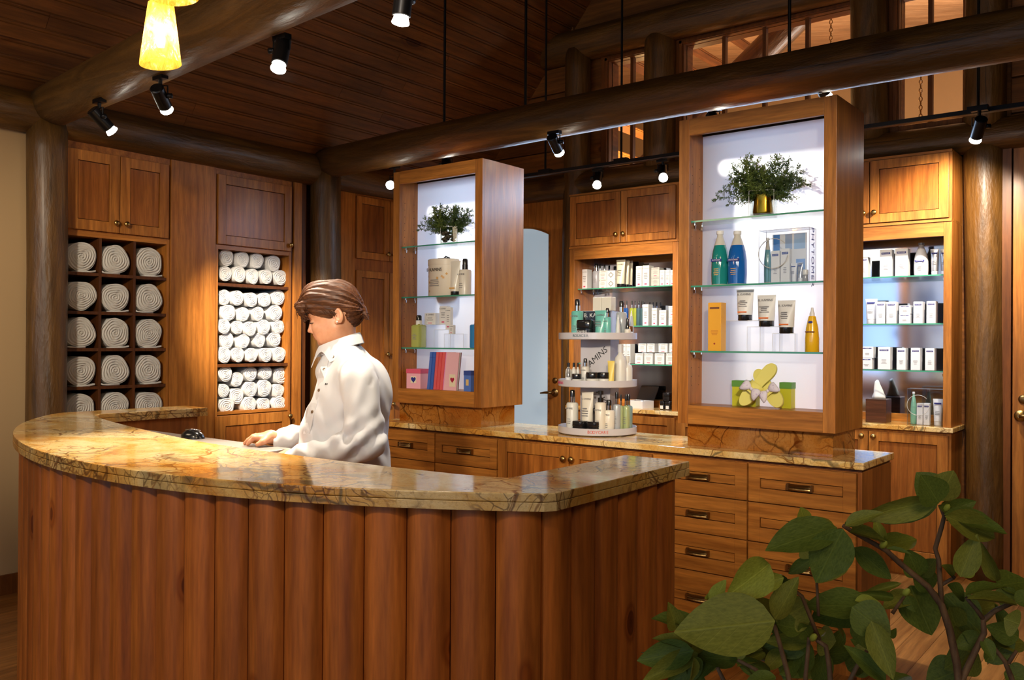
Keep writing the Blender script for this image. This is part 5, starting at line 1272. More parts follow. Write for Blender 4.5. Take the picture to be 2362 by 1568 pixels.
def sandal(toe, heel, hw, label, lean):
    "flat sandal leaning from toe point to heel point"
    toe, heel = Vector(toe), Vector(heel); L = (heel-toe).length
    t = thing('sandal', label, 'sandal', toe, 0, 'pair of lemon sandals')
    ax = (heel-toe).normalized(); nrm = Vector((lean, -1, 0.25)); nrm = (nrm-ax*nrm.dot(ax)).normalized(); sd = ax.cross(nrm)
    def P(u, v, n): return tuple(ax*(u*L)+sd*v+nrm*n)
    out = []
    N = 18
    def halfw(u):
        if u < 0.24: return hw*math.sqrt(max(0.0, 1-((0.24-u)/0.24)**2))
        if u < 0.82: return hw*(1.0-0.24*math.sin(math.pi*(u-0.24)/0.58)**2-0.10*(u-0.24)/0.58)
        return hw*0.90*math.sqrt(max(0.0, 1-((u-0.82)/0.18)**2))
    us = [0.5-0.5*math.cos(math.pi*k/30) for k in range(31)]
    left = [(u, halfw(u)) for u in us]; right = [(u, -halfw(u)) for u in reversed(us)]
    pl = left+right
    m = MB(); m.loft([[P(u, v, -0.010) for u, v in pl], [P(u, v, -0.002) for u, v in pl]]); m.build('outsole', M_SOLE2, t)
    m = MB(); m.loft([[P(u, v*0.99, -0.002) for u, v in pl], [P(u, v*0.96, 0.006) for u, v in pl]]); m.build('footbed', M_SOLE, t)
    # strap over the instep with a lilac bow
    st = MB(); rings = []
    for k in range(11):
        a = math.pi*k/10; rings.append([P(uu, hw*1.05*math.cos(a), -0.004+0.030*math.sin(a)+dn) for uu, dn in ((0.30, 0), (0.52, 0), (0.52, 0.003), (0.30, 0.003))])
    st.loft(rings).build('strap', M_SOLE, t, smooth='auto')
    c = Vector(P(0.38, 0, 0.033))
    for sg in (-1, 1):
        b = MB(); rings = []
        for k in range(6):
            u = k/5; wd = 0.006+0.022*math.sin(math.pi*min(1, u*0.62+0.02)); th = 0.004+0.010*math.sin(math.pi*u*0.9)
            cc = sd*sg*(0.006+u*0.040)-ax*0.010*u
            rings.append([tuple(c+cc+ax*wd*math.cos(q)+nrm*th*math.sin(q)) for q in [2*math.pi*j/10 for j in range(10)]])
        bo = b.loft(rings).build('bow', M_BOW, t, smooth=True)
        dm = MB()
        for j, (uu, vv) in enumerate(((0.4, 0.3), (0.65, -0.4), (0.8, 0.35), (0.55, 0.0))):
            o_ = c+sd*sg*(0.006+uu*0.040)+ax*0.018*vv-ax*0.01*uu+nrm*0.0125
            dm.add([tuple(o_+(ax*math.cos(q)+sd*math.sin(q))*0.003) for q in [2*math.pi*i/8 for i in range(8)]], [tuple(range(8))])
        dm.build('dots', M_BOWDOT, bo)
    kn = MB().lathe([(0.0, -0.008), (0.006, -0.006), (0.008, 0), (0.006, 0.006), (0.0, 0.008)], 10).build('bow_knot', M_BOW, t, tuple(c), smooth=True)
A = at(1712, 944, 1, 3.800); B_ = at(1792, 838, 1, 3.845)
sandal((A.x, 3.786, ZB2+0.012), (B_.x, 3.822, B_.z-0.004), 0.034, 'lemon sandal with lilac bow, lying across the other', 0.12)
A = at(1800, 946, 1, 3.790); B_ = at(1744, 852, 1, 3.855)
sandal((A.x, 3.794, ZB2+0.012), (B_.x, 3.854, B_.z-0.004), 0.034, 'lemon sandal with lilac bow, tucked under the other', -0.1)
# ================================================================== REVOLVING STAND
SXC, SYC, SR = -2.540, 3.985, 0.212
stt = thing('product_stand', 'three tier round revolving acrylic product stand on the back counter', 'display stand', (SXC, SYC, 0.9142))
M_TRAY = plain('pearl_acrylic', (0.72, 0.69, 0.72, 1), 0.25, trans=0.15, coat=0.3)
TIERS = [0.004, 0.254, 0.505]
for k, z in enumerate(TIERS):
    tr_ = MB().lathe([(0.0, 0.0), (SR-0.003, 0.0), (SR, 0.003), (SR, 0.036), (SR-0.004, 0.036), (SR-0.005, 0.006), (0.0, 0.006)], 64, (0, 0, z)).build('tray', M_TRAY, stt, smooth='auto')
def rim_text(body, z, ang0, size, mat, step):
    # letters follow the rim
    for i, ch in enumerate(body):
        a = ang0+step*(i-len(body)/2)
        letters(ch, size, mat, stt, ((SR+0.0015)*math.cos(a), (SR+0.0015)*math.sin(a), z), (math.pi/2, 0, a+math.pi/2), name='letter')
va = math.atan2(-SYC, -SXC)   # direction to the viewer
rim_text('ROSACEA', TIERS[2]+0.019, va-0.42, 0.021, plain('slate_ink', srgb(90, 110, 120), 0.5), 0.062)
rim_text('BODYCARE', TIERS[0]+0.019, va+0.05, 0.022, plain('coral_ink', srgb(214, 96, 78), 0.5), 0.066)
rim_text('SKINCARE', TIERS[1]+0.019, va-1.22, 0.019, M_PINKINK, 0.060)
# central column: three flat panels printed with the brand
fa = va-0.30
cw = 0.105
col = MB()
cs = [(cw*1.12*math.cos(fa+math.pi*j*2/4+math.pi/4)-0.04*math.cos(fa), cw*1.12*math.sin(fa+math.pi*j*2/4+math.pi/4)-0.04*math.sin(fa)) for j in range(4)]
col.prism(cs, 0.010, 0.505).build('column', plain('lilac_grey_panel', (0.52, 0.49, 0.51, 1), 0.35, coat=0.3), stt)
hd = MB().prism([(x*0.99, y*0.99) for x, y in cs], 0.512, 0.66).build('header_card', plain('pale_card', (0.62, 0.60, 0.62, 1), 0.4), stt)
fd = Vector((math.cos(fa), math.sin(fa), 0)); fp = cw*1.12*math.cos(math.pi/4)-0.04
rot_face = (math.pi/2, 0, fa+math.pi/2)
sidev = Vector((-math.sin(fa), math.cos(fa), 0))
MB().box(-cw*0.79, cw*0.79, -0.001, 0, -0.036, 0.036).build('black_header', M_BLACKP, hd, tuple(fd*(fp+0.0005)+Vector((0, 0, 0.622))), (0, 0, fa+math.pi/2))
letters('B. KAMINS', 0.030, M_WHITE, stt, tuple(fd*(fp+0.0025)+sidev*0.004+Vector((0, 0, 0.635))), rot_face)
for zc, sz in ((0.400, 0.046), (0.130, 0.046)):
    letters('KAMINS', sz, M_INK, stt, tuple(fd*(fp+0.0012)+Vector((0, 0, zc))), (math.pi/2, R(-42), fa+math.pi/2), shear=0.2)
GSp = 'skin care goods on the revolving stand'
def SP(zx): return zx/4.357+1290
def SPy(zy): return zy/4.357+660
ZT = [0.9142+z+0.0065 for z in TIERS]
M_TEAL = plain('mint_teal_plastic', srgb(110, 190, 176), 0.3, coat=0.4)
M_FROSTB = plain('frosted_white_plastic', (0.70, 0.68, 0.62, 1), 0.35)
M_PALEG = plain('pale_green_glass', srgb(168, 180, 130), 0.08, coat=0.6)
M_PALET = plain('pale_teal_glass', srgb(128, 156, 152), 0.08, coat=0.6)
def sp(a, b, top, tier, Y):
    for _ in range(40):
        cx, w, _q = px_item(SP(a), SP(b), 0, Y, ZT[tier])
        if math.hypot(cx-SXC, Y+w/2-SYC)+w/2 < SR-0.007: break
        Y += 0.006 if Y+w/2 < SYC+0.02 else -0.004
    else:
        vx, vy = cx-SXC, Y+w/2-SYC; q = (SR-0.008-w/2)/max(0.001, math.hypot(vx, vy)); cx, Y = SXC+vx*q, SYC+vy*q-w/2
    global LASTY
    LASTY = Y
    return cx, w, tall_at(SP((a+b)/2), SPy(top), Y, ZT[tier])
def sb(a, b, top, tier, Y, lab, body, style='spray', **k):
    cx, w, h = sp(a, b, top, tier, Y); return bottle(cx, LASTY+w/2, ZT[tier], w/2*0.97, h, lab, body, style=style, group=GSp, **k)
# top tier
sb(96, 200, 125, 2, 3.86, 'teal spray bottle on the top tray of the stand', M_TEAL, brand='k')
cx, w, h = sp(158, 305, 338, 2, 3.81); jar(cx, LASTY+w/2, ZT[2], w/2*0.97, h, 'wide black jar on the top tray of the stand', M_BLACKP, M_BLACKP, GSp, sq=5.0, brand=True)
cx, w, h = sp(323, 440, 247, 2, 3.815); squeeze_tube(cx, LASTY+w/2, ZT[2], w, h, 'teal tube on the top tray of the stand', M_TEAL, M_TEAL, GSp, 'k', 0.16)
sb(430, 497, 216, 2, 3.82, 'small teal bottle beside the teal tube', M_TEAL, brand='k')
for k, (a, b) in enumerate(((331, 415), (416, 515))):
    cx, w, _ = sp(a, b, 110, 2, 3.95); carton(cx, 3.955, 0.9142+0.661, w*0.97, 0.05, tall_at(SP(a), SPy(112+k*-2), 3.95, 0.9142+0.661), ('smaller', 'larger')[k]+' cream carton lying on top of the stand header', M_CREAM, None, GSp)
sb(550, 645, 142, 2, 3.98, 'grey bottle with silver collar on the top tray', plain('pearl_grey_bottle', (0.42, 0.44, 0.46, 1), 0.2, coat=0.4), brand='g')
sb(556, 600, 285, 2, 3.92, 'pointed white ampoule bottle on the top tray', M_FROSTB, 'cone', cap=M_WHITE)
sb(640, 700, 312, 2, 3.965, 'black dropper bottle on the top tray', M_CREAM, 'dropper')
sb(690, 735, 245, 2, 4.06, 'pointed clear ampoule bottle behind the dropper bottle', plain('clear_grey_glass', (0.5, 0.53, 0.55, 1), 0.1, coat=0.4), 'cone', cap=M_WHITE)
cx, w, h = sp(704, 772, 400, 2, 4.01); jar(cx, LASTY+w/2, ZT[2], w/2*0.97, h, 'small gold lidded jar on the top tray', M_WHITE2, plain('rose_gold_lid', srgb(170, 130, 100), 0.25, 0.9), GSp)
# middle tier
for k, (a, b) in enumerate(((52, 104), (112, 158), (164, 196))): sb(a, b, 768, 1, (3.885, 3.90, 3.93)[k], NORM[k]+' black capped vial at the back of the middle tray', M_FROSTB, 'round', cap=M_BLACKP)
sb(50, 104, 815, 1, 3.83, 'small grey dropper bottle at the front of the middle tray', M_WHITE2, 'dropper', cap=plain('grey_cap', None))
cx, w, h = sp(110, 195, 880, 1, 3.815); jar(cx, LASTY+w/2, ZT[1], w/2*0.97, h, 'low black lidded jar beside the grey dropper bottle', M_FROSTB, M_BLACKP, GSp)
sb(205, 278, 722, 1, 3.842, 'slim pump bottle with black top on the middle tray', M_FROSTB, brand='k')
for k, (a, b) in enumerate(((246, 360), (380, 470))):
    cx, w, h = sp(a, b, 866, 1, 3.79+0.005*k); jar(cx, LASTY+w/2, ZT[1], w/2*0.98, h, ('wider', 'narrower')[k]+' cream jar with black lid at the front of the middle tray', M_FROSTB, M_BLACKP, GSp)
cx, w, h = sp(470, 538, 756, 1, 3.795); squeeze_tube(cx, LASTY+w/2, ZT[1], w, h, 'small yellow tube on the middle tray', plain('pale_yellow_tube', srgb(240, 212, 110), 0.35), plain('pale_yellow_tube', None), GSp, None, 0.14)
sb(532, 640, 580, 1, 3.93, 'large frosted bottle with clear cap on the middle tray', M_FROSTB, 'round', cap=M_FROST)
sb(642, 738, 700, 1, 3.955, 'frosted round shouldered bottle on the middle tray', M_FROSTB, 'round', cap=M_FROSTB)
sb(736, 764, 800, 1, 4.03, 'tiny frosted vial at the edge of the middle tray', M_FROSTB, 'round', cap=M_FROST)
# bottom tier
sb(52, 154, 1040, 0, 3.83, 'frosted clear spray bottle on the bottom tray', M_FROSTB, brand='k')
cx, w, h = sp(192, 310, 1068, 0, 3.835); squeeze_tube(cx, LASTY+w/2, ZT[0], w, h, 'tall cream tube with gold blotches on the bottom tray', M_CREAM, M_CREAM, GSp, 'k', 0.1, M_GOLDINK)
sb(342, 440, 1052, 0, 3.815, 'cream pump bottle with black pump on the bottom tray', M_CREAM, 'pump', brand='k')
sb(426, 526, 1140, 0, 3.775, 'cream bottle with silver collar on the bottom tray', M_CREAM, brand='k')
for k, (a, b) in enumerate(((116, 235), (263, 386))):
    cx, w, h = sp(a, b, 1356+k*8, 0, 3.778-0.002*k); jar(cx+0.004*(1-k), LASTY+w/2, ZT[0], w/2*0.93, h, ('first', 'second')[k]+' squat black jar at the front of the bottom tray', M_BLACKP, M_BLACKP, GSp, sq=5.0, brand=True)
sb(528, 598, 1060, 0, 3.905, 'tall frosted bottle with dark foot on the bottom tray', plain('pearl_grey_bottle', None), brand='g')
for k, (a, b, mt, lab) in enumerate(((597, 634, M_PALEG, 'slim pale green bottle on the bottom tray'), (632, 690, M_PALEG, 'pale green square bottle on the bottom tray'), (697, 762, M_PALET, 'pale teal square bottle on the bottom tray'))):
    sb(a, b, 1085, 0, (3.935, 3.87, 3.955)[k], lab, mt, sq=4.0, brand='g')
# ================================================================== THE WOMAN AT THE DESK
PD = 3.05                                   # how far she stands from the camera
LAT0 = (790-1181)/F_PX*PD
UH = Vector((-CR.x, -CR.y, 0)).normalized() # towards the left of the picture: the way she faces
VH = Vector((-CF.x, -CF.y, 0)).normalized() # towards the camera: her left side
PO = CPOS+CF*PD+CR*LAT0; PO.z = 0.0
def LP(px, py, b=0.0):
    dd = PD-b
    return np.array(((LAT0-(px-1181)/F_PX*dd), b, CAM_H+CF.z*dd+CR.z*(px-1181)/F_PX*dd-CU.z*(py-784)/F_PX*dd))
def surface_nets(f, org, h):
    nx, ny, nz = f.shape
    ins = f < 0
    acc = np.zeros((nx-1, ny-1, nz-1, 3)); cnt = np.zeros((nx-1, ny-1, nz-1))
    idx = [(0, 0, 0), (1, 0, 0), (0, 1, 0), (1, 1, 0), (0, 0, 1), (1, 0, 1), (0, 1, 1), (1, 1, 1)]
    sl = lambda i, j, k: (slice(i, nx-1+i), slice(j, ny-1+j), slice(k, nz-1+k))
    for a in range(8):
        for b in range(a+1, 8):
            d = [idx[b][q]-idx[a][q] for q in range(3)]
            if sum(abs(x) for x in d) != 1: continue
            fa, fb = f[sl(*idx[a])], f[sl(*idx[b])]
            cr = (fa < 0) != (fb < 0)
            t = np.where(cr, fa/np.where(cr, fa-fb, 1), 0)
            for q in range(3): acc[..., q] += np.where(cr, idx[a][q]+t*d[q], 0)
            cnt += cr
    act = cnt > 0
    vid = -np.ones(act.shape, int); vid[act] = np.arange(act.sum())
    cells = np.argwhere(act)
    V = (cells+acc[act]/cnt[act][:, None])*h+np.array(org)
    Q = []
    for ax in range(3):
        o1, o2 = [(1, 2), (2, 0), (0, 1)][ax]
        s0 = [slice(0, n) for n in f.shape]; s1 = [slice(0, n) for n in f.shape]
        s0[ax] = slice(0, f.shape[ax]-1); s1[ax] = slice(1, f.shape[ax])
        A, B = ins[tuple(s0)], ins[tuple(s1)]
        e = np.argwhere(A != B)
        ok = (e[:, o1] > 0) & (e[:, o2] > 0) & (e[:, o1] < f.shape[o1]-1) & (e[:, o2] < f.shape[o2]-1)
        e = e[ok]
        if not len(e): continue
        def cell(d1, d2):
            c = e.copy(); c[:, o1] += d1; c[:, o2] += d2; return vid[c[:, 0], c[:, 1], c[:, 2]]
        q = np.stack([cell(-1, -1), cell(0, -1), cell(0, 0), cell(-1, 0)], 1)
        fl_ = ~A[tuple(e.T)]
        q[fl_] = q[fl_][:, ::-1]
        Q.append(q)
    Q = np.concatenate(Q); Q = Q[(Q >= 0).all(1)]
    return V, Q
class Grid:
    def __init__(s, lo, hi, h):
        s.h = h; s.lo = np.array(lo)
        ax = [np.arange(lo[i], hi[i]+h, h) for i in range(3)]
        s.A, s.B, s.C = np.meshgrid(*ax, indexing='ij')
        s.f = np.full(s.A.shape, 1.0)
    def ell(s, c, r, rot=0.0):
        x, y, z = s.A-c[0], s.B-c[1], s.C-c[2]
        if rot:
            cs, sn = math.cos(rot), math.sin(rot); x, z = x*cs+z*sn, -x*sn+z*cs
        k0 = np.sqrt((x/r[0])**2+(y/r[1])**2+(z/r[2])**2); k1 = np.sqrt((x/r[0]**2)**2+(y/r[1]**2)**2+(z/r[2]**2)**2)
        return k0*(k0-1)/np.maximum(k1, 1e-6)
    def cone(s, a, b, r0, r1):
        a, b = np.array(a), np.array(b); d = b-a; L2 = d@d
        x, y, z = s.A-a[0], s.B-a[1], s.C-a[2]
        t = np.clip((x*d[0]+y*d[1]+z*d[2])/L2, 0, 1)
        return np.sqrt((x-t*d[0])**2+(y-t*d[1])**2+(z-t*d[2])**2)-(r0+(r1-r0)*t)
    def add(s, d, k=0.01):
        hh = np.clip(0.5+0.5*(s.f-d)/k, 0, 1); s.f = s.f*(1-hh)+d*hh-k*hh*(1-hh); return s
    def cut(s, d, k=0.005):
        hh = np.clip(0.5-0.5*(s.f+d)/k, 0, 1); s.f = s.f*(1-hh)+(-d)*hh+k*hh*(1-hh); return s
    def mesh(s): return surface_nets(s.f, s.lo, s.h)
def np_object(name, parts, mats, mat_fn=None, parent=None):
    V = np.concatenate([p[0] for p in parts]); o = 0; Q = []
    for v, q in parts: Q.append(q+o); o += len(v)
    Q = np.concatenate(Q)
    me = bpy.data.meshes.new(name); me.from_pydata(V.tolist(), [], Q.tolist())
    for m in mats: me.materials.append(m)
    if mat_fn is not None:
        c = V[Q].mean(1); me.polygons.foreach_set('material_index', mat_fn(c).astype(np.int32))
    me.polygons.foreach_set('use_smooth', [True]*len(me.polygons))
    bm = bmesh.new(); bm.from_mesh(me); bmesh.ops.recalc_face_normals(bm, faces=bm.faces)
    for _ in range(1): bmesh.ops.smooth_vert(bm, verts=bm.verts, factor=0.35, use_axis_x=True, use_axis_y=True, use_axis_z=True)
    bm.to_mesh(me); bm.free()
    ob = bpy.data.objects.new(name, me); COL.objects.link(ob)
    if parent is not None: ob.parent = parent
    return ob
def skin_material():
    t = NT('warm_skin')
    n = t.noise(t.coords((1, 1, 1), False), 60, 4, 0.6)
    c = t.ramp(n, [(0.3, srgb(214, 152, 116)), (0.7, srgb(222, 162, 126))]); t.link(c, t.b.inputs['Base Color'])
    t.setb(Roughness=0.45, Subsurface_Weight=0.15, Subsurface_Scale=0.02); t.b.inputs['Subsurface Radius'].default_value = (1, 0.35, 0.2); return t.m
M_SKIN = skin_material()
M_LIP = plain('rose_lip', srgb(178, 74, 84), 0.35)
M_NAIL = plain('nail', srgb(236, 190, 176), 0.25)
def head_parts():
    g = Grid(LP(870, 900)*np.array([1, 0, 1])+np.array([-0.02, -0.12, 0]), LP(690, 630)*np.array([1, 0, 1])+np.array([0.02, 0.12, 0]), 0.0024)
    P = LP
    g.f = g.ell(P(772, 710), (0.088, 0.073, 0.084))
    g.add(g.ell(P(757, 748), (0.055, 0.059, 0.073), 0.10), 0.022)
    for s in (-1, 1):
        g.add(g.cone(P(754, 781)+np.array([0, s*0.022, 0]), P(782, 757)+np.array([0, s*0.050, 0]), 0.021, 0.022), 0.026)   # jaw
        g.add(g.ell(P(739, 757)+np.array([0, s*0.036, 0]), (0.021, 0.018, 0.017)), 0.014)                               # cheek
    g.add(g.ell(P(746.5, 789.5), (0.0195, 0.020, 0.0150)), 0.010)                                                      # chin
    g.add(g.ell(P(720.5, 727), (0.0150, 0.042, 0.0120)), 0.012)                                                        # brow
    g.add(g.cone(P(719.5, 739), P(717, 759.5), 0.0068, 0.0092), 0.0055)                                                # nose
    g.add(g.ell(P(715.6, 763), (0.0098, 0.0092, 0.0078)), 0.004)
    for s in (-1, 1): g.add(g.ell(P(722.5, 764.5)+np.array([0, s*0.0108, 0]), (0.0095, 0.0064, 0.0072)), 0.004)
    g.add(g.ell(P(733, 775), (0.0125, 0.024, 0.0115)), 0.008)                                                          # muzzle
    for s in (-1, 1): g.cut(g.ell(P(716, 744)+np.array([0, s*0.031, 0]), (0.012, 0.014, 0.0095)), 0.008)              # sockets
    for s in (-1, 1): g.add(g.ell(P(729, 743)+np.array([0, s*0.031, 0]), (0.0125, 0.0135, 0.0105)), 0.003)             # lids
    g.add(g.ell(P(727.5, 773.8), (0.0085, 0.0185, 0.0048), -0.35), 0.003)                                             # lips
    g.add(g.ell(P(730.8, 780.8), (0.0080, 0.0165, 0.0054), -0.2), 0.003)
    g.cut(g.ell(P(722, 777.4), (0.022, 0.024, 0.0011), -0.28), 0.0018)
    g.cut(g.ell(P(717.5, 769.3)+np.array([0, 0.0065, 0]), (0.0045, 0.0034, 0.0030)), 0.002)
    g.cut(g.ell(P(728, 786.5), (0.006, 0.018, 0.0035)), 0.006)
    g.add(g.cone(P(784, 748), P(797, 850), 0.050, 0.058), 0.025)                                                       # neck
    g.add(g.ell(P(800, 862), (0.085, 0.11, 0.05)), 0.03)
    for s in (-1, 1):
        e = g.ell(P(790.5, 729)+np.array([0, s*0.073, 0]), (0.0150, 0.0075, 0.0275), -0.18)
        e2 = g.ell(P(789, 727)+np.array([0, s*0.081, 0]), (0.0085, 0.0065, 0.0185), -0.18)
        hh = np.maximum(e, -e2); g.add(hh, 0.004)
        g.add(g.ell(P(786, 743.5)+np.array([0, s*0.074, 0]), (0.0075, 0.0055, 0.0075)), 0.004)
    return g.mesh()
def hand_parts(wrist, knuck, tips, thumb):
    allp = np.array([wrist[0]]+knuck+tips+thumb); lo = allp.min(0)-0.04; hi = allp.max(0)+0.04
    g = Grid(lo, hi, 0.0028)
    g.f = g.cone(wrist[0], wrist[1], 0.024, 0.024)
    kn = np.array(knuck); mid = kn.mean(0)
    for k in kn: g.add(g.cone(wrist[1]+(k-mid)*0.35, k, 0.019, 0.0115), 0.014)
    for k, t in zip(knuck, tips):
        k, t = np.array(k), np.array(t); j1 = k+(t-k)*0.45+np.array([0, 0, 0.011]); j2 = k+(t-k)*0.75+np.array([0, 0, 0.006])
        g.add(g.cone(k, j1, 0.0105, 0.0092), 0.004); g.add(g.cone(j1, j2, 0.0092, 0.0085), 0.003); g.add(g.cone(j2, t, 0.0085, 0.0066), 0.003)
    a, b, c = [np.array(q) for q in thumb]
    g.add(g.cone(a, b, 0.016, 0.0115), 0.008); g.add(g.cone(b, c, 0.0115, 0.0085), 0.003)
    return g.mesh()
ZL = 1.021
def LZ(px, b, z):
    q = LP(px, 1000, b); q[2] = z; return q
kn = [LZ(600, bb, ZL+0.030) for bb in (-0.135, -0.115, -0.093, -0.072)]
tp_ = [LZ(px, bb, ZL+0.008) for px, bb in ((580, -0.142), (569, -0.118), (566, -0.092), (573, -0.066))]
th = [LZ(618, -0.078, ZL+0.024), LZ(606, -0.052, ZL+0.017), LZ(596, -0.043, ZL+0.010)]
far_hand = hand_parts((LP(655, 1018, -0.11), LZ(626, -0.104, ZL+0.030)), kn, tp_, th)
kn2 = [LP(640, 1054, bb) for bb in (0.10, 0.12, 0.142, 0.162)]
tp2 = [LP(px, 1062, bb) for px, bb in ((606, 0.095), (598, 0.118), (600, 0.144), (612, 0.17))]
near_hand = hand_parts((LP(690, 1052, 0.155), LP(668, 1053, 0.14)), kn2, tp2, [LP(660, 1058, 0.10), LP(648, 1062, 0.078), LP(636, 1064, 0.07)])
def body_core():
    "upper body under the clothes joining head, arms and hands"
    g = Grid(LP(905, 1230)*np.array([1, 0, 1])+np.array([-0.02, -0.30, 0]), LP(630, 800)*np.array([1, 0, 1])+np.array([0.03, 0.34, 0]), 0.011)
    g.f = g.ell(LP(812, 910), (0.095, 0.145, 0.12))
    g.add(g.ell(LP(800, 1040), (0.11, 0.135, 0.17)), 0.05); g.add(g.ell(LP(800, 1170), (0.12, 0.15, 0.10)), 0.05)
    g.add(g.cone(LP(797, 835), LP(800, 870), 0.055, 0.08), 0.03)
    g.add(g.cone(LP(828, 880, 0.17), LP(842, 1035, 0.21), 0.045, 0.036), 0.03); g.add(g.cone(LP(842, 1035, 0.21), LP(680, 1052, 0.148), 0.035, 0.023), 0.015)
    g.add(g.cone(LP(820, 880, -0.16), LP(770, 1015, -0.21), 0.045, 0.036), 0.03); g.add(g.cone(LP(770, 1015, -0.21), LP(645, 1020, -0.108), 0.035, 0.023), 0.015)
    return g.mesh()
def lip_fn(c):
    out = np.zeros(len(c))
    for ctr, r in ((LP(724.5, 773.8), (0.0125, 0.0195, 0.0050)), (LP(728, 780.8), (0.0120, 0.0180, 0.0056))):
        d = (c-ctr)/np.array(r); out[(d**2).sum(1) < 1] = 1
    return out
person = np_object('person', [head_parts(), far_hand, near_hand, body_core()], [M_SKIN, M_LIP], lip_fn)
person.matrix_world = Matrix(((UH.x, VH.x, 0, PO.x), (UH.y, VH.y, 0, PO.y), (0, 0, 1, 0), (0, 0, 0, 1)))
tag(person, 'woman in white button-down shirt looking down behind the desk', 'person')
# ---- shirt
def shirt():
    g = Grid(LP(930, 1260)*np.array([1, 0, 1])+np.array([-0.02, -0.34, 0]), LP(610, 770)*np.array([1, 0, 1])+np.array([0.03, 0.36, 0]), 0.0065)
    P = LP
    g.f = g.ell(P(815, 905), (0.120, 0.168, 0.125))
    g.add(g.ell(P(796, 985), (0.146, 0.168, 0.145)), 0.06)
    g.add(g.ell(P(793, 1070), (0.150, 0.172, 0.17)), 0.06)
    g.add(g.cone(P(793, 1090), P(795, 1200), 0.150, 0.160), 0.05)
    g.add(g.ell(P(850, 905), (0.070, 0.15, 0.11)), 0.05)
    for s, sx, sy in ((1, 826, 872), (-1, 818, 872)):
        g.add(g.cone(P(806, 835)+np.array([0, s*0.03, 0]), P(sx, sy, s*0.165), 0.060, 0.064), 0.03)
    g.add(g.cone(P(788, 800), P(797, 850), 0.064, 0.080), 0.02); g.add(g.ell(P(768, 858), (0.060, 0.085, 0.045)), 0.03)
    # near arm: loose sleeve with elbow bulge
    g.add(g.cone(P(832, 882, 0.190), P(846, 1018, 0.232), 0.064, 0.058), 0.010)
    g.add(g.cone(P(846, 1024, 0.230), P(740, 1050, 0.195), 0.058, 0.046), 0.010)
    g.add(g.cone(P(740, 1050, 0.19), P(680, 1053, 0.150), 0.046, 0.036), 0.012)
    # far arm
    g.add(g.cone(P(818, 880, -0.185), P(764, 1008, -0.215), 0.064, 0.056), 0.03)
    g.add(g.cone(P(764, 1008, -0.215), P(680, 1008, -0.145), 0.050, 0.044), 0.015)
    g.add(g.cone(P(680, 1008, -0.145), P(634, 1021, -0.106), 0.044, 0.034), 0.012)
    A, B, C = g.A, g.B, g.C
    # folds: long hanging creases on the body, bunched creases at the elbows
    s1 = np.sin(A*50+C*7+2.4*np.sin(C*10)+B*9); s2 = np.sin(B*50+A*30+C*16+1.2+1.5*np.sin(C*17))
    fold = 0.0065*np.sign(s1)*np.abs(s1)**0.7*np.exp(-((C-1.0)/0.17)**2)+0.0036*s2+0.003*np.sin(A*95-C*60+B*40)*np.exp(-((C-1.08)/0.12)**2)
    e = P(836, 1020, 0.225); ww = np.exp(-(((A-e[0])/0.09)**2+((B-e[1])/0.10)**2+((C-e[2])/0.075)**2))
    fold += ww*0.014*np.sin((C*0.85+A*0.7)*100+6*B)
    e = P(825, 905, 0.20); ww = np.exp(-(((A-e[0])/0.05)**2+((B-e[1])/0.10)**2+((C-e[2])/0.09)**2))
    fold += ww*0.009*np.sin((A*0.9+C*0.25)*110)
    e = P(700, 1008, -0.15); ww = np.exp(-(((A-e[0])/0.07)**2+((B-e[1])/0.08)**2+((C-e[2])/0.06)**2))
    fold += ww*0.006*np.sin((A*0.9+C*0.5)*115)
    e = P(824, 866, 0.18); seam = np.exp(-((np.sqrt((A-e[0])**2+(C-e[2])**2)-0.062)/0.004)**2)*(B > 0.10)*(C > e[2]-0.03)
    g.f = g.f+fold+0.004*seam
    g.cut(g.cone(P(783, 750), P(792, 812), 0.057, 0.055), 0.003)      # neck opening
    g.cut(g.ell(P(620, 1024, -0.10), (0.030, 0.05, 0.05)), 0.004)     # cuff end
    return g.mesh()
def cloth_material(name, c, scale=900):
    t = NT(name); n = t.noise(t.coords((1, 1, 1), False), scale, 2, 0.5)
    t.setb(Base_Color=c, Roughness=0.75, Sheen_Weight=0.2); t.bump(n, 0.15, 0.001); return t.m
M_SHIRT = cloth_material('white_cotton', (0.72, 0.72, 0.74, 1))
sh_ = np_object('shirt', [shirt()], [M_SHIRT], None, person)
# ---- collar with buttoned points, placket, buttons
def collar():
    m = MB(); n = 40; rings = []
    ctr_t, ctr_b = LP(783, 783), LP(790, 812)
    for lv, (k, out, dz) in enumerate(((0, -0.006, -0.034), (0, -0.004, -0.002), (0, -0.001, 0.0), (1, 0.006, -0.014), (1, 0.014, -0.036), (1, 0.0125, -0.038), (1, 0.004, -0.016))):
        ring = []
        for j in range(n):
            a = 2*math.pi*j/n; ca, sa = math.cos(a), math.sin(a)     # a=0 faces the front
            ra, rb = 0.073+out, 0.064+out
            tilt = -0.026*ca                                          # dips towards the throat
            pt = 0.0
            if k == 1 and lv >= 4:
                for s_ in (-1, 1): pt += 0.040*math.exp(-((math.atan2(math.sin(a-0.86-s_*0.62), math.cos(a-0.86-s_*0.62)))/0.24)**2)
                pt -= 0.012*math.exp(-((math.atan2(math.sin(a-0.86), math.cos(a-0.86)))/0.22)**2)
            flare = 0.012*pt/0.042
            ring.append((ctr_t[0]+(ra+flare)*ca, (rb+flare)*sa, ctr_t[2]+tilt+dz-pt))
        rings.append(ring)
    return m.loft(rings, False, False).build('collar', M_SHIRT, sh_, smooth='auto')
collar()
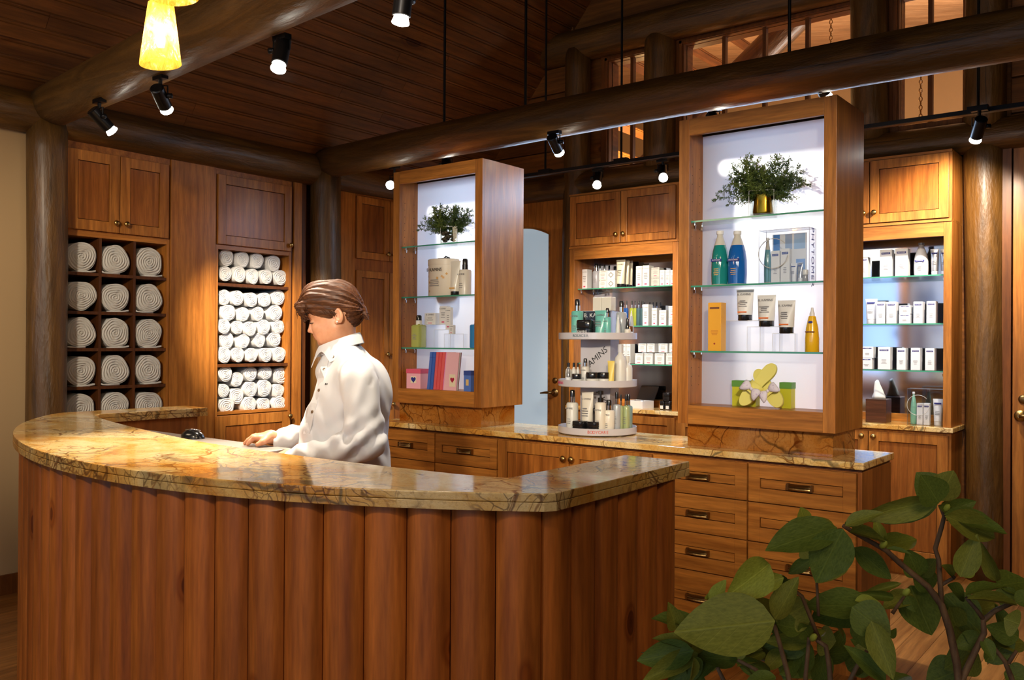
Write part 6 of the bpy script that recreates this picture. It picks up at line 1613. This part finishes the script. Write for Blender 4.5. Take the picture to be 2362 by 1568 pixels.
pl_pts = [LP(744, 826, 0.058), LP(738, 860, 0.074), LP(727, 900, 0.078), LP(716, 940, 0.078), LP(706, 980, 0.076), LP(700, 1030, 0.07)]
M_BTN = plain('brown_button', srgb(120, 96, 72), 0.3, coat=0.4)
btn = MB().lathe([(0.0055, -0.002), (0.0058, 0.0), (0.0052, 0.0018), (0.003, 0.0012), (0.0, 0.0010)], 14).mesh('button', M_BTN, True)
def shirt_hit(px, py):
    "point of the shirt under a pixel"
    from mathutils.bvhtree import BVHTree
    if 'bvh' not in MATS:
        MATS['bvh'] = BVHTree.FromPolygons([v.co[:] for v in sh_.data.vertices], [p.vertices[:] for p in sh_.data.polygons])
    o = LP(px, py, 0.6); e = LP(px, py, -0.3)
    return MATS['bvh'].ray_cast(Vector(o), Vector(e-o).normalized())
for k, (px, py) in enumerate(((757, 806), (771, 824), (749, 852), (737, 900), (722, 950))):
    hit = shirt_hit(px, py)
    if hit[0] is None: continue
    nn = hit[1] if hit[1].y > 0 else -hit[1]
    put('button', btn, sh_, hit[0]+nn*(0.0045 if k < 2 else 0.0015), nn.to_track_quat('Z', 'Y').to_euler())
strip = MB(); prev = []
for px, py in ((752, 832), (748, 850), (743, 872), (735, 900), (727, 930), (718, 960), (710, 1000)):
    h1, h2 = shirt_hit(px-7, py), shirt_hit(px+7, py)
    if h1[0] is None or h2[0] is None: continue
    n1 = h1[1] if h1[1].y > 0 else -h1[1]; n2 = h2[1] if h2[1].y > 0 else -h2[1]
    prev.append([tuple(h1[0]-n1*0.001), tuple(h1[0]+n1*0.003), tuple(h2[0]+n2*0.003), tuple(h2[0]-n2*0.001)])
if len(prev) > 2: strip.loft(prev).build('placket', M_SHIRT, sh_)
hm = shirt_hit(754, 886)
if hm[0] is not None:
    nn = hm[1] if hm[1].y > 0 else -hm[1]
    MB().box(-0.006, -0.002, -0.003, 0.003, 0, 0.0008).box(0.002, 0.006, -0.003, 0.003, 0, 0.0008).build('stitched_mark', M_INK, sh_, hm[0]+nn*0.0015, nn.to_track_quat('Z', 'Y').to_euler())
# ---- hair
def hair():
    g = Grid(LP(865, 775)*np.array([1, 0, 1])+np.array([-0.01, -0.13, 0]), LP(668, 630)*np.array([1, 0, 1])+np.array([0.01, 0.13, 0]), 0.0030)
    P = LP
    g.f = g.ell(P(770, 700), (0.094, 0.084, 0.084), -0.12)
    g.add(g.ell(P(735, 688), (0.060, 0.072, 0.055), 0.35), 0.03)
    g.add(g.ell(P(808, 722), (0.046, 0.060, 0.050)), 0.03)
    for s, q in ((0.055, 0.9), (0.03, 1.0), (0.0, 1.0), (-0.03, 1.0), (-0.055, 0.9)):
        g.add(g.cone(P(716, 690, s), P(690+abs(s)*90, 706, s*1.05), 0.024*q, 0.017), 0.016)
    rg = random.Random(5)
    for k in range(17):
        s = -0.066+0.132*k/16; e = rg.uniform(-4, 6)
        x0 = 692+abs(s)*130
        g.add(g.cone(P(x0, 700, s), P(x0-2+e*0.5, 720+e*0.4, s*1.05), 0.0105, 0.0070), 0.005)
        g.add(g.cone(P(x0-2+e*0.5, 720+e*0.4, s*1.05), P(x0+6+e+abs(s)*60, 738+e-abs(s)*90, s*1.08), 0.0065, 0.0018), 0.003)
    g.cut(g.ell(P(742, 768), (0.060, 0.14, 0.053), 0.10), 0.006)
    g.cut(g.ell(P(786, 752, 0.05), (0.030, 0.10, 0.040)), 0.008); g.cut(g.ell(P(786, 752, -0.05), (0.030, 0.10, 0.040)), 0.008)
    g.cut(g.ell(P(790, 732, 0.085), (0.018, 0.03, 0.028)), 0.004); g.cut(g.ell(P(790, 732, -0.085), (0.018, 0.03, 0.028)), 0.004)
    # locks sweeping back
    A, B, C = g.A, g.B, g.C; c0 = P(772, 715)
    ang = np.arctan2(B-0.0, C-c0[2]); dist = A-c0[0]
    g.f = g.f+0.0018*np.sin(ang*27+dist*22+1.5*np.sin(dist*30))+0.0011*np.sin(ang*63-dist*14)+0.0022*np.sin(ang*9+dist*35)
    # tied tail with a clip
    g.add(g.cone(P(822, 706), P(834, 716), 0.017, 0.016), 0.006); g.add(g.cone(P(834, 714), P(846, 733), 0.017, 0.008), 0.006)
    for k in range(5): g.add(g.cone(P(840, 722, -0.012+0.006*k), P(848+k, 729+k*2.5, -0.02+0.01*k), 0.006, 0.0015), 0.003)
    return g.mesh()
def hair_material():
    t = NT('auburn_hair'); v = t.coords((0.05, 1, 1), False)
    n = t.noise(v, 190, 4, 0.65, 0.4); n2 = t.noise(t.coords((0.3, 1, 1), False), 26, 3, 0.5)
    c = t.ramp(n, [(0.25, srgb(40, 20, 9)), (0.55, srgb(82, 46, 22)), (0.8, srgb(124, 78, 40))])
    c = t.mix(0.5, c, t.ramp(n2, [(0.3, (0.55, 0.5, 0.45)), (0.7, (1.25, 1.2, 1.15))]), 'MULTIPLY')
    t.link(c, t.b.inputs['Base Color']); t.setb(Roughness=0.55); t.b.inputs['Specular IOR Level'].default_value = 0.3; t.bump(n, 0.4, 0.003); return t.m
hair_o = np_object('hair', [hair()], [hair_material()], None, person)
wisps = MB(); wr = random.Random(8)
for k in range(70):
    s = wr.uniform(-0.07, 0.07); x0 = 700+abs(s)*170+wr.uniform(-4, 12); x1 = 684+abs(s)*150+wr.uniform(-5, 8); x2 = x1+wr.uniform(2, 20); y2 = 732-abs(s)*60+wr.uniform(-10, 9)
    wisps.tube([tuple(LP(x0+14, 684+wr.uniform(-4, 8), s)), tuple(LP(x1, 703+wr.uniform(-6, 6), s*1.03)), tuple(LP((x1+x2)/2-2, 719, s*1.06)), tuple(LP(x2, y2, s*1.08))], [0.0018, 0.0016, 0.0012, 0.0004], 5)
wisps.build('fringe', hair_o.data.materials[0], hair_o, smooth=True)['kind'] = 'stuff'; wisps = MB()
for k in range(26):
    s = wr.uniform(-0.014, 0.014); wisps.tube([tuple(LP(834, 714, s)), tuple(LP(842, 722+wr.uniform(-4, 4), s*1.3)), tuple(LP(850+wr.uniform(-4, 5), 730+wr.uniform(-8, 8), s*2))], [0.002, 0.0014, 0.0004], 5)
wisps.build('tail_wisps', hair_o.data.materials[0], hair_o, smooth=True)['kind'] = 'stuff'; wisps = MB()
for k in range(24):
    a_ = wr.uniform(0.1, 0.9); yy = 735+wr.uniform(-6, 8); xx = 742+a_*34; s = 0.066+0.008*a_
    wisps.tube([tuple(LP(xx-8, 712, 0.078)), tuple(LP(xx, 722, 0.079)), tuple(LP(xx+6, yy-6, s+0.002))], [0.0016, 0.0014, 0.0004], 5)
wisps.build('temple_wisps', hair_o.data.materials[0], hair_o, smooth=True)['kind'] = 'stuff'
# ---- small face details
M_LASH = plain('eyelash', (0.02, 0.012, 0.01, 1), 0.6); M_BROW = plain('eyebrow', srgb(84, 50, 28), 0.7)
for s in (-1, 1):
    ctr = LP(729, 743)+np.array([0, s*0.031, 0])
    pts = [tuple(ctr+np.array([0.0130*math.cos(a)*1.0, s*-0.0140*math.sin(a), -0.0028-0.0030*math.cos(a*0.8)])) for a in [R(-108+16*i) for i in range(10)]]
    MB().tube(pts, [0.0007+0.0014*math.sin(math.pi*i/9) for i in range(10)], 6).build('eyelash', M_LASH, person, smooth=True)
    ctr = LP(723, 728)+np.array([0, s*0.026, 0])
    pts = [tuple(ctr+np.array([0.0145*math.cos(a*0.9), s*0.026*math.sin(a)*1.0, 0.003*math.cos(a)])) for a in [R(-45+12*i) for i in range(9)]]
    MB().tube(pts, [0.0008+0.0016*math.sin(math.pi*i/8) for i in range(9)], 6).build('eyebrow', M_BROW, person, smooth=True)
    MB().lathe([(0.0, -0.0032), (0.0024, -0.002), (0.0032, 0), (0.0024, 0.002), (0.0, 0.0032)], 12).build('earring', plain('pearl', (0.85, 0.82, 0.76, 1), 0.15, coat=0.6), person, tuple(LP(788, 743.5)+np.array([0, s*0.0805, 0])), smooth=True)
MB().tube([tuple(LP(824, 700, 0.012)), tuple(LP(830, 702, 0.006)), tuple(LP(837, 708, 0.0))], 0.0022, 6).build('hair_clip', plain('gold_clip', srgb(200, 160, 90), 0.25, 1.0), person, smooth=True)
MB().tube([tuple(np.array(tp_[1])*0.55+np.array(kn[1])*0.45+np.array([0, 0.0105*math.cos(a), 0.008+0.0105*math.sin(a)])) for a in [2*math.pi*i/12 for i in range(13)]], 0.0012, 6).build('ring', M_CHROME, person, smooth=True)
# ---- trousers and shoes down to the floor
tr_m = MB()
for s in (-1, 1):
    rings = []
    for z, r, dx in ((0.92, 0.150, 0.0), (0.80, 0.118, 0.0), (0.62, 0.090, 0.005), (0.46, 0.074, 0.012), (0.28, 0.070, 0.004), (0.07, 0.066, -0.004)):
        off_ = 0.075 if z < 0.85 else 0.055
        rings.append([(LP(795, 1000)[0]+dx+r*0.95*math.cos(2*math.pi*j/20), s*off_+r*(1.0 if z < 0.9 else 0.85)*math.sin(2*math.pi*j/20), z) for j in range(20)])
    MB().loft(rings).build('trouser_leg', plain('charcoal_trousers', (0.03, 0.03, 0.035, 1), 0.8), person, smooth='auto')
    rings = []
    for k in range(9):
        u = k/8; x = LP(795, 1000)[0]-0.075+0.245*u; hw = 0.030+0.016*math.sin(math.pi*u)**0.6; hh = 0.075-0.035*u if u < 0.9 else 0.030
        rings.append([(x, s*0.078+hw*math.cos(a), max(0.0, hh*math.sin(a))) for a in [math.pi*j/8 for j in range(9)]])
    MB().loft(rings).build('shoe', M_BLACKP, person, smooth='auto')
# ================================================================== LEAFY SHRUB IN FRONT
def leaf_material(name, c0, c1, back=False):
    t = NT(name)
    n = t.noise(t.coords((1, 1, 1)), 14, 4, 0.6)
    c = t.ramp(n, [(0.3, c0), (0.7, c1)])
    uv = t.node('ShaderNodeTexCoord'); sp = t.node('ShaderNodeSeparateXYZ'); t.link(uv.outputs['UV'], sp.inputs[0])
    # veins: midrib and slanting side veins
    ab = t.node('ShaderNodeMath', operation='ABSOLUTE'); t.link(sp.outputs[1], ab.inputs[0])
    mid = t.ramp(ab.outputs[0], [(0.0, (1, 1, 1)), (0.045, (0, 0, 0))])
    sl = t.node('ShaderNodeMath', operation='MULTIPLY'); sl.inputs[1].default_value = 0.42; t.link(ab.outputs[0], sl.inputs[0])
    sb_ = t.node('ShaderNodeMath', operation='SUBTRACT'); t.link(sp.outputs[0], sb_.inputs[0]); t.link(sl.outputs[0], sb_.inputs[1])
    ml = t.node('ShaderNodeMath', operation='MULTIPLY'); ml.inputs[1].default_value = 6.0; t.link(sb_.outputs[0], ml.inputs[0])
    fr = t.node('ShaderNodeMath', operation='FRACT'); t.link(ml.outputs[0], fr.inputs[0])
    sv = t.ramp(fr.outputs[0], [(0.0, (0.55, 0.55, 0.55)), (0.05, (0, 0, 0)), (0.95, (0, 0, 0)), (1.0, (0.55, 0.55, 0.55))])
    mx = t.mix(1.0, mid, sv, 'LIGHTEN')
    c = t.mix(t.mix(1.0, mx, (0.45, 0.45, 0.45, 1), 'MULTIPLY'), c, [min(1, q*1.5) for q in c1[:3]]+[1])
    df = t.b; t.link(c, df.inputs['Base Color']); t.setb(Roughness=0.55)
    df.inputs['Specular IOR Level'].default_value = 0.25
    tr = t.node('ShaderNodeBsdfTranslucent'); t.link(c, tr.inputs[0])
    ms = t.node('ShaderNodeMixShader'); ms.inputs[0].default_value = 0.22
    t.link(df.outputs[0], ms.inputs[1]); t.link(tr.outputs[0], ms.inputs[2]); t.link(ms.outputs[0], t.out.inputs[0])
    t.bump(mx, 0.25, 0.002); return t.m
LEAFM = [leaf_material('leaf_olive', srgb(112, 114, 38), srgb(142, 142, 54)), leaf_material('leaf_deep', srgb(80, 96, 32), srgb(108, 120, 44)), leaf_material('leaf_fresh', srgb(134, 142, 44), srgb(162, 166, 62))]
def leaf_mesh(mi, curl, cup, n=12, m=6):
    "leaf along +x of unit length, unit half width in y, face up"
    me = bpy.data.meshes.new('leaf'); vs = []; uvs = []; fs = []
    for i in range(n+1):
        u = i/n; hw = (math.sin(math.pi*u**0.82)**0.80)*(1-0.18*u) if 0 < u < 1 else 0.012
        for j in range(m+1):
            v = j/m*2-1
            vs.append((u, v*hw, curl*(u*u)*-0.5+cup*abs(v)**1.6*hw+0.015*math.sin(u*21+v*2)*abs(v)))
            uvs.append((u, v*hw))
    for i in range(n):
        for j in range(m): a = i*(m+1)+j; fs.append((a, a+m+1, a+m+2, a+1))
    me.from_pydata(vs, [], fs); ul = me.uv_layers.new(name='uv')
    for l in me.loops: ul.data[l.index].uv = uvs[l.vertex_index]
    me.materials.append(LEAFM[mi]); me.polygons.foreach_set('use_smooth', [True]*len(me.polygons)); return me
LM = {}
def leaf_of(mi, curl, cup):
    k = (mi, curl, cup)
    if k not in LM: LM[k] = leaf_mesh(mi, curl, cup)
    return LM[k]
SD = 1.22
def SPt(px, py, dd=0.0):
    d = CF+CR*((px-1181)/F_PX)-CU*((py-784)/F_PX); return CPOS+d*(SD+dd)
shrub = thing('potted_shrub', 'broad leaved green shrub reaching up in front of the back counter', 'plant', (-0.42, 1.02, 0.0))
BASE = Vector((-0.42, 1.02, 0.0))
M_POT = plain('terracotta_brown_pot', srgb(86, 58, 40), 0.6)
MB().lathe([(0.0, 0.0), (0.13, 0.0), (0.15, 0.02), (0.185, 0.36), (0.20, 0.37), (0.20, 0.40), (0.18, 0.40), (0.175, 0.36), (0.0, 0.36)], 36).build('pot', M_POT, shrub, smooth='auto')
MB().lathe([(0.0, 0.0), (0.174, 0.0), (0.16, 0.012), (0.0, 0.02)], 28, (0, 0, 0.36)).build('soil', plain('dark_soil', (0.03, 0.02, 0.014, 1), 0.95), shrub, smooth='auto')
def bark():
    t = NT('twig_bark'); n = t.noise(t.coords((1, 1, 0.4)), 60, 4, 0.65)
    c = t.ramp(n, [(0.3, srgb(70, 46, 26)), (0.7, srgb(124, 90, 54))]); t.link(c, t.b.inputs['Base Color']); t.setb(Roughness=0.75); t.bump(n, 0.5, 0.003); return t.m
M_BARK = bark()
root = BASE+Vector((0, 0, 0.36))
def branch(pts, r0, r1, from_root=True):
    P = [SPt(*p) for p in pts]
    if from_root:
        q = P[0]; s_ = root+Vector((random.uniform(-.03, .03), random.uniform(-.03, .03), 0.0)); P = [s_, s_.lerp(q, 0.35)+Vector((0, 0, 0.03)), s_.lerp(q, 0.7)+Vector((0, 0, 0.015))]+P
        rr = [0.012, 0.0105, 0.0095]+[r0+(r1-r0)*k/(len(pts)-1) for k in range(len(pts))]
    else: rr = [r0+(r1-r0)*k/(len(pts)-1) for k in range(len(pts))]
    MB().tube([p-BASE for p in P], [q*0.68 for q in rr], 8).build('branch', M_BARK, shrub, smooth=True)
branch([(2215, 1600), (2207, 1530), (2190, 1450), (2172, 1395), (2140, 1352), (2075, 1298), (2045, 1270), (1965, 1225), (1945, 1212)], 0.0085, 0.0045)
branch([(2172, 1395), (2168, 1335), (2165, 1290), (2157, 1265), (2172, 1215), (2178, 1190), (2168, 1165)], 0.0055, 0.004, False)
branch([(2166, 1352), (2200, 1332), (2202, 1328)], 0.004, 0.003, False)
branch([(2222, 1560), (2250, 1500), (2270, 1460), (2268, 1430), (2295, 1408), (2340, 1388)], 0.007, 0.0045)
branch([(2270, 1430), (2252, 1405), (2228, 1378)], 0.005, 0.0035, False)
branch([(2345, 1600), (2332, 1560), (2318, 1525), (2290, 1490)], 0.006, 0.004)
branch([(2325, 1530), (2345, 1500)], 0.0045, 0.0035, False)
branch([(1828, 1600), (1815, 1545), (1800, 1490), (1786, 1440)], 0.0062, 0.0045)
branch([(1918, 1600), (1912, 1530), (1905, 1490), (1884, 1476)], 0.0062, 0.0045)
branch([(1860, 1600), (1858, 1560), (1864, 1500), (1866, 1470)], 0.005, 0.004)
branch([(1890, 1475), (1850, 1375), (1820, 1352)], 0.0045, 0.0035, False)
branch([(1888, 1420), (1886, 1380), (1884, 1345)], 0.0035, 0.003, False)
branch([(1765, 1575), (1745, 1545), (1702, 1522)], 0.005, 0.0035)
branch([(1680, 1600), (1672, 1575), (1655, 1540)], 0.006, 0.004)
branch([(1955, 1580), (1975, 1540), (2000, 1500)], 0.005, 0.004)
branch([(2058, 1415), (2075, 1390), (2086, 1375)], 0.004, 0.003, False)
lrg = random.Random(2)
# every leaf: base pixel, tip pixel, half width pixels, distance offset, colour, curl, cup, roll
LV = [
 (1788, 1432, 1567, 1455, 66, -0.10, 0, .10, .12, 0), (1775, 1300, 1690, 1372, 40, -.04, 2, .55, .3, 20), (1808, 1332, 1712, 1360, 20, -.03, 2, .3, .2, 40),
 (1676, 1382, 1630, 1378, 20, .0, 2, .2, .2, 0), (1640, 1395, 1672, 1340, 17, -.03, 2, .1, .1, 0), (1560, 1450, 1545, 1396, 20, -.02, 0, .3, .35, 10), (1548, 1428, 1660, 1505, 22, -.02, 1, -.25, .3, 20),
 (1600, 1500, 1476, 1522, 30, .02, 1, .15, .2, 0), (1610, 1505, 1488, 1568, 22, .03, 0, .1, .2, 15), (1620, 1515, 1540, 1580, 24, .05, 1, .1, .2, 0), (1598, 1490, 1512, 1470, 18, .04, 0, .2, .2, 0),
 (1600, 1515, 1592, 1572, 11, -.03, 0, .1, .3, 30), (1605, 1515, 1616, 1545, 9, .0, 1, .1, .3, 0), (1700, 1522, 1612, 1512, 26, .04, 1, .2, .2, -10), (1702, 1520, 1718, 1490, 10, .02, 0, .2, .2, 0), (1704, 1528, 1740, 1558, 7, .0, 1, .2, .2, 30),
 (1786, 1432, 1742, 1378, 22, .02, 0, .2, .3, 0), (1788, 1428, 1838, 1335, 26, -.02, 0, .1, .25, 15), (1790, 1434, 1868, 1390, 40, .03, 0, .15, .2, -10), (1792, 1440, 1850, 1450, 26, .02, 1, .2, .2, 0),
 (1826, 1335, 1808, 1395, 22, .06, 1, .15, .2, 0), (1815, 1332, 1780, 1355, 14, .05, 1, .2, .2, 20), (1866, 1470, 1768, 1492, 34, .06, 1, .2, .15, 0), (1865, 1475, 1838, 1560, 28, .05, 1, .1, .2, 0), (1864, 1480, 1770, 1478, 18, .05, 0, .3, .2, 40),
 (1870, 1468, 1905, 1455, 9, .0, 0, .2, .2, 0), (1868, 1470, 1846, 1440, 18, .03, 1, .2, .2, 0), (1884, 1478, 1925, 1478, 32, .08, 0, .1, .1, 0),
 (1930, 1215, 1776, 1262, 42, -.05, 1, .15, .12, 10), (1945, 1220, 1885, 1338, 44, -.08, 1, .05, .10, 0), (1925, 1212, 1838, 1202, 12, .02, 0, .2, .2, 0), (1858, 1214, 1848, 1172, 18, .06, 2, .1, .1, 0), (1950, 1212, 2030, 1178, 17, -.06, 0, .5, .2, 20),
 (1948, 1214, 1998, 1220, 14, .02, 1, .2, .3, 30), (1960, 1228, 2045, 1248, 20, -.04, 0, .2, .3, 20), (2040, 1262, 2112, 1240, 26, .0, 2, .2, .15, 0), (2042, 1258, 2018, 1198, 12, .01, 2, .3, .3, 20), (2045, 1265, 2100, 1275, 7, -.02, 1, .3, .2, 30),
 (1970, 1262, 2052, 1332, 22, .03, 1, .05, .15, 0), (1950, 1270, 1890, 1340, 28, .06, 0, .1, .1, 0), (1872, 1290, 1820, 1322, 14, .06, 1, .2, .2, 20), (1848, 1265, 1872, 1285, 16, .07, 0, .1, .1, 0),
 (2160, 1152, 1985, 1196, 26, -.06, 0, .25, .2, 15), (2164, 1158, 2048, 1210, 14, -.02, 1, .3, .2, 40), (2166, 1160, 2128, 1100, 34, -.07, 1, .2, .25, 0), (2168, 1155, 2196, 1088, 42, .02, 0, .15, .2, 10), (2170, 1152, 2118, 1092, 36, .03, 1, .25, .15, -10), (2172, 1160, 2222, 1190, 22, .02, 0, .2, .2, 0),
 (2176, 1180, 2250, 1158, 18, .0, 1, .4, .3, 0), (2178, 1186, 2322, 1222, 26, -.03, 1, .3, .2, 10), (2180, 1190, 2300, 1238, 30, -.05, 0, .3, .2, -10), (2182, 1200, 2260, 1208, 13, .03, 0, .2, .2, 30), (2165, 1168, 2198, 1180, 12, -.03, 1, .2, .2, 0),
 (2215, 1330, 2252, 1238, 25, -.03, 0, .1, .2, 0), (2222, 1325, 2205, 1290, 12, .03, 0, .2, .3, 0), (2200, 1330, 2178, 1305, 14, .01, 0, .3, .3, 20), (2225, 1332, 2240, 1300, 14, .05, 2, .1, .1, 0), (2300, 1340, 2265, 1260, 15, .05, 0, .2, .2, 20),
 (2120, 1330, 2095, 1272, 26, .04, 1, .2, .2, 0), (2128, 1330, 2155, 1290, 24, .05, 1, .2, .2, 10), (2150, 1360, 2110, 1310, 26, .06, 1, .1, .2, 0), (2062, 1378, 1984, 1368, 10, .0, 1, .4, .3, 30), (2080, 1345, 1990, 1370, 9, .02, 0, .3, .3, 20),
 (2010, 1400, 1862, 1390, 42, .0, 1, .3, .15, 0), (1985, 1400, 1878, 1425, 42, .05, 1, .2, .15, 0), (1972, 1385, 2032, 1388, 12, -.04, 2, .6, .3, 30), (1965, 1400, 2050, 1462, 40, -.06, 1, .1, .15, 0), (2010, 1432, 2058, 1560, 26, -.09, 0, .05, .2, 0), (1995, 1420, 2010, 1500, 34, .0, 1, .1, .15, 0),
 (2052, 1470, 2066, 1450, 8, -.02, 1, .2, .3, 0), (2044, 1568, 1952, 1492, 19, -.08, 1, .05, .2, 0), (2100, 1350, 2148, 1458, 50, .07, 1, .1, .1, 0), (2105, 1370, 2040, 1400, 22, .05, 0, .2, .2, 0), (2092, 1372, 2110, 1410, 14, .03, 1, .2, .2, 0),
 (2180, 1370, 2262, 1460, 40, .08, 1, .1, .1, 0), (2190, 1400, 2215, 1470, 28, .06, 0, .1, .15, 0), (2225, 1378, 2190, 1350, 20, .03, 1, .2, .2, 0), (2228, 1372, 2322, 1345, 20, -.02, 1, .3, .2, 10), (2230, 1380, 2350, 1390, 12, -.04, 0, .3, .3, 20), (2300, 1350, 2370, 1340, 34, .05, 1, .1, .1, 0),
 (2340, 1388, 2300, 1362, 22, .04, 1, .2, .2, 0), (2342, 1390, 2390, 1372, 20, .0, 1, .2, .2, 0), (2352, 1440, 2318, 1428, 30, -.04, 0, .5, .4, 10), (2350, 1470, 2280, 1445, 24, .05, 1, .2, .2, 0), (2290, 1480, 2362, 1480, 30, .06, 0, .1, .1, 0), (2268, 1470, 2292, 1520, 14, .0, 1, .2, .2, 0),
 (2265, 1465, 2205, 1492, 20, .03, 1, .2, .2, 0), (2240, 1500, 2180, 1540, 30, .05, 1, .1, .15, 0), (2225, 1540, 2140, 1575, 40, .07, 1, .1, .1, 0), (2235, 1560, 2250, 1500, 18, .05, 0, .1, .2, 0), (2060, 1575, 2098, 1556, 20, .0, 1, .2, .2, 0), (1790, 1560, 1722, 1572, 18, -.02, 1, .2, .2, 0),
 (1905, 1500, 1885, 1585, 22, .07, 1, .1, .2, 0), (1830, 1490, 1812, 1570, 26, .08, 1, .1, .15, 0), (1808, 1500, 1765, 1545, 18, .07, 0, .1, .2, 0),
]
for k in range(46):
    x_, y_ = lrg.uniform(1560, 2350), lrg.uniform(1420, 1560)
    if x_ > 2040 and x_ < 2190 and y_ < 1540: continue
    a_ = lrg.uniform(0, 6.28); l_ = lrg.uniform(70, 120)
    LV.append((x_, y_, x_+l_*math.cos(a_), y_+l_*0.7*math.sin(a_), lrg.uniform(18, 30), lrg.uniform(0.05, 0.16), lrg.choice((0, 1, 1)), lrg.choice((.2, .4)), .2, lrg.choice((-50, -25, 25, 50))))
for (bx, by, tx, ty, hw, dd, mi, curl, cup, roll) in LV:
    roll = roll+lrg.choice((-24, -12, 0, 12, 24))
    a, b = SPt(bx, by, dd), SPt(tx, ty, dd+lrg.uniform(-.03, .03)); L = (b-a).length
    ax = (b-a).normalized(); tov = (CPOS-(a+b)/2).normalized(); up = (tov+Vector((0, 0, 0.35))); up = (up-ax*up.dot(ax)).normalized()
    side = up.cross(ax)
    q = R(roll); up2 = up*math.cos(q)+side*math.sin(q); side2 = up2.cross(ax)
    w_ = hw/F_PX*(SD+dd)*1.22
    mt = Matrix(((ax.x, side2.x, up2.x), (ax.y, side2.y, up2.y), (ax.z, side2.z, up2.z)))
    o = put('leaf', leaf_of(mi, curl, cup), shrub)
    o.matrix_basis = Matrix.Translation(a-BASE) @ mt.to_4x4() @ Matrix.Diagonal((L*1.06, w_, L*0.55, 1))
for px, py in ((1797, 1334), (2090, 1366), (2182, 1172), (1876, 1470), (2038, 1256)):
    p = SPt(px, py, -0.02)-BASE
    MB().lathe([(0.0, -0.008), (0.004, -0.005), (0.0048, 0.0), (0.0035, 0.006), (0.0, 0.010)], 10).build('bud', LEAFM[2], shrub, tuple(p), (0.5, 0.7, 0), True)
